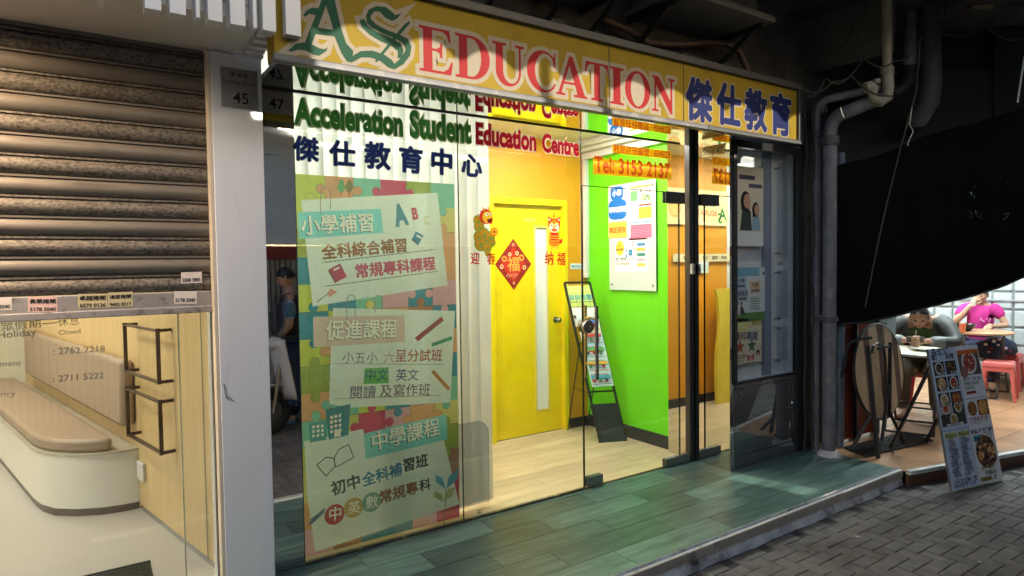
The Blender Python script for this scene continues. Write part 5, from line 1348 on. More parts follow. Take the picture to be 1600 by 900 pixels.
for pts, lb in ((((1497, -10), (1490, 8), (1500, 25), (1512, 30), (1545, 18), (1570, 10), (1610, 14)), "black cable looping under the balcony beside the horizontal pipe"),
                (((1437, 70), (1432, 140), (1410, 220), (1390, 300), (1372, 380), (1352, 480)), "long thin cord hanging in front of the black mesh screen"),
                (((1480, -10), (1470, 60), (1462, 82), (1440, 92), (1425, 130)), "thin black wire tied around the soil pipe")):
    mb = MB(); mb.tube([dep(x, y, 4.85 if 'cord' not in lb else 4.6) for x, y in pts], .010 if 'loop' in lb else .005, 6); mb.build("cable" if 'cord' not in lb else "cord", pm("cable_dark", (.03, .027, .025), .6), label=lb, cat="cable")
t = thing("horizontal_pipe", "short rusty horizontal pipe with a black coupling under the balcony", "pipe", dep(1520, 5, 5.0))
mb = MB(); mb.tube([dep(1490, -3, 5.0), dep(1548, 6, 5.0)], .05, 12); mb.build("pipe", pm("rust_pipe", (.24, .17, .12), .6, var=.3), t, smooth=True)
mb = MB(); mb.tube([dep(1513, 0, 5.0), dep(1519, 1, 5.0)], .062, 12); mb.build("coupling", black_metal, t)
for pts, lb in ((((1601, 88), (1595, 125), (1590, 160)), "white string tied at the right edge above the mesh screen"), (((1425, 168), (1421, 195), (1427, 205), (1418, 225), (1419, 228)), "short white string hanging at the left of the mesh screen"), (((1313, 168), (1316, 178), (1319, 184)), "tiny white string caught on the drainpipe bend")):
    mb = MB(); mb.tube([dep(x, y, 4.5) for x, y in pts], .006 if '1601' in str(pts) else .0035, 6); mb.build("string", ink((190, 190, 180)), label=lb, cat="string")

# ================================================================== EATERY (right)
t = thing("maroon_louvre", "dark maroon slatted panel behind the folded round table", "louvre panel", (5.7, 3.0, 0))
mar = pm("maroon_slat", (.26, .035, .016), .5, spec=.12, var=.25, vscale=4)
mb = MB()
for k in range(27):
    z0 = .02 + k * .088
    mb.hexa([(5.42, 3.0, z0), (6.03, 3.0, z0), (6.03, 3.03, z0), (5.42, 3.03, z0), (5.42, 3.018, z0 + .084), (6.03, 3.018, z0 + .084), (6.03, 3.04, z0 + .084), (5.42, 3.04, z0 + .084)])
mb.build("slats", mar, t)
mb = MB()
for xx in (5.40, 5.66, 6.035): mb.box(xx, xx + .03, 2.975, 3.05, 0, 2.4)
mb.build("posts", black_metal, t)
mb = MB(); mb.tube([(5.345, 2.955, 0), (5.345, 2.955, 2.5)], .034, 12); mb.build("blue_grey_pipe", pm("blue_pipe", (.16, .20, .26), .5, var=.3, dirt=(.36, .38, .42), dscale=6, dlevel=.64), label="narrow blue grey pipe beside the maroon slats", cat="pipe", smooth=True)
mb = MB(); q = [dep(x, y, 5.2) for x, y in ((1362, 528), (1345, 530), (1330, 534), (1323, 545), (1320, 570), (1314, 590))]; mb.tube(q, .012, 8); mb.build("black_cable_loop", black_metal, label="black cable looping from the slats to the blue grey pipe", cat="cable", smooth=True)
t = thing("eatery_side_wall", "dark inner side wall of the eatery behind the drainpipes", "wall", (5.3, 5, 0))
mb = MB(); mb.box(5.13, 5.25, 3.12, 8.0, 0, 2.9); mb.box(4.975, 5.35, 3.10, 3.1195, 0, 3.16); mb.build("wall_face", pm("dark_wall", (.05, .05, .055), .7), t)
t = thing("glazed_tile_wall", "white wall of raised glossy square tiles at the back of the eatery", "wall", (9.7, 3.5, 0))
tile = pm("white_tile", (.62, .72, .72), .2, var=.04, island=.06)
mb = MB(); mb.box(9.62, 9.72, .5, 8.0, 0, 2.9); mb.build("grout", pm("tile_grout", (.30, .36, .35), .8), t)
mb = MB()
for j in range(11):
    for i in range(26):
        y0, z0 = .9 + i * .222, .06 + j * .222
        mb.box(9.600, 9.625, y0 + .014, y0 + .208, z0 + .014, z0 + .208)
mb.build("tiles", tile, t, bevel=.012)
mb = MB(); mb.box(9.585, 9.605, .9, 7.5, 1.052, 1.075); mb.build("trim_rail", pm("rail_grey", (.40, .44, .45), .4), t)
mb = MB(); mb.box(9.57, 9.60, 2.0, 3.02, 1.60, 1.70); mb.build("red_banner", ink((196, 30, 50)), label="red banner strip on the white tile wall at the right edge", cat="banner")
t = thing("eatery_wall", "pale rear wall of the eatery", "wall", (7.5, 7.9, 0))
mb = MB(); mb.box(5.26, 9.6, 7.8, 7.9, 0, 2.85); mb.build("wall_face", pm("eatery_cream", (.6, .6, .58), .6), t)
t = thing("eatery_ceiling", "pale ceiling of the eatery hidden above the mesh screen", "ceiling", (7.5, 5, 2.86))
mb = MB(); mb.prism([(5.26, 3.13, 2.86), (6.3, 2.45, 2.86), (9.7, .9, 2.86), (9.7, 7.9, 2.86), (5.26, 7.9, 2.86)], (0, 0, .06)); mb.build("panel", pm("eatery_ceil", (.5, .5, .5), .6), t)
for (x, y) in ((7.1, 2.9), (8.4, 2.7), (7.6, 4.6), (8.9, 4.4)):
    ceiling_lamp(x, y, 2.78, .9, .2, (.90, 1.0, 1.0), LAMP_EAT, "white tube lamp on the eatery ceiling", "tube lamps in the eatery")
dfas = pm("fascia_dark", (.008, .0075, .007), .7, var=.3, vscale=2)
t = thing("eatery_fascia", "dark boarded fascia above the mesh screen", "fascia", (6.2, 2.5, 2.5))
mb = MB()
f0, f1 = Vector((5.22, 3.10, 0)), Vector((7.6, 1.42, 0)); fd = (f1 - f0).normalized(); fn = Vector((-fd.y, fd.x, 0))
def FP(s, w, z): return f0 + fd * s + fn * w + Vector((0, 0, z))
for s0, s1, z0, z1, w in ((0.12, .62, 2.25, 3.0, .0), (.62, 1.5, 2.22, 3.2, .03), (1.5, 3.6, 2.3, 3.55, .02), (0.05, .9, 3.0, 3.55, .12), (.9, 14, 2.6, 3.55, .12)):
    mb.hexa([FP(s0, w, z0), FP(s1, w, z0), FP(s1, w + .1, z0), FP(s0, w + .1, z0), FP(s0, w, z1), FP(s1, w, z1), FP(s1, w + .1, z1), FP(s0, w + .1, z1)])
mb.build("boards", dfas, t, bevel=.01)
# black mesh screen
def tarp_mat():
    m = bpy.data.materials.new("black_mesh"); m.use_nodes = True; N, L = m.node_tree.nodes, m.node_tree.links
    b = N["Principled BSDF"]; b.inputs["Base Color"].default_value = (.0045, .0045, .005, 1); b.inputs["Roughness"].default_value = .8; b.inputs["Specular IOR Level"].default_value = .08
    tc = N.new("ShaderNodeTexCoord")
    n1 = N.new("ShaderNodeTexNoise"); n1.inputs["Scale"].default_value = 90; n1.inputs["Detail"].default_value = 2; L.new(tc.outputs["Object"], n1.inputs["Vector"])
    n2 = N.new("ShaderNodeTexNoise"); n2.inputs["Scale"].default_value = 2.6; n2.inputs["Detail"].default_value = 4; L.new(tc.outputs["Object"], n2.inputs["Vector"])
    ad = N.new("ShaderNodeMath"); ad.operation = 'MULTIPLY'; L.new(n1.outputs[0], ad.inputs[0]); L.new(n2.outputs[0], ad.inputs[1])
    cr = N.new("ShaderNodeValToRGB"); cr.color_ramp.elements[0].position = .40; cr.color_ramp.elements[1].position = .46; L.new(ad.outputs[0], cr.inputs[0])
    sc_ = N.new("ShaderNodeMath"); sc_.operation = 'MULTIPLY'; sc_.inputs[1].default_value = .35; L.new(cr.outputs[0], sc_.inputs[0])
    t_ = N.new("ShaderNodeBsdfTransparent"); mx = N.new("ShaderNodeMixShader"); L.new(sc_.outputs[0], mx.inputs[0]); L.new(b.outputs[0], mx.inputs[1]); L.new(t_.outputs[0], mx.inputs[2]); L.new(mx.outputs[0], N["Material Output"].inputs[0])
    return m
t0, t1 = Vector((5.20, 2.985, 0)), Vector((7.6, 1.30, 0)); tdv = (t1 - t0).normalized(); tnv = Vector((tdv.y, -tdv.x, 0))
bpts = [(1296, 508), (1320, 505), (1350, 503), (1390, 496), (1430, 485), (1455, 477), (1500, 468), (1530, 461), (1560, 449), (1600, 431), (1680, 392)]
tpts = [(1296, 262), (1320, 255), (1360, 246), (1400, 232), (1440, 214), (1480, 202), (1530, 190), (1560, 180), (1600, 168), (1680, 140)]
def interp(pts, s):
    P_ = []
    for p in pts:
        w = atp(p[0], p[1], t0, tnv); P_.append(((w - t0).dot(tdv), w.z))
    if s <= P_[0][0]: return P_[0][1]
    for (a, b), (c, d) in zip(P_, P_[1:]):
        if s <= c: return b + (d - b) * (s - a) / (c - a)
    return P_[-1][1]
smax = (atp(1680, 300, t0, tnv) - t0).dot(tdv)
def tarp(u, v):
    s = .03 + (smax - .03) * u; zb, zt = interp(bpts, s), interp(tpts, s)
    w = (.024 * math.sin(s * 9 + v) + .010 * math.sin(s * 23 + v * 5) + .012 * math.sin(v * 14 + s * 4)) * (1 - v) ** .7
    p = t0 + tdv * s + tnv * w; return (p.x, p.y, zb + (zt - zb) * v)
mb = MB(); mb.sheet(tarp, 70, 26); mb.build("mesh_screen", tarp_mat(), label="sagging black mesh screen hung across the front of the eatery", cat="screen", smooth=True)
mb = MB(); mb.tube([Vector(tarp(k / 60, 0)) + tnv * .004 for k in range(61)], .009, 8)
mb.build("screen_hem", pm("hem", (.012, .012, .012), .6), label="thick hem rope along the lower edge of the black mesh screen", cat="rope", smooth=True)
mb = MB(); mb.lathe(atp(1434, 489.5, t0 + tnv * .02, tnv), [(.013, 0), (.013, .006)], 12, axis=tnv); mb.build("eyelet", ink((200, 190, 175)), label="small pale eyelet on the hem of the black mesh screen", cat="eyelet")

# folded round table leaning in front of the slats
t = thing("folded_table", "folded round striped wood table standing on edge with black legs", "folding table", (5.58, 2.78, 0))
cz, cr_, cx_ = .645, .40, 5.63
cols = [(-.405, -.23, 1), (-.23, -.135, 0), (-.135, .0, 1), (.0, .12, 0), (.12, .245, 1), (.245, .33, 0), (.33, .405, 1)]
mb = MB(); lean = .10
def tz(x, z, y): return (cx_ + x, y + lean * (z) - .04, cz + z)
for x0, x1, m in cols:
    pts = []; n = 14
    for k in range(n + 1):
        x = x0 + (x1 - x0) * k / n; pts.append((x, math.sqrt(max(0, cr_ ** 2 - x * x))))
    ring = [(x, z) for x, z in pts] + [(x, -z) for x, z in pts[::-1]]
    mb.prism([tz(x, z, 2.80) for x, z in ring], (0, .022, 0), m)
mb.build("tabletop", [wood_mat("dark_strip", (.15, .042, .016), (.07, .02, .01), (8, 8, 1), 3, island=.1), wood_mat("pale_strip", (.72, .50, .28), (.50, .32, .16), (8, 8, 1), 3, island=.12)], t)
mb = MB(); mb.tube([tz(cr_ * math.cos(2 * PI * k / 48), cr_ * math.sin(2 * PI * k / 48), 2.811) for k in range(49)], .014, 6, caps=False); mb.build("edge_band", black_metal, t, smooth=True)
def P5(px, py, y=2.72): return at(px, py, Y, y)
mb = MB()
mb.bar(P5(1356, 540), P5(1372, 716, 2.60), .028, .018); mb.bar(P5(1391, 535), P5(1390, 640), .026, .018); mb.bar(P5(1372, 545), P5(1392, 540), .02, .02)
mb.build("leg", black_metal, t)
mb = MB(); mb.bar(P5(1388, 640), P5(1413, 692, 2.64), .026, .018); mb.bar(P5(1388, 600), P5(1378, 688, 2.66), .024, .016)
mb.build("leg", black_metal, t)
mb = MB(); mb.bar(P5(1358, 652), P5(1330, 704, 2.68), .024, .016); mb.bar(P5(1362, 657), P5(1392, 650), .02, .016)
mb.build("brace", black_metal, t)
mb = MB(); mb.tube([P5(x, y, 2.715) for x, y in ((1362, 552), (1364, 541), (1372, 536), (1380, 541), (1383, 556), (1384, 600))], .010, 8); mb.build("hoop", black_metal, t, smooth=True)
mb = MB(); c = [at(*p, Z, .002) for p in ((1318, 700), (1352, 714), (1458, 689), (1412, 676))]
t = thing("rubber_mat", "black rubber mat under the folded round table", "mat", (5.7, 2.75, 0))
mb.prism([Vector(p) for p in c], (0, 0, .010)); mb.build("base", pm("rubber_mat", (.02, .02, .02), .7), t)
mb = MB()
for k in range(1, 14):
    a_, b_ = c[0].lerp(c[3], k / 14), c[1].lerp(c[2], k / 14); mb.bar(a_ + Vector((0, 0, .0115)), b_ + Vector((0, 0, .0115)), .006, .003)
    a_, b_ = c[0].lerp(c[1], k / 14), c[3].lerp(c[2], k / 14); mb.bar(a_ + Vector((0, 0, .0148)), b_ + Vector((0, 0, .0148)), .006, .003)
mb.build("grid", black_metal, t)

# dining table of the man
def folding_table(cx, cy, r, h, mat, label, rot):
    t = thing("dining_table", label, "table", (cx, cy, 0))
    mb = MB(); mb.lathe((cx, cy, h - .025), [(r - .01, 0), (r, .006), (r, .02), (r - .006, .025)], 40); mb.build("tabletop", mat, t, smooth=True)
    for s in (-1, 1):
        mb = MB(); ca, sa = math.cos(rot), math.sin(rot)
        def q(f, w, z): return (cx + f * ca - w * sa, cy + f * sa + w * ca, z)
        for w in (-.19 + .02 * s, .19 + .02 * s): mb.tube([q(s * .26, w, h - .027), q(-s * .27, w, .012)], .011, 8)
        mb.tube([q(s * .26, -.19, h - .04), q(s * .26, .19, h - .04)], .009, 8); mb.tube([q(-s * .27, -.19 + .02 * s, .014), q(-s * .27, .19 + .02 * s, .014)], .011, 8); mb.tube([q(-s * .12, -.19 + .02 * s, .226), q(-s * .12, .19 + .02 * s, .226)], .008, 8)
        mb.build("leg_frame", pm("leg_brown", (.035, .028, .024), .4), t, smooth=True)
    return t
folding_table(6.46, 2.86, .36, .745, pm("table_pale", (.62, .57, .47), .3, var=.08), "small folding table with a pale round top where the man in the jacket sits", .35)
t = thing("plate", "white plate on the pale round table", "plate", dep(1437, 549, 6.0))
pc = Vector((6.50, 2.78, .7455)); mb = MB(); mb.lathe(pc, [(.07, 0), (.08, .004), (.125, .020), (.128, .023), (.08, .010), (.0, .008)], 28); mb.build("dish", pm("ceramic", (.75, .74, .66), .15, var=.02), t, smooth=True)
folding_table(8.72, 3.12, .30, .745, pm("table_wood", (.50, .30, .16), .35, var=.1), "round wooden table where the woman in pink sits", .2)
tb = Vector((8.66, 3.06, .746))
mb = MB(); mb.lathe(dep(1504, 519, 7.42), [(.028, 0), (.036, .10), (.034, .10), (.0, .09)], 18); mb.build("cup", pm("orange_cup", (.78, .20, .09), .35), label="orange plastic cup on the woman's wooden table", cat="cup", loc=tuple(tb), smooth=True)
mb = MB(); mb.lathe(dep(1507, 518.5, 7.5), [(.045, 0), (.09, .05), (.12, .095), (.115, .095), (.07, .04), (0, .02)], 24); mb.build("bowl", pm("black_bowl", (.012, .012, .014), .25), label="large black noodle bowl on the woman's wooden table", cat="bowl", smooth=True)

# plastic stools
def stool(px, py, depth, mat, label, rot=.3, h=.43):
    c = dep(px, py, depth); cx, cy = c.x, c.y
    t = thing("plastic_stool", label, "stool", (cx, cy, 0), "plastic stools in the eatery")
    ca, sa = math.cos(rot), math.sin(rot)
    def q(x, y, z): return (cx + x * ca - y * sa, cy + x * sa + y * ca, z)
    def sq(a, z): return [q(-a, -a, z), q(a, -a, z), q(a, a, z), q(-a, a, z)]
    mb = MB(); mb.hexa(sq(.150, h - .06) + sq(.138, h)); mb.build("seat", mat, t, bevel=.014, smooth=True)
    for sx in (-1, 1):
        for sy in (-1, 1):
            def lg(z, s):
                o = .135 + .035 * (1 - z / h); w = .030 + .012 * z / h
                return [q(sx * (o - w * .95), sy * (o - w * .95), z), q(sx * o, sy * (o - w), z), q(sx * o, sy * o, z), q(sx * (o - w), sy * o, z)]
            mb = MB(); r0, r1 = lg(.001, 1), lg(h - .05, 1); mb.hexa(r0 + r1); mb.build("leg", mat, t, bevel=.004, smooth=True)
    mb = MB(); zz = h - .105
    for s in (-1, 1): mb.hexa([q(-.12, s * .142, zz), q(.12, s * .142, zz), q(.12, s * .130, zz), q(-.12, s * .130, zz), q(-.12, s * .142, zz + .05), q(.12, s * .142, zz + .05), q(.12, s * .130, zz + .05), q(-.12, s * .130, zz + .05)]); mb.hexa([q(s * .142, -.12, zz), q(s * .142, .12, zz), q(s * .130, .12, zz), q(s * .130, -.12, zz), q(s * .142, -.12, zz + .05), q(s * .142, .12, zz + .05), q(s * .130, .12, zz + .05), q(s * .130, -.12, zz + .05)])
    mb.build("apron", mat, t)
    return t
pink = pm("pink_plastic", (.74, .165, .15), .35, var=.05); redp = pm("red_plastic", (.42, .035, .035), .35, var=.06)
stool(1561, 570, 7.25, pink, "pale coral plastic stool behind the menu board, standing empty", .25)
stool(1573, 562, 7.85, pm("coral_plastic", (.62, .10, .10), .35, var=.05), "coral plastic stool carrying the navy bag", .15)
stool(1449, 560, 6.95, redp, "red plastic stool under the man in the grey jacket", .4)
stool(1548, 560, 8.35, redp, "red plastic stool under the woman in pink", .3)
# navy bag
t = thing("navy_bag", "bulging navy cloth bag with white and red flower patches on a stool", "bag", dep(1570, 556, 7.75))
bc = dep(1560, 541, 7.7); bm_ = bmesh.new(); bmesh.ops.create_icosphere(bm_, subdivisions=3, radius=1)
mb = MB(); vs_ = []
for v in bm_.verts:
    x, y, z = v.co; bulge = 1 + .12 * math.sin(x * 4 + z * 3) + .06 * math.sin(y * 9)
    p = RIGHT * (x * .25 * bulge + .05 * z) + Vector((.8, .5, 0)).normalized() * y * .12 + Vector((0, 0, 1)) * (z * .115 * bulge - .03 * x)
    vs_.append(bc + p)
mb.add(vs_, [tuple(v.index for v in f.verts) for f in bm_.faces]); bm_.free(); mb.build("body", pm("navy_cloth", (.018, .03, .075), .7, var=.3, vscale=12), t, smooth=True)
mb = MB(); mb.tube([bc + RIGHT * -.12 + Vector((0, 0, .09)), bc + RIGHT * -.08 + Vector((0, 0, .17)), bc + RIGHT * .02 + Vector((0, 0, .16)), bc + RIGHT * .06 + Vector((0, 0, .08))], .012, 8); mb.build("handle", pm("navy_cloth", (.018, .03, .075)), t, smooth=True)
mb = MB()
for px, py, r_, m in ((1553, 533, .028, 0), (1561, 530, .022, 0), (1559, 539, .018, 0), (1571, 544, .026, 0), (1549, 545, .03, 1), (1540, 538, .018, 0), (1577, 549, .02, 1), (1545, 550, .014, 0)):
    mb.ball(dep(px, py, 7.60), (r_, .02, r_ * .8), m, 10, 6)
mb.build("flower_patches", [ink((205, 200, 210)), ink((120, 45, 55))], t, smooth=True)

# small paper notice hanging behind the folded table
c0 = dep(1383, 515, 6.1); rr_ = Vector((FWD.x, FWD.y, 0)).normalized(); nu = Vector((rr_.y, -rr_.x, 0))
t = thing("hanging_notice", "pale blue sheet with handwritten lines hanging behind the folded table", "notice", c0)
nO = c0 - nu * .10 - Vector((0, 0, .20))
mb = MB(); q = [nO, nO + nu * .20, nO + nu * .20 + Vector((0, 0, .42)), nO + Vector((0, 0, .42))]; mb.prism(q, rr_ * .004); mb.build("sheet", ink((176, 196, 206)), t)
a = Art(nO - rr_ * .001, nu, (0, 0, 1))
for k, s_ in enumerate(("凍飲加三元", "奶茶咖啡", "檸檬茶", "熱朱古力", "豆漿")): a.text(s_, .02, .36 - k * .06, .034, ink((40, 50, 70)), 0, .01)
a.build("lettering", t)

# ------------------------------------------------------------------ menu board on the pavement
t = thing("menu_board", "leaning white menu board with food pictures and price list on the pavement", "menu board", (5.55, 2.05, GZ))
mBL = at(1488, 767, Z, GZ + .015); mBR = at(1567, 748, Z, GZ + .015)
mU = (mBR - mBL).normalized(); wM = (mBR - mBL).length
mTL = dep(1450, 546, (mBL - CAM).dot(FWD) * 1.065); mV0 = mTL - mBL
mV = (mV0 - mU * mV0.dot(mU) * 1.0); hM = mV0.length
sh_ = mV0.dot(mU)                                      # the board leans sideways a little
mVn = mV0.normalized(); mN = mU.cross(mVn).normalized()
def MP(u, v, w=0.0): return mBL + mU * u + mV0 * v + mN * w
mb = MB(); mb.hexa([MP(0, 0, -.018), MP(wM, 0, -.018), MP(wM, 0, 0), MP(0, 0, 0), MP(0, 1, -.018), MP(wM, 1, -.018), MP(wM, 1, 0), MP(0, 1, 0)])
mb.build("panel", [pm("board_edge", (.10, .10, .11), .5)], t)
mb = MB(); mb.bar(MP(wM * .12, .92, -.02), MP(wM * .12, .92, -.02) + Vector((.12, .42, -.93 * mV0.z - .0)), .02, .02); mb.bar(MP(wM * .88, .92, -.02), MP(wM * .88, .92, -.02) + Vector((.12, .42, -.93 * mV0.z)), .02, .02); mb.build("rear_leg", black_metal, t)
class ArtM(Art):
    def P(self, u, v, l): return MP(u * wM, v, .0006 + .0003 * (l + 1))
    def text(self, s, u, v, size, m, l=0, bold=0.0, rot=0.0, xs=1.0, align='l'):
        k = wM / hM                                    # keep letters undistorted on the unit board
        vs, fs = glyphs(s, bold); x0 = min(p[0] for p in vs)
        self.mb.add([self.P(u + (x - x0) * size * xs, v + y * size * k, l) for x, y in vs], fs, self.mi(m)); return self
    def circ(self, u, v, r, m, l=0, n=20, ry=None):
        ry = ry or r
        return self.poly([(u + r * math.cos(2 * PI * k / n), v + ry * wM / hM * math.sin(2 * PI * k / n)) for k in range(n)], m, l)
a = ArtM((0, 0, 0), (1, 0, 0), (0, 0, 1))
mw = ink((232, 232, 238)); mlb = ink((200, 214, 235)); food = [ink(c) for c in ((150, 96, 48), (196, 140, 84), (96, 52, 34), (214, 170, 110), (120, 60, 40), (60, 34, 26), (180, 84, 50), (222, 196, 150))]
a.rect(0, 0, .52, 1, mlb, 0); a.rect(.52, 0, 1, 1, mw, 0); a.line((.52, 0), (.52, 1), .006, gry, 1); a.rect(0, .62, .52, .624, gry, 1); a.rect(.52, .60, 1, .604, gry, 1); a.rect(.52, .375, 1, .379, gry, 1); a.rect(0, .40, .52, .404, gry, 1)
def dish(u0, v0, u1, v1, bg, plate, tones, l=1, pl=1):
    a.rect(u0, v0, u1, v1, bg, l); cu, cv = (u0 + u1) / 2, (v0 + v1) / 2; r = min((u1 - u0) / 2, (v1 - v0) / 2 * hM / wM) * .94
    if plate: a.circ(cu, cv, r, plate, l + 1, 22); r *= .78
    a.circ(cu, cv, r, tones[0], l + 2, 18)
    for k in range(26):
        th, q = random.random() * 2 * PI, r * math.sqrt(random.random()) * .9; s_ = r * random.uniform(.08, .22)
        a.circ(cu + q * math.cos(th), cv + q * math.sin(th) * wM / hM, s_, random.choice(tones), l + 3 + k * .2, 7, s_ * random.uniform(.4, 1))
slate, dwood, cer = ink((52, 60, 74)), ink((60, 44, 40)), ink((226, 222, 220))
a.text("各式飯麵", .05, .955, .10, navy, 1, .03); a.text("車仔麵 米線", .03, .915, .085, navy, 1, .03)
for r in range(3):
    for c in range(2):
        u0, v0 = .04 + c * .235, .80 - r * .115
        dish(u0, v0 - .0, u0 + .215, v0 + .10, slate if c else dwood, None if (r + c) % 2 else cer, random.sample(food, 4)); a.rect(u0 + .08, v0 + .004, u0 + .205, v0 + .022, ink((200, 205, 190)), 12); a.text("$42", u0 + .10, v0 + .007, .06, blk, 13, .02)
dish(.55, .775, .98, .965, ink((96, 84, 80)), cer, [ink((170, 70, 60)), ink((206, 130, 110)), ink((110, 40, 36)), ink((225, 200, 170))]); a.rect(.55, .935, .98, .968, ink((216, 104, 40)), 14); a.circ(.62, .80, .075, ink((150, 100, 100)), 15)
for k, s_ in enumerate(("車仔麵任選三餸", "配粉麵或米線", "加底另計")): a.text(s_, .58, .735 - k * .032, .052, blk, 1, .01)
a.rect(.60, .635, .80, .655, ink((150, 40, 40)), 1)
dish(.02, .515, .26, .60, ink((180, 175, 178)), cer, [food[6], food[1], ink((200, 60, 60))]); dish(.27, .515, .50, .61, ink((60, 48, 44)), cer, food[:4]); dish(.02, .43, .50, .52, ink((70, 66, 62)), cer, [ink((190, 150, 70)), food[3], food[5], ink((120, 140, 70))]); a.rect(.10, .425, .42, .448, mw, 14); a.text("三餸飯套餐", .12, .429, .05, navy, 15, .01)
dish(.545, .47, .76, .585, ink((232, 232, 238)), None, [food[0], food[2], food[1]]); dish(.77, .47, .985, .585, ink((150, 70, 40)), None, [ink((226, 170, 90)), ink((200, 120, 50)), food[6]])
a.text("午市套餐 送飲品", .545, .44, .055, ink((150, 40, 90)), 1, .02); a.text("早市供應至十一時", .55, .415, .045, gry, 1)
a.rect(.03, .345, .25, .385, ink((214, 222, 130)), 1); a.rect(.28, .345, .50, .385, ink((214, 222, 130)), 1); a.text("原價$60", .04, .352, .062, ink((60, 80, 60)), 2, .02); a.text("特價$40", .29, .352, .062, ink((60, 80, 60)), 2, .02)
dl = ["牛腩麵", "雲吞麵", "魚蛋粉", "豬扒飯", "咖喱雞飯", "叉燒飯", "火腿通粉", "沙嗲牛麵", "餐蛋麵", "炸雞翼", "乾炒牛河"]
for k in range(15):
    a.text(dl[k % 11], .06 + .015 * (k % 3), .325 - k * .0175, .045, ink((120, 90, 100)) if k < 4 else navy, 1, .01); a.text(dl[(k + 5) % 11], .29 + .015 * (k % 2), .328 - k * .0178, .045, navy, 1, .01)
a.text("小學生活動優惠", .05, .035, .065, navy, 1, .02); a.text("供應時間至晚上九時", .04, .010, .048, navy, 1, .01)
a.text("提供小學生活套餐", .545, .345, .058, ink((60, 40, 90)), 1, .03); a.rect(.57, .29, .78, .335, tealc, 1); a.text("長者優惠", .59, .30, .05, navy, 2, .02); a.text("可加配", .82, .32, .045, ink((60, 110, 110)), 1); a.text("例湯", .84, .295, .05, ink((60, 110, 110)), 1)
cu, cv = .77, .21
a.circ(cu, cv, .20, ink((110, 74, 60)), 1, 26)
for k in range(60):
    th, q = random.random() * 2 * PI, .18 * math.sqrt(random.random()); s_ = random.uniform(.012, .045)
    a.circ(cu + q * math.cos(th), cv + q * math.sin(th) * wM / hM, s_, random.choice([ink((226, 180, 124)), ink((150, 92, 60)), ink((80, 46, 40)), ink((214, 150, 90)), ink((60, 30, 30))]), 2 + k * .1, 7, s_ * random.uniform(.4, 1.3))
a.text("麻辣牛肉麵", .62, .085, .062, ink((130, 130, 40)), 1, .03); a.text("特價$40", .68, .05, .062, ink((100, 110, 50)), 1, .03); a.rect(.58, .012, .78, .04, ink((170, 170, 70)), 1); a.text("配凍奶茶優惠", .56, .015, .055, ink((90, 60, 30)), 2, .02)
a.build("menu_print", t)

# ================================================================== PEOPLE
def skin(name, joints, edges, mat, parent=None, subd=2, extra=None, mats=None):
    """grow one continuous tapered surface round a skeleton (joints: name -> (point, radius or (rx, ry)))"""
    names = list(joints); idx = {n: i for i, n in enumerate(names)}
    base = WLOC[parent.name] if parent is not None else Vector((0, 0, 0))
    me = bpy.data.meshes.new(name)
    me.from_pydata([tuple(Vector(joints[n][0]) - base) for n in names], [(idx[a_], idx[b_]) for a_, b_ in edges], [])
    o = bpy.data.objects.new(name, me); COL.objects.link(o)
    md = o.modifiers.new("skin", 'SKIN'); md.use_smooth_shade = True
    ly = me.skin_vertices[0].data
    for n in names:
        r = joints[n][1]; ly[idx[n]].radius = r if isinstance(r, tuple) else (r, r); ly[idx[n]].use_root = False
    ly[0].use_root = True
    s = o.modifiers.new("subd", 'SUBSURF'); s.levels = subd; s.render_levels = subd
    dg = bpy.context.evaluated_depsgraph_get(); dg.update()
    me2 = bpy.data.meshes.new_from_object(o.evaluated_get(dg))
    o.modifiers.clear(); o.data = me2; bpy.data.meshes.remove(me)
    me2.materials.clear()
    for m_ in (mats or [mat]): me2.materials.append(m_)
    for p in me2.polygons: p.material_index = 0; p.use_smooth = True
    if extra is not None:                              # weld further geometry (head, hands) into the same mesh
        bm = bmesh.new(); bm.from_mesh(me2)
        for mb in extra:
            vs = [bm.verts.new(Vector(p) - base) for p in mb.v]
            for f, mi in zip(mb.f, mb.m):
                try:
                    nf = bm.faces.new([vs[i] for i in f]); nf.material_index = mi; nf.smooth = True
                except ValueError: pass
        bmesh.ops.recalc_face_normals(bm, faces=bm.faces)
        bm.to_mesh(me2); bm.free()
    if parent is not None: o.parent = parent
    WLOC[o.name] = base
    return o
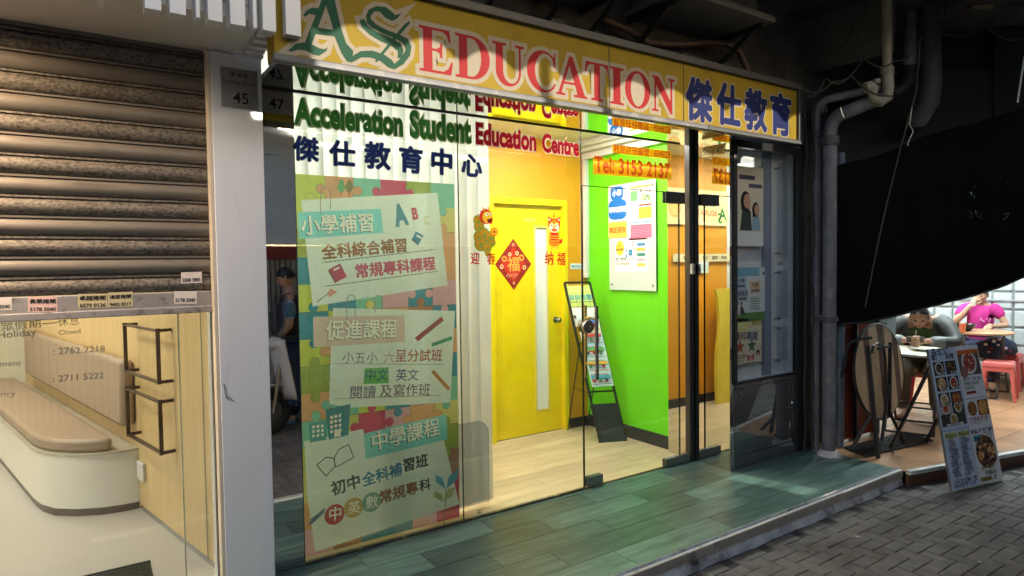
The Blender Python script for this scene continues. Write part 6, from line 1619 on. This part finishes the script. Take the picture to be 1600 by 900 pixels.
def head(c, f, u, s=1.0, eye=1, lip=2, brow=3):
    """human head: jaw, brow, nose, eye sockets, lips, ears. f = where the face looks, u = up"""
    f = Vector(f).normalized(); u = (Vector(u) - f * Vector(u).dot(f)).normalized(); r = f.cross(u); c = Vector(c)
    mb = MB(); nu_, nv_ = 36, 28
    def W(x, y, z): return c + r * (x * s) + f * (y * s) + u * (z * s)
    vs, fs, ms = [], [], []
    for j in range(nv_ + 1):
        th = PI * j / nv_
        for i in range(nu_):
            ph = 2 * PI * i / nu_
            x, y, z = .074 * math.sin(th) * math.sin(ph), .094 * math.sin(th) * math.cos(ph), .115 * math.cos(th)
            if z < -.02:
                t_ = min(1, (-.02 - z) / .095); x *= 1 - .42 * t_ ** 1.3; y = y * (1 - .25 * t_) + .018 * t_ if y > 0 else y * (1 - .55 * t_)
            if y > .03:
                g = lambda a, b, w, h: math.exp(-((x - a) / w) ** 2 - ((z - b) / h) ** 2)
                y += .024 * g(0, -.022, .013, .016) + .012 * g(0, .0, .009, .025) + .006 * g(0, .03, .05, .01) - .010 * g(.03, .008, .017, .011) - .010 * g(-.03, .008, .017, .011)
                y += .007 * g(0, -.058, .022, .008) + .008 * g(0, -.098, .02, .015) + .004 * g(.045, -.02, .02, .02) + .004 * g(-.045, -.02, .02, .02)
            vs.append(W(x, y, z))
    for j in range(nv_):
        for i in range(nu_):
            fs.append((j * nu_ + i, (j + 1) * nu_ + i, (j + 1) * nu_ + (i + 1) % nu_, j * nu_ + (i + 1) % nu_))
    k = len(mb.v); mb.v += [tuple(p) for p in vs]; mb.f += fs
    for fc in fs:
        p = sum((vs[i] for i in fc), Vector()) / 4 - c; x, y, z = p.dot(r) / s, p.dot(f) / s, p.dot(u) / s
        m = 0
        if y > .04 and abs(z + .058) < .0065 and abs(x) < .023: m = lip
        if y > .04 and abs(z - .028) < .0032 and .013 < abs(x) < .044: m = brow
        mb.m.append(m)
    for sx in (-1, 1):
        mb.ball(W(sx * .030, .0795, .006), (.0115 * s, .0115 * s, .008 * s), eye, 10, 8)
        mb.ball(W(sx * .076, -.008, -.004), (.012 * s, .016 * s, .030 * s), 0, 10, 8)
    return mb
def hair(name, c, f, u, mat, parent, s=1.0, low=.0, front=.055):
    f = Vector(f).normalized(); u = (Vector(u) - f * Vector(u).dot(f)).normalized(); r = f.cross(u); c = Vector(c); mb = MB()
    nu_, nv_ = 30, 16
    def fn(a_, b_):
        ph = 2 * PI * a_; zlow = low + (front - low) * max(0, math.cos(ph)) ** .6
        thmax = math.acos(max(-1, min(1, zlow / .125))); th = thmax * b_
        k = 1 + .015 * math.sin(ph * 11) + .012 * math.sin(ph * 5 + 1)
        return c + (r * (.084 * math.sin(th) * math.sin(ph)) + f * (.104 * math.sin(th) * math.cos(ph) - .006) + u * (.126 * math.cos(th))) * s * k
    mb.sheet(fn, nu_, nv_); return mb.build(name, mat, parent, smooth=True)
def hand(wrist, d, n, side, curl=.5, s=1.0, m=0):
    """palm, four bent fingers of different lengths and a thumb; d = direction, n = out of the back of the hand, side = towards the thumb"""
    d, n = Vector(d).normalized(), Vector(n); n = (n - d * n.dot(d)).normalized(); t = d.cross(n) if d.cross(n).dot(Vector(side)) > 0 else n.cross(d)
    w = Vector(wrist); mb = MB()
    mb.tube([w - d * .01 * s, w + d * .03 * s, w + d * .06 * s, w + d * .088 * s], [.022 * s, .030 * s, .036 * s, .030 * s], 12, m)
    for k, ln in enumerate((.070, .080, .074, .058)):
        b = w + d * .082 * s + t * (.027 - .018 * k) * s; p = [b - d * .012 * s]; a_ = 0; dd = d
        for seg in (.45, .32, .23):
            a_ += curl * (.75 if seg > .4 else .9); dd = d * math.cos(a_) - n * math.sin(a_); p.append(p[-1] + dd * ln * s * seg * 1.15)
        mb.tube(p, [.0095 * s, .009 * s, .0082 * s, .0062 * s], 8, m); mb.ball(p[-1], .0063 * s, m, 8, 6)
    b = w + d * .025 * s + t * .022 * s; dd = (d * .7 + t * .7 - n * .15).normalized(); d2 = (d * .95 + t * .1 - n * .35 * (1 + curl)).normalized()
    p = [b, b + dd * .034 * s, b + dd * .034 * s + d2 * .026 * s, b + dd * .034 * s + d2 * .046 * s]
    mb.tube(p, [.013 * s, .0115 * s, .010 * s, .007 * s], 8, m); mb.ball(p[-1], .0072 * s, m, 8, 6)
    return mb
skin_m = pm("skin", (.52, .30, .20), .5, var=.06, vscale=20); skin_w = pm("skin_tan", (.56, .34, .23), .5, var=.06, vscale=20)
eye_m = pm("eye_dark", (.02, .015, .012), .25); lip_m = pm("lip", (.36, .13, .11), .5); brow_m = pm("brow", (.03, .02, .017), .8); hair_m = pm("hair_black", (.014, .012, .012), .5, var=.4, vscale=60)

def body_set(O, F, J):
    """local (forward, right, up) joints -> world"""
    F = Vector(F).normalized(); R_ = F.cross(Vector((0, 0, 1)))
    return {k: (Vector((O[0], O[1], 0)) + F * p[0] + R_ * p[1] + Vector((0, 0, p[2])), p[3]) for k, p in J.items()}, F, R_
CLOTHED = ["pel", "wst", "cht", "hpr", "knr", "hpl", "knl", "shr", "shl"]
def thin(j, more=()):
    """the body under the clothes"""
    out = dict(j)
    for n in CLOTHED + list(more):
        p_, r = j[n]; out[n] = (p_, (r[0] * .72, r[1] * .72) if isinstance(r, tuple) else r * .72)
    return out
ARM_E = [("neck", "shr"), ("shr", "elr"), ("elr", "wrr"), ("neck", "shl"), ("shl", "ell"), ("ell", "wrl")]
LEG_E = [("pel", "hpr"), ("hpr", "knr"), ("knr", "anr"), ("anr", "tor"), ("pel", "hpl"), ("hpl", "knl"), ("knl", "anl"), ("anl", "tol")]
SPINE = [("pel", "wst"), ("wst", "cht"), ("cht", "neck")]
def sub(j, names, k=1.0, add=0.0, over=None):
    out = {}
    for n in names:
        p, r = j[n]; r = (r[0] * k + add, r[1] * k + add) if isinstance(r, tuple) else r * k + add
        out[n] = (p, r)
    if over: out.update(over)
    return out

# ---- the seated man with a phone
F = Vector((6.46 - 7.22, 2.86 - 3.15, 0)).normalized()
hc = dep(1437, 495, 6.42)
O = Vector((hc.x, hc.y, 0)) - F * .34
t = thing("person", "seated man in grey jacket and green shirt bent over a phone", "person", (O.x, O.y, 0))
hz = hc.z
J = {"pel": (0, 0, .53, (.12, .10)), "wst": (.07, 0, .67, (.11, .095)), "cht": (.15, 0, .87, (.14, .12)), "neck": (.20, 0, 1.0, .06), "nk2": (.27, 0, 1.0, .052), "hd": (.33, 0, 1.01, .05),
     "shr": (.15, .20, .985, .072), "elr": (.34, .30, .765, .052), "wrr": (.545, .085, .80, .030), "shl": (.15, -.20, .985, .072), "ell": (.36, -.31, .765, .052), "wrl": (.555, -.045, .80, .030),
     "hpr": (.03, .09, .50, .092), "knr": (.43, .13, .50, .068), "anr": (.47, .13, .09, .045), "tor": (.62, .15, .035, .034), "hpl": (.03, -.09, .50, .092), "knl": (.43, -.15, .50, .068), "anl": (.40, -.15, .09, .045), "tol": (.54, -.17, .035, .034)}
j, F, R_ = body_set(O, F, J)
for n in ("neck", "nk2", "hd"): pass
lookd = F * .87 - Vector((0, 0, .50)); upd = Vector((0, 0, .87)) + F * .5
hm = head(hc, lookd, upd, 1.0)
wr, wl = j["wrr"][0], j["wrl"][0]
hr = hand(wr, F * .6 - R_ * .75 + Vector((0, 0, .05)), R_ * .45 + F * .6 + Vector((0, 0, .5)), Vector((0, 0, 1)), .75)
hl = hand(wl, F * .75 + R_ * .45 + Vector((0, 0, .02)), -R_ * .5 + F * .5 + Vector((0, 0, .3)), Vector((0, 0, 1)), .7)
skin("body", thin(j, ["elr", "ell"]), SPINE + [("neck", "nk2"), ("nk2", "hd")] + ARM_E + LEG_E, skin_m, t, 2, [hm, hr, hl], [skin_m, eye_m, lip_m, brow_m])
hair("hair", hc, lookd, upd, hair_m, t, 1.0, -.01, .085)
jack = pm("jacket_grey", (.07, .078, .075), .55, var=.3, vscale=10, bump=.3, bscale=16); slv = pm("sleeve_pale", (.20, .23, .235), .5, var=.25, vscale=12, bump=.3, bscale=18)
tee = sub(j, ["pel", "wst", "cht", "neck"], 1.15, .012); tee["neck"] = (j["neck"][0] - Vector((0, 0, .02)), .075)
skin("green_shirt", tee, SPINE, pm("green_tee", (.075, .15, .055), .8, var=.15, vscale=14), t)
for sd, sg in (("r", 1), ("l", -1)):                   # jacket halves stay open over the shirt
    jj = {"hip": (j["pel"][0] + R_ * .10 * sg + F * .0 + Vector((0, 0, .02)), .115), "rib": (j["wst"][0] + R_ * .105 * sg - F * .01, .118), "che": (j["cht"][0] + R_ * .12 * sg - F * .02, .122),
          "sh": (j["sh" + sd][0] - R_ * .01 * sg, .115), "up": (j["sh" + sd][0].lerp(j["el" + sd][0], .5), .090), "el": (j["el" + sd][0], .074), "fo": (j["el" + sd][0].lerp(j["wr" + sd][0], .5), .064), "wr": (j["el" + sd][0].lerp(j["wr" + sd][0], .86), .058)}
    o = skin("jacket_half", jj, [("hip", "rib"), ("rib", "che"), ("che", "sh"), ("sh", "up"), ("up", "el"), ("el", "fo"), ("fo", "wr")], jack, t, 2, None, [jack, slv])
    e0, w0 = j["el" + sd][0], j["wr" + sd][0]; ax_ = (w0 - e0).normalized()
    for p in o.data.polygons:
        c_ = o.data.vertices[p.vertices[0]].co + WLOC[o.name]
        if (c_ - e0).dot(ax_) > .17: p.material_index = 1
cl = {"a": (j["cht"][0] - F * .03 + Vector((0, 0, .06)), .10), "b": (j["neck"][0] - F * .04 + R_ * .06, .045), "c": (j["neck"][0] - F * .04 - R_ * .06, .045)}
skin("collar", cl, [("a", "b"), ("a", "c")], jack, t)
khaki = pm("khaki", (.10, .075, .048), .8, var=.2, vscale=10, bump=.2, bscale=20)
tr_ = sub(j, ["pel", "hpr", "knr", "anr", "hpl", "knl", "anl"], 1.06, .014)
skin("trousers", tr_, [e_ for e_ in LEG_E if "to" not in e_[1]], khaki, t)
for sd in "rl":
    sj = {"heel": (j["an" + sd][0] + Vector((0, 0, -.045)) - F * .02, .045), "mid": (j["an" + sd][0].lerp(j["to" + sd][0], .55) - Vector((0, 0, .012)), .042), "toe": (j["to" + sd][0], .036)}
    skin("shoe", sj, [("heel", "mid"), ("mid", "toe")], pm("shoe_dark", (.03, .03, .032), .6), t)
# phone held in both hands
pcn = (wr + wl) / 2 + F * .105 + Vector((0, 0, .02)); pu = (Vector((0, 0, .75)) + F * .6).normalized(); pr = R_; pn = pr.cross(pu).normalized()
t = thing("phone", "dark phone in a brown case held by the man in the grey jacket", "phone", pcn)
def PH(a_, b_, c_): return pcn + pr * a_ + pu * b_ + pn * c_
mb = MB(); mb.hexa([PH(-.075, -.038, -.004), PH(.075, -.038, -.004), PH(.075, -.038, .005), PH(-.075, -.038, .005), PH(-.075, .038, -.004), PH(.075, .038, -.004), PH(.075, .038, .005), PH(-.075, .038, .005)]); mb.build("case", pm("brown_case", (.085, .05, .032), .45), t, bevel=.003)
dk_ = pcn + F * .10 - R_ * .01; dk_.z = .7465
t = thing("drink", "drink with a white straw behind the phone on the pale table", "drink", dk_)
mb = MB(); mb.lathe(dk_, [(.03, 0), (.036, .10), (.034, .10), (0, .09)], 16); mb.build("cup", pm("milk_tea", (.36, .2, .1), .3), t, smooth=True)
mb = MB(); mb.tube([dk_ + Vector((0, 0, .05)), dk_ + Vector((0, .0, .17)) - F * .02], .004, 8); mb.build("straw", ink((225, 230, 230)), t, smooth=True)

# ---- the woman in pink
hc = dep(1532, 461, 7.95); F = Vector((-.94, -.34, 0)).normalized(); O = Vector((hc.x, hc.y, 0)) - F * .08
t = thing("person", "seated woman in a bright pink shirt raising one hand to her mouth", "person", (O.x, O.y, 0))
J = {"pel": (0, 0, .52, (.15, .12)), "wst": (.0, 0, .68, .115), "cht": (.01, 0, .86, .115), "neck": (.02, 0, 1.0, .055), "nk2": (.045, 0, 1.05, .046), "hd": (.07, 0, 1.09, .045),
     "shr": (.02, .165, .965, .058), "elr": (.20, .25, .80, .042), "wrr": (.20, .085, 1.03, .027), "shl": (.02, -.165, .965, .058), "ell": (.07, -.26, .765, .042), "wrl": (.29, -.12, .775, .027),
     "hpr": (.03, .09, .49, .092), "knr": (.44, .11, .49, .064), "anr": (.42, .11, .09, .042), "tor": (.55, .12, .035, .032), "hpl": (.03, -.09, .49, .092), "knl": (.44, -.12, .49, .064), "anl": (.42, -.12, .09, .042), "tol": (.55, -.13, .035, .032)}
j, F, R_ = body_set(O, F, J); lookd = F * .9 + R_ * .25 - Vector((0, 0, .18)); upd = Vector((0, 0, 1))
hm = head(hc, lookd, upd, .97)
hr = hand(j["wrr"][0], Vector((0, 0, .6)) - R_ * .45 - F * .05, F * .9 + Vector((0, 0, .2)), -R_, .95); hl = hand(j["wrl"][0], F * .8 + R_ * .4 - Vector((0, 0, .02)), Vector((0, 0, 1)), R_, .6)
skin("body", thin(j), SPINE + [("neck", "nk2"), ("nk2", "hd")] + ARM_E + LEG_E, skin_w, t, 2, [hm, hr, hl], [skin_w, eye_m, lip_m, brow_m])
hair("hair", hc, lookd, upd, pm("hair_grey", (.05, .045, .045), .6, var=.4, vscale=60), t, .97, -.03, .05)
pinkm = pm("pink_shirt", (.62, .035, .30), .75, var=.12, vscale=8, bump=.25, bscale=14)
sh = sub(j, ["pel", "wst", "cht", "neck", "shr", "shl"], 1.1, .02); sh["neck"] = (j["neck"][0] - Vector((0, 0, .025)), .07)
for sd in "rl": sh["sl" + sd] = (j["sh" + sd][0].lerp(j["el" + sd][0], .62), .066)
skin("pink_shirt", sh, SPINE + [("neck", "shr"), ("shr", "slr"), ("neck", "shl"), ("shl", "sll")], pinkm, t)
pp = j["cht"][0] + F * .150 - R_ * .03 - Vector((0, 0, .02))
mb = MB()
for q in range(9): mb.ball(pp + R_ * (.05 * math.cos(q * 1.9) - .02) + Vector((0, 0, .02 * math.sin(q * 2.7) - .008 * q * .2)) , (.009, .009, .009), 0, 8, 6)
mb.build("shirt_print", ink((225, 170, 210)), t, smooth=True)
skin("trousers", sub(j, ["pel", "hpr", "knr", "anr", "hpl", "knl", "anl"], 1.05, .012), [e_ for e_ in LEG_E if "to" not in e_[1]], pm("navy_trousers", (.02, .03, .07), .8, var=.2), t)
for sd in "rl":
    sj = {"heel": (j["an" + sd][0] + Vector((0, 0, -.045)) - F * .02, .042), "mid": (j["an" + sd][0].lerp(j["to" + sd][0], .55) - Vector((0, 0, .012)), .04), "toe": (j["to" + sd][0], .034)}
    skin("shoe", sj, [("heel", "mid"), ("mid", "toe")], pm("shoe_dark", (.03, .03, .032), .6), t)
mb = MB(); cpp = dep(1521, 474, 7.68); mb.lathe(cpp - Vector((0, 0, .03)), [(.022, 0), (.028, .06), (.026, .06), (0, .05)], 14); mb.build("paper_cup", ink((232, 226, 214)), label="small pale cup at the mouth of the woman in pink", cat="cup", smooth=True)

# ================================================================== STREET SIDE (seen only in the reflections; some stall parts are added to steer the sun)
def mirY(px, py, d):                                   # real place of something seen d metres deep in the steel strip
    p = dep(px, py, d); return Vector((p.x, 2 * GY - p.y, p.z))
t = thing("market_stall", "grey market stall with a scalloped awning, reflected in the polished steel strip", "market stall", (4.8, -1.2, GZ))
sx0, sx1 = -3.4, 17.0  # stretched far both ways to block the low sun and darken reflections
mb = MB(); mb.box(sx0, sx1, -.83, -.80, 1.86, 3.205); mb.build("front_panel", pm("stall_grey", (.58, .62, .70), .6, var=.06), t)
mb = MB(); mb.box(sx0, 1.93, -.79, -.77, 2.9, 3.9); mb.build("sun_block_board", pm("stall_grey", (.5, .5, .5)), t); mb = MB(); mb.box(5.72, sx1, -.79, -.77, 2.9, 3.9); mb.build("sun_block_board", pm("stall_grey", (.5, .5, .5)), t)  # unseen boards added to keep sun off the shutter and the mesh screen
mb = MB(); mb.box(sx0, sx1, -.835, -.795, 1.70, 1.857); mb.build("trim_band", pm("stall_maroon", (.20, .02, .025), .6), t)
GAP0, GAP1 = 5.06, 5.24                                # opening cut through the stall to let one sunbeam reach the step
mb = MB()
for k in range(int((sx1 - sx0) / .06)):
    if GAP0 - .06 < sx0 + k * .06 < GAP1: continue
    mb.box(sx0 + k * .06, sx0 + k * .06 + .04, -.87 + .02 * math.sin(k * .9), -.83 + .02 * math.sin(k * .9), .1, 1.69)
mb.build("slatted_front", pm("stall_white", (.30, .29, .28), .6, var=.2), t)
mb = MB(); mb.box(sx0, GAP0, -2.2, -.93, GZ, 1.3); mb.box(GAP1 + .45, sx1, -2.2, -.93, GZ, 1.3); mb.box(sx0, GAP0, -.92, -.89, GZ, 1.84); mb.box(GAP1, sx1, -.92, -.89, GZ, 1.84); mb.box(GAP0, GAP1, -.92, -.89, GZ, .72); mb.box(GAP0, GAP1, -.92, -.89, .855, 1.84); mb.build("counter_with_sun_stop", pm("stall_dark", (.05, .05, .05), .8), t)  # backing boards behind the slats are added to stop sun shining through
mb = MB()
for xx in (sx0 + .05, 3.6, 6.4, sx1 - .05):
    for yy in (-.76, -2.15): mb.box(xx - .03, xx + .03, yy - .03, yy + .03, GZ, 3.7 if yy > -1 else 4.4)
mb.build("posts", steel_dark, t)
awn = pm("awning_cloth", (.30, .31, .26), .8, var=.1)
mb = MB(); mb.quad((sx0, .0, 3.40), (sx1, .0, 3.40), (sx1, -2.3, 4.5), (sx0, -2.3, 4.5)); mb.build("awning_roof", awn, t, solid=.01)
def valance(u, v):
    x = sx0 + (sx1 - sx0) * u; ph = (x - .05) / .34
    return (x, .0, (3.255 - .034 * math.cos(2 * PI * ph) - .008 * math.cos(4 * PI * ph)) * (1 - v) + 3.40 * v)
mb = MB(); mb.quad((sx0, -.60, 3.20), (sx1, -.60, 3.20), (sx1, -.60, 3.75), (sx0, -.60, 3.75)); mb.build("sun_dimming_sheet", film_mat("sun_dimming_sheet", (.02, .02, .02), .46), t)  # unseen dark see-through sheet added to weaken the sun on the sign
mb = MB(); mb.sheet(valance, 700, 1); mb.build("valance", awn, t, solid=.006)
# scooter parked at the kerb
ax = Vector((-.97, .24, 0)).normalized()
sc0 = mirY(438, 640, 6.62) - ax * .50; sc0.z = GZ; sd_ = Vector((ax.y, -ax.x, 0))
def Q(f_, s_, z_): return sc0 + ax * f_ + sd_ * s_ + Vector((0, 0, z_))
t = thing("motor_scooter", "white and blue motor scooter parked at the kerb, seen in the polished steel strip", "scooter", sc0)
bodyw = pm("scooter_white", (.62, .62, .64), .2, var=.03, coat=.5); blu_p = pm("scooter_blue", (.02, .06, .16), .25); tyre = pm("tyre", (.02, .02, .02), .8)
for f_ in (-.55, .62):
    mb = MB(); c = Q(f_, 0, .24); mb.tube([c + (ax * math.cos(2 * PI * k / 28) + Vector((0, 0, math.sin(2 * PI * k / 28)))) * .185 for k in range(29)], .055, 10, caps=False); w_ = mb.build("wheel", tyre, t, smooth=True)
    mb = MB(); mb.lathe(c - sd_ * .03, [(.13, 0), (.14, .01), (.05, .02), (.05, .04), (.14, .05), (.13, .06)], 20, axis=sd_); mb.build("rim", steel_dark, w_)
mb = MB()
def shell(u, v):
    f_ = -.85 + .75 * u; w_ = (.17 - .09 * abs(u - .45)) ; a_ = PI * (v * 1.2 - .1)
    return Q(f_, w_ * math.cos(a_), .48 + .10 * u * (1 - u) * 2 + (.24 - .10 * u) * math.sin(a_))
mb.sheet(shell, 14, 14); mb.build("rear_body", bodyw, t, smooth=True, solid=.01)
mb = MB(); mb.ball(Q(-.42, 0, .80), (.30, .13, .075), 0, 16, 10); mb.build("saddle", pm("saddle", (.02, .02, .022), .5), t, smooth=True)
mb = MB(); mb.sheet(lambda u, v: Q(.42 + .10 * v + .06 * math.sin(PI * u), (u - .5) * .42 * (1 - .25 * v), .36 + .62 * v), 10, 8); mb.build("leg_shield", bodyw, t, smooth=True, solid=.02)
mb = MB(); mb.bar(Q(-.15, 0, .34), Q(.45, 0, .32), .28, .05); mb.build("footboard", blu_p, t, bevel=.01)
mb = MB(); mb.sheet(lambda u, v: Q(.62 + .27 * math.cos(PI * u), (v - .5) * .15, .27 + .25 * math.sin(PI * u)), 12, 3); mb.build("front_fender", bodyw, t, smooth=True, solid=.008)
mb = MB(); mb.tube([Q(.62, -.09, .24), Q(.52, -.06, .72), Q(.46, 0, .98)], .022, 8); mb.tube([Q(.62, .09, .24), Q(.52, .06, .72)], .022, 8); mb.build("fork", steel_dark, t, smooth=True)
mb = MB(); mb.tube([Q(.40, -.32, 1.02), Q(.46, -.12, .99), Q(.47, 0, .98), Q(.46, .12, .99), Q(.40, .32, 1.02)], .018, 8); mb.build("handlebar", black_metal, t, smooth=True)
mb = MB(); mb.ball(Q(.54, 0, .93), (.09, .09, .075), 0, 14, 10); mb.build("headlamp", pm("lamp_glass", (.6, .62, .64), .08), t, smooth=True)
mb = MB(); mb.sheet(lambda u, v: Q(.56 - .10 * v, (u - .5) * .40 * (1 - .3 * v), 1.0 + .42 * v), 8, 6); mb.build("windscreen", glass_mat("screen_tint", (.75, .8, .85), 1.5), t, smooth=True, solid=.004)
for s_ in (1 if sd_.y < 0 else -1,):
    mb = MB(); mb.tube([Q(.43, s_ * .24, 1.01), Q(.42, s_ * .30, 1.18)], .007, 6); mb.lathe(Q(.41, s_ * .31, 1.20), [(.03, 0), (.05, .008), (.03, .02)], 14, axis=ax); mb.build("wing_mirror", black_metal, t, smooth=True)
mb = MB(); mb.tube([Q(-.7, -.14, .25), Q(-.2, -.13, .22)], [.05, .03], 10); mb.build("exhaust", steel_dark, t, smooth=True)

# man standing by the scooter
pp = mirY(458, 560, 7.0); F = Vector((-.86, -.40, 0)); O = Vector((pp.x, pp.y, 0))
t = thing("person", "standing man in dark vest and blue striped sleeves, reflected in dark steel", "person", (O.x, O.y, GZ))
g = GZ
J = {"pel": (0, 0, .90 + g, (.15, .11)), "wst": (0, 0, 1.06 + g, .115), "cht": (.01, 0, 1.24 + g, .12), "neck": (.01, 0, 1.42 + g, .06), "nk2": (.02, 0, 1.47 + g, .052), "hd": (.03, 0, 1.52 + g, .05),
     "shr": (0, .20, 1.37 + g, .066), "elr": (-.02, .25, 1.10 + g, .047), "wrr": (.16, .20, .93 + g, .032), "shl": (0, -.20, 1.37 + g, .066), "ell": (.0, -.26, 1.10 + g, .047), "wrl": (.18, -.18, .95 + g, .032),
     "hpr": (0, .09, .86 + g, .09), "knr": (.02, .10, .49 + g, .062), "anr": (-.01, .10, .09 + g, .042), "tor": (.13, .12, .035 + g, .036), "hpl": (0, -.09, .86 + g, .09), "knl": (.03, -.10, .49 + g, .062), "anl": (0, -.10, .09 + g, .042), "tol": (.14, -.12, .035 + g, .036)}
j, F, R_ = body_set(O, F, J); hc = j["hd"][0] + F * .02 + Vector((0, 0, .075)); lookd = F - Vector((0, 0, .35))
skin("body", thin(j), SPINE + [("neck", "nk2"), ("nk2", "hd")] + ARM_E + LEG_E, skin_m, t, 2, [head(hc, lookd, (0, 0, 1)), hand(j["wrr"][0], F * .5 - Vector((0, 0, .8)) - R_ * .1, R_, F, .4), hand(j["wrl"][0], F * .5 - Vector((0, 0, .8)) + R_ * .1, -R_, F, .4)], [skin_m, eye_m, lip_m, brow_m])
hair("hair", hc, lookd, (0, 0, 1), hair_m, t, 1.0, -.02, .05)
vest = sub(j, ["pel", "wst", "cht", "neck"], 1.1, .03); vest["neck"] = (j["neck"][0] - Vector((0, 0, .03)), .08); vest["shr"] = (j["shr"][0] - R_ * .05, .075); vest["shl"] = (j["shl"][0] + R_ * .05, .075)
skin("vest", vest, SPINE + [("neck", "shr"), ("neck", "shl")], pm("vest_dark", (.015, .016, .022), .7), t)
s1, s2 = pm("sleeve_blue", (.10, .22, .34), .8), pm("sleeve_stripe", (.45, .52, .58), .8)
for sd in "rl":
    a_, b_ = j["sh" + sd][0], j["sh" + sd][0].lerp(j["el" + sd][0], .85)
    o = skin("sleeve", {"a": (a_, .082), "m": (a_.lerp(b_, .5), .074), "b": (b_, .070)}, [("a", "m"), ("m", "b")], s1, t, 2, None, [s1, s2])
    for p in o.data.polygons:
        if ((o.data.vertices[p.vertices[0]].co.z + 5) / .055) % 1.0 < .35: p.material_index = 1
skin("trousers", sub(j, ["pel", "hpr", "knr", "anr", "hpl", "knl", "anl"], 1.06, .014), [e_ for e_ in LEG_E if "to" not in e_[1]], pm("jeans", (.03, .05, .11), .8, var=.2), t)
for sd in "rl":
    sj = {"heel": (j["an" + sd][0] + Vector((0, 0, -.045)) - F * .02, .044), "mid": (j["an" + sd][0].lerp(j["to" + sd][0], .55) - Vector((0, 0, .012)), .042), "toe": (j["to" + sd][0], .036)}
    skin("shoe", sj, [("heel", "mid"), ("mid", "toe")], pm("shoe_blue", (.10, .22, .36), .6), t)

# ------------------------------------------------------------------ small loose things
t = thing("bulldog_clip", "small black bulldog clip at the bottom edge of the white blind", "clip", at(749, 806, Y, 3.50))
c_ = at(749, 806, Y, 3.50)
mb = MB(); mb.prism([(c_.x - .016, 3.495, c_.z), (c_.x + .016, 3.495, c_.z), (c_.x + .013, 3.495, c_.z + .02), (c_.x - .013, 3.495, c_.z + .02)], (0, .012, 0)); mb.build("jaw", black_metal, t)
for s_ in (-1, 1): mb = MB(); mb.tube([(c_.x - .008, 3.501 + s_ * .004, c_.z + .019), (c_.x - .005, 3.501 + s_ * .006, c_.z + .045), (c_.x + .005, 3.501 + s_ * .006, c_.z + .045), (c_.x + .008, 3.501 + s_ * .004, c_.z + .019)], .0015, 6); mb.build("wire_handle", steel, t)
random.seed(11)
leafm = [pm("dry_leaf", (.30, .24, .15), .8), pm("pale_scrap", (.55, .52, .46), .8)]
for k, (px, py, lb) in enumerate(((1530, 879, "pale scrap on the pavers nearest the bottom edge below the menu board"), (1583, 881, "tiny dry leaf on the pavers below the menu board, close to the frame edge"), (1415, 827, "curled dry leaf on the pavers midway between step and menu board"), (1262, 862, "small dry leaf on the pavers in front of the step"), (1340, 840, "crumpled scrap on the pavers in front of the step corner"), (1508, 806, "dry leaf lying just below the foot of the menu board"))):
    c_ = at(px, py, Z, GZ + .003); r_ = random.uniform(.010, .018); a_ = random.random() * 6
    mb = MB(); mb.sheet(lambda u, v: (c_.x + r_ * ((u - .5) * 2.4 * math.cos(a_) - (v - .5) * math.sin(a_) * (1 - (2 * u - 1) ** 2) * 1.4), c_.y + r_ * ((u - .5) * 2.4 * math.sin(a_) + (v - .5) * math.cos(a_) * (1 - (2 * u - 1) ** 2) * 1.4), c_.z + .004 * (2 * v - 1) ** 2 + .003 * u), 8, 4)
    mb.build("dry_leaf" if "leaf" in lb else "paper_scrap", leafm[0 if "leaf" in lb else 1], label=lb, cat="leaf" if "leaf" in lb else "litter", smooth=True)
for k, (x, y, r_, lb) in enumerate(((4.985, 3.05, .012, "thick black cable climbing between the display case and the drainpipes"), (4.995, 2.99, .007, "thin black cable climbing beside the slim drainpipe"), (5.12, 2.96, .008, "black cable running up behind the thick drainpipe"))):
    mb = MB(); mb.tube([(x + .012 * math.sin(q * 1.3 + k), y + .006 * math.cos(q * 1.1), .02 + 2.9 * q / 24) for q in range(25)], r_, 8)
    mb.build("cable", pm("cable_dark", (.03, .027, .025), .6), label=lb, cat="cable", smooth=True)
for k, pts in enumerate((((1395, 150), (1330, 118), (1290, 122), (1262, 150)), ((1440, 60), (1400, 95), (1350, 92), (1300, 128), (1255, 140)), ((1600, 60), (1540, 40), (1470, 52), (1440, 42)))):
    lb = ("sagging black cable under the concrete beam towards the trap pipe", "thin cable looped from the soil pipe across the concrete beam", "cable strung across the dark fascia from the soil pipe")[k]
    q_ = [dep(x, y, 4.62 if k < 2 else 4.8) for x, y in pts]; P_ = []
    for i in range(len(q_) - 1):
        for s_ in range(8):
            u = s_ / 8; P_.append(q_[i].lerp(q_[i + 1], u) - Vector((0, 0, .05 * math.sin(PI * u))))
    mb = MB(); mb.tube(P_ + [q_[-1]], .006, 6); mb.build("cable", pm("cable_dark", (.03, .027, .025), .6), label=lb, cat="cable", smooth=True)
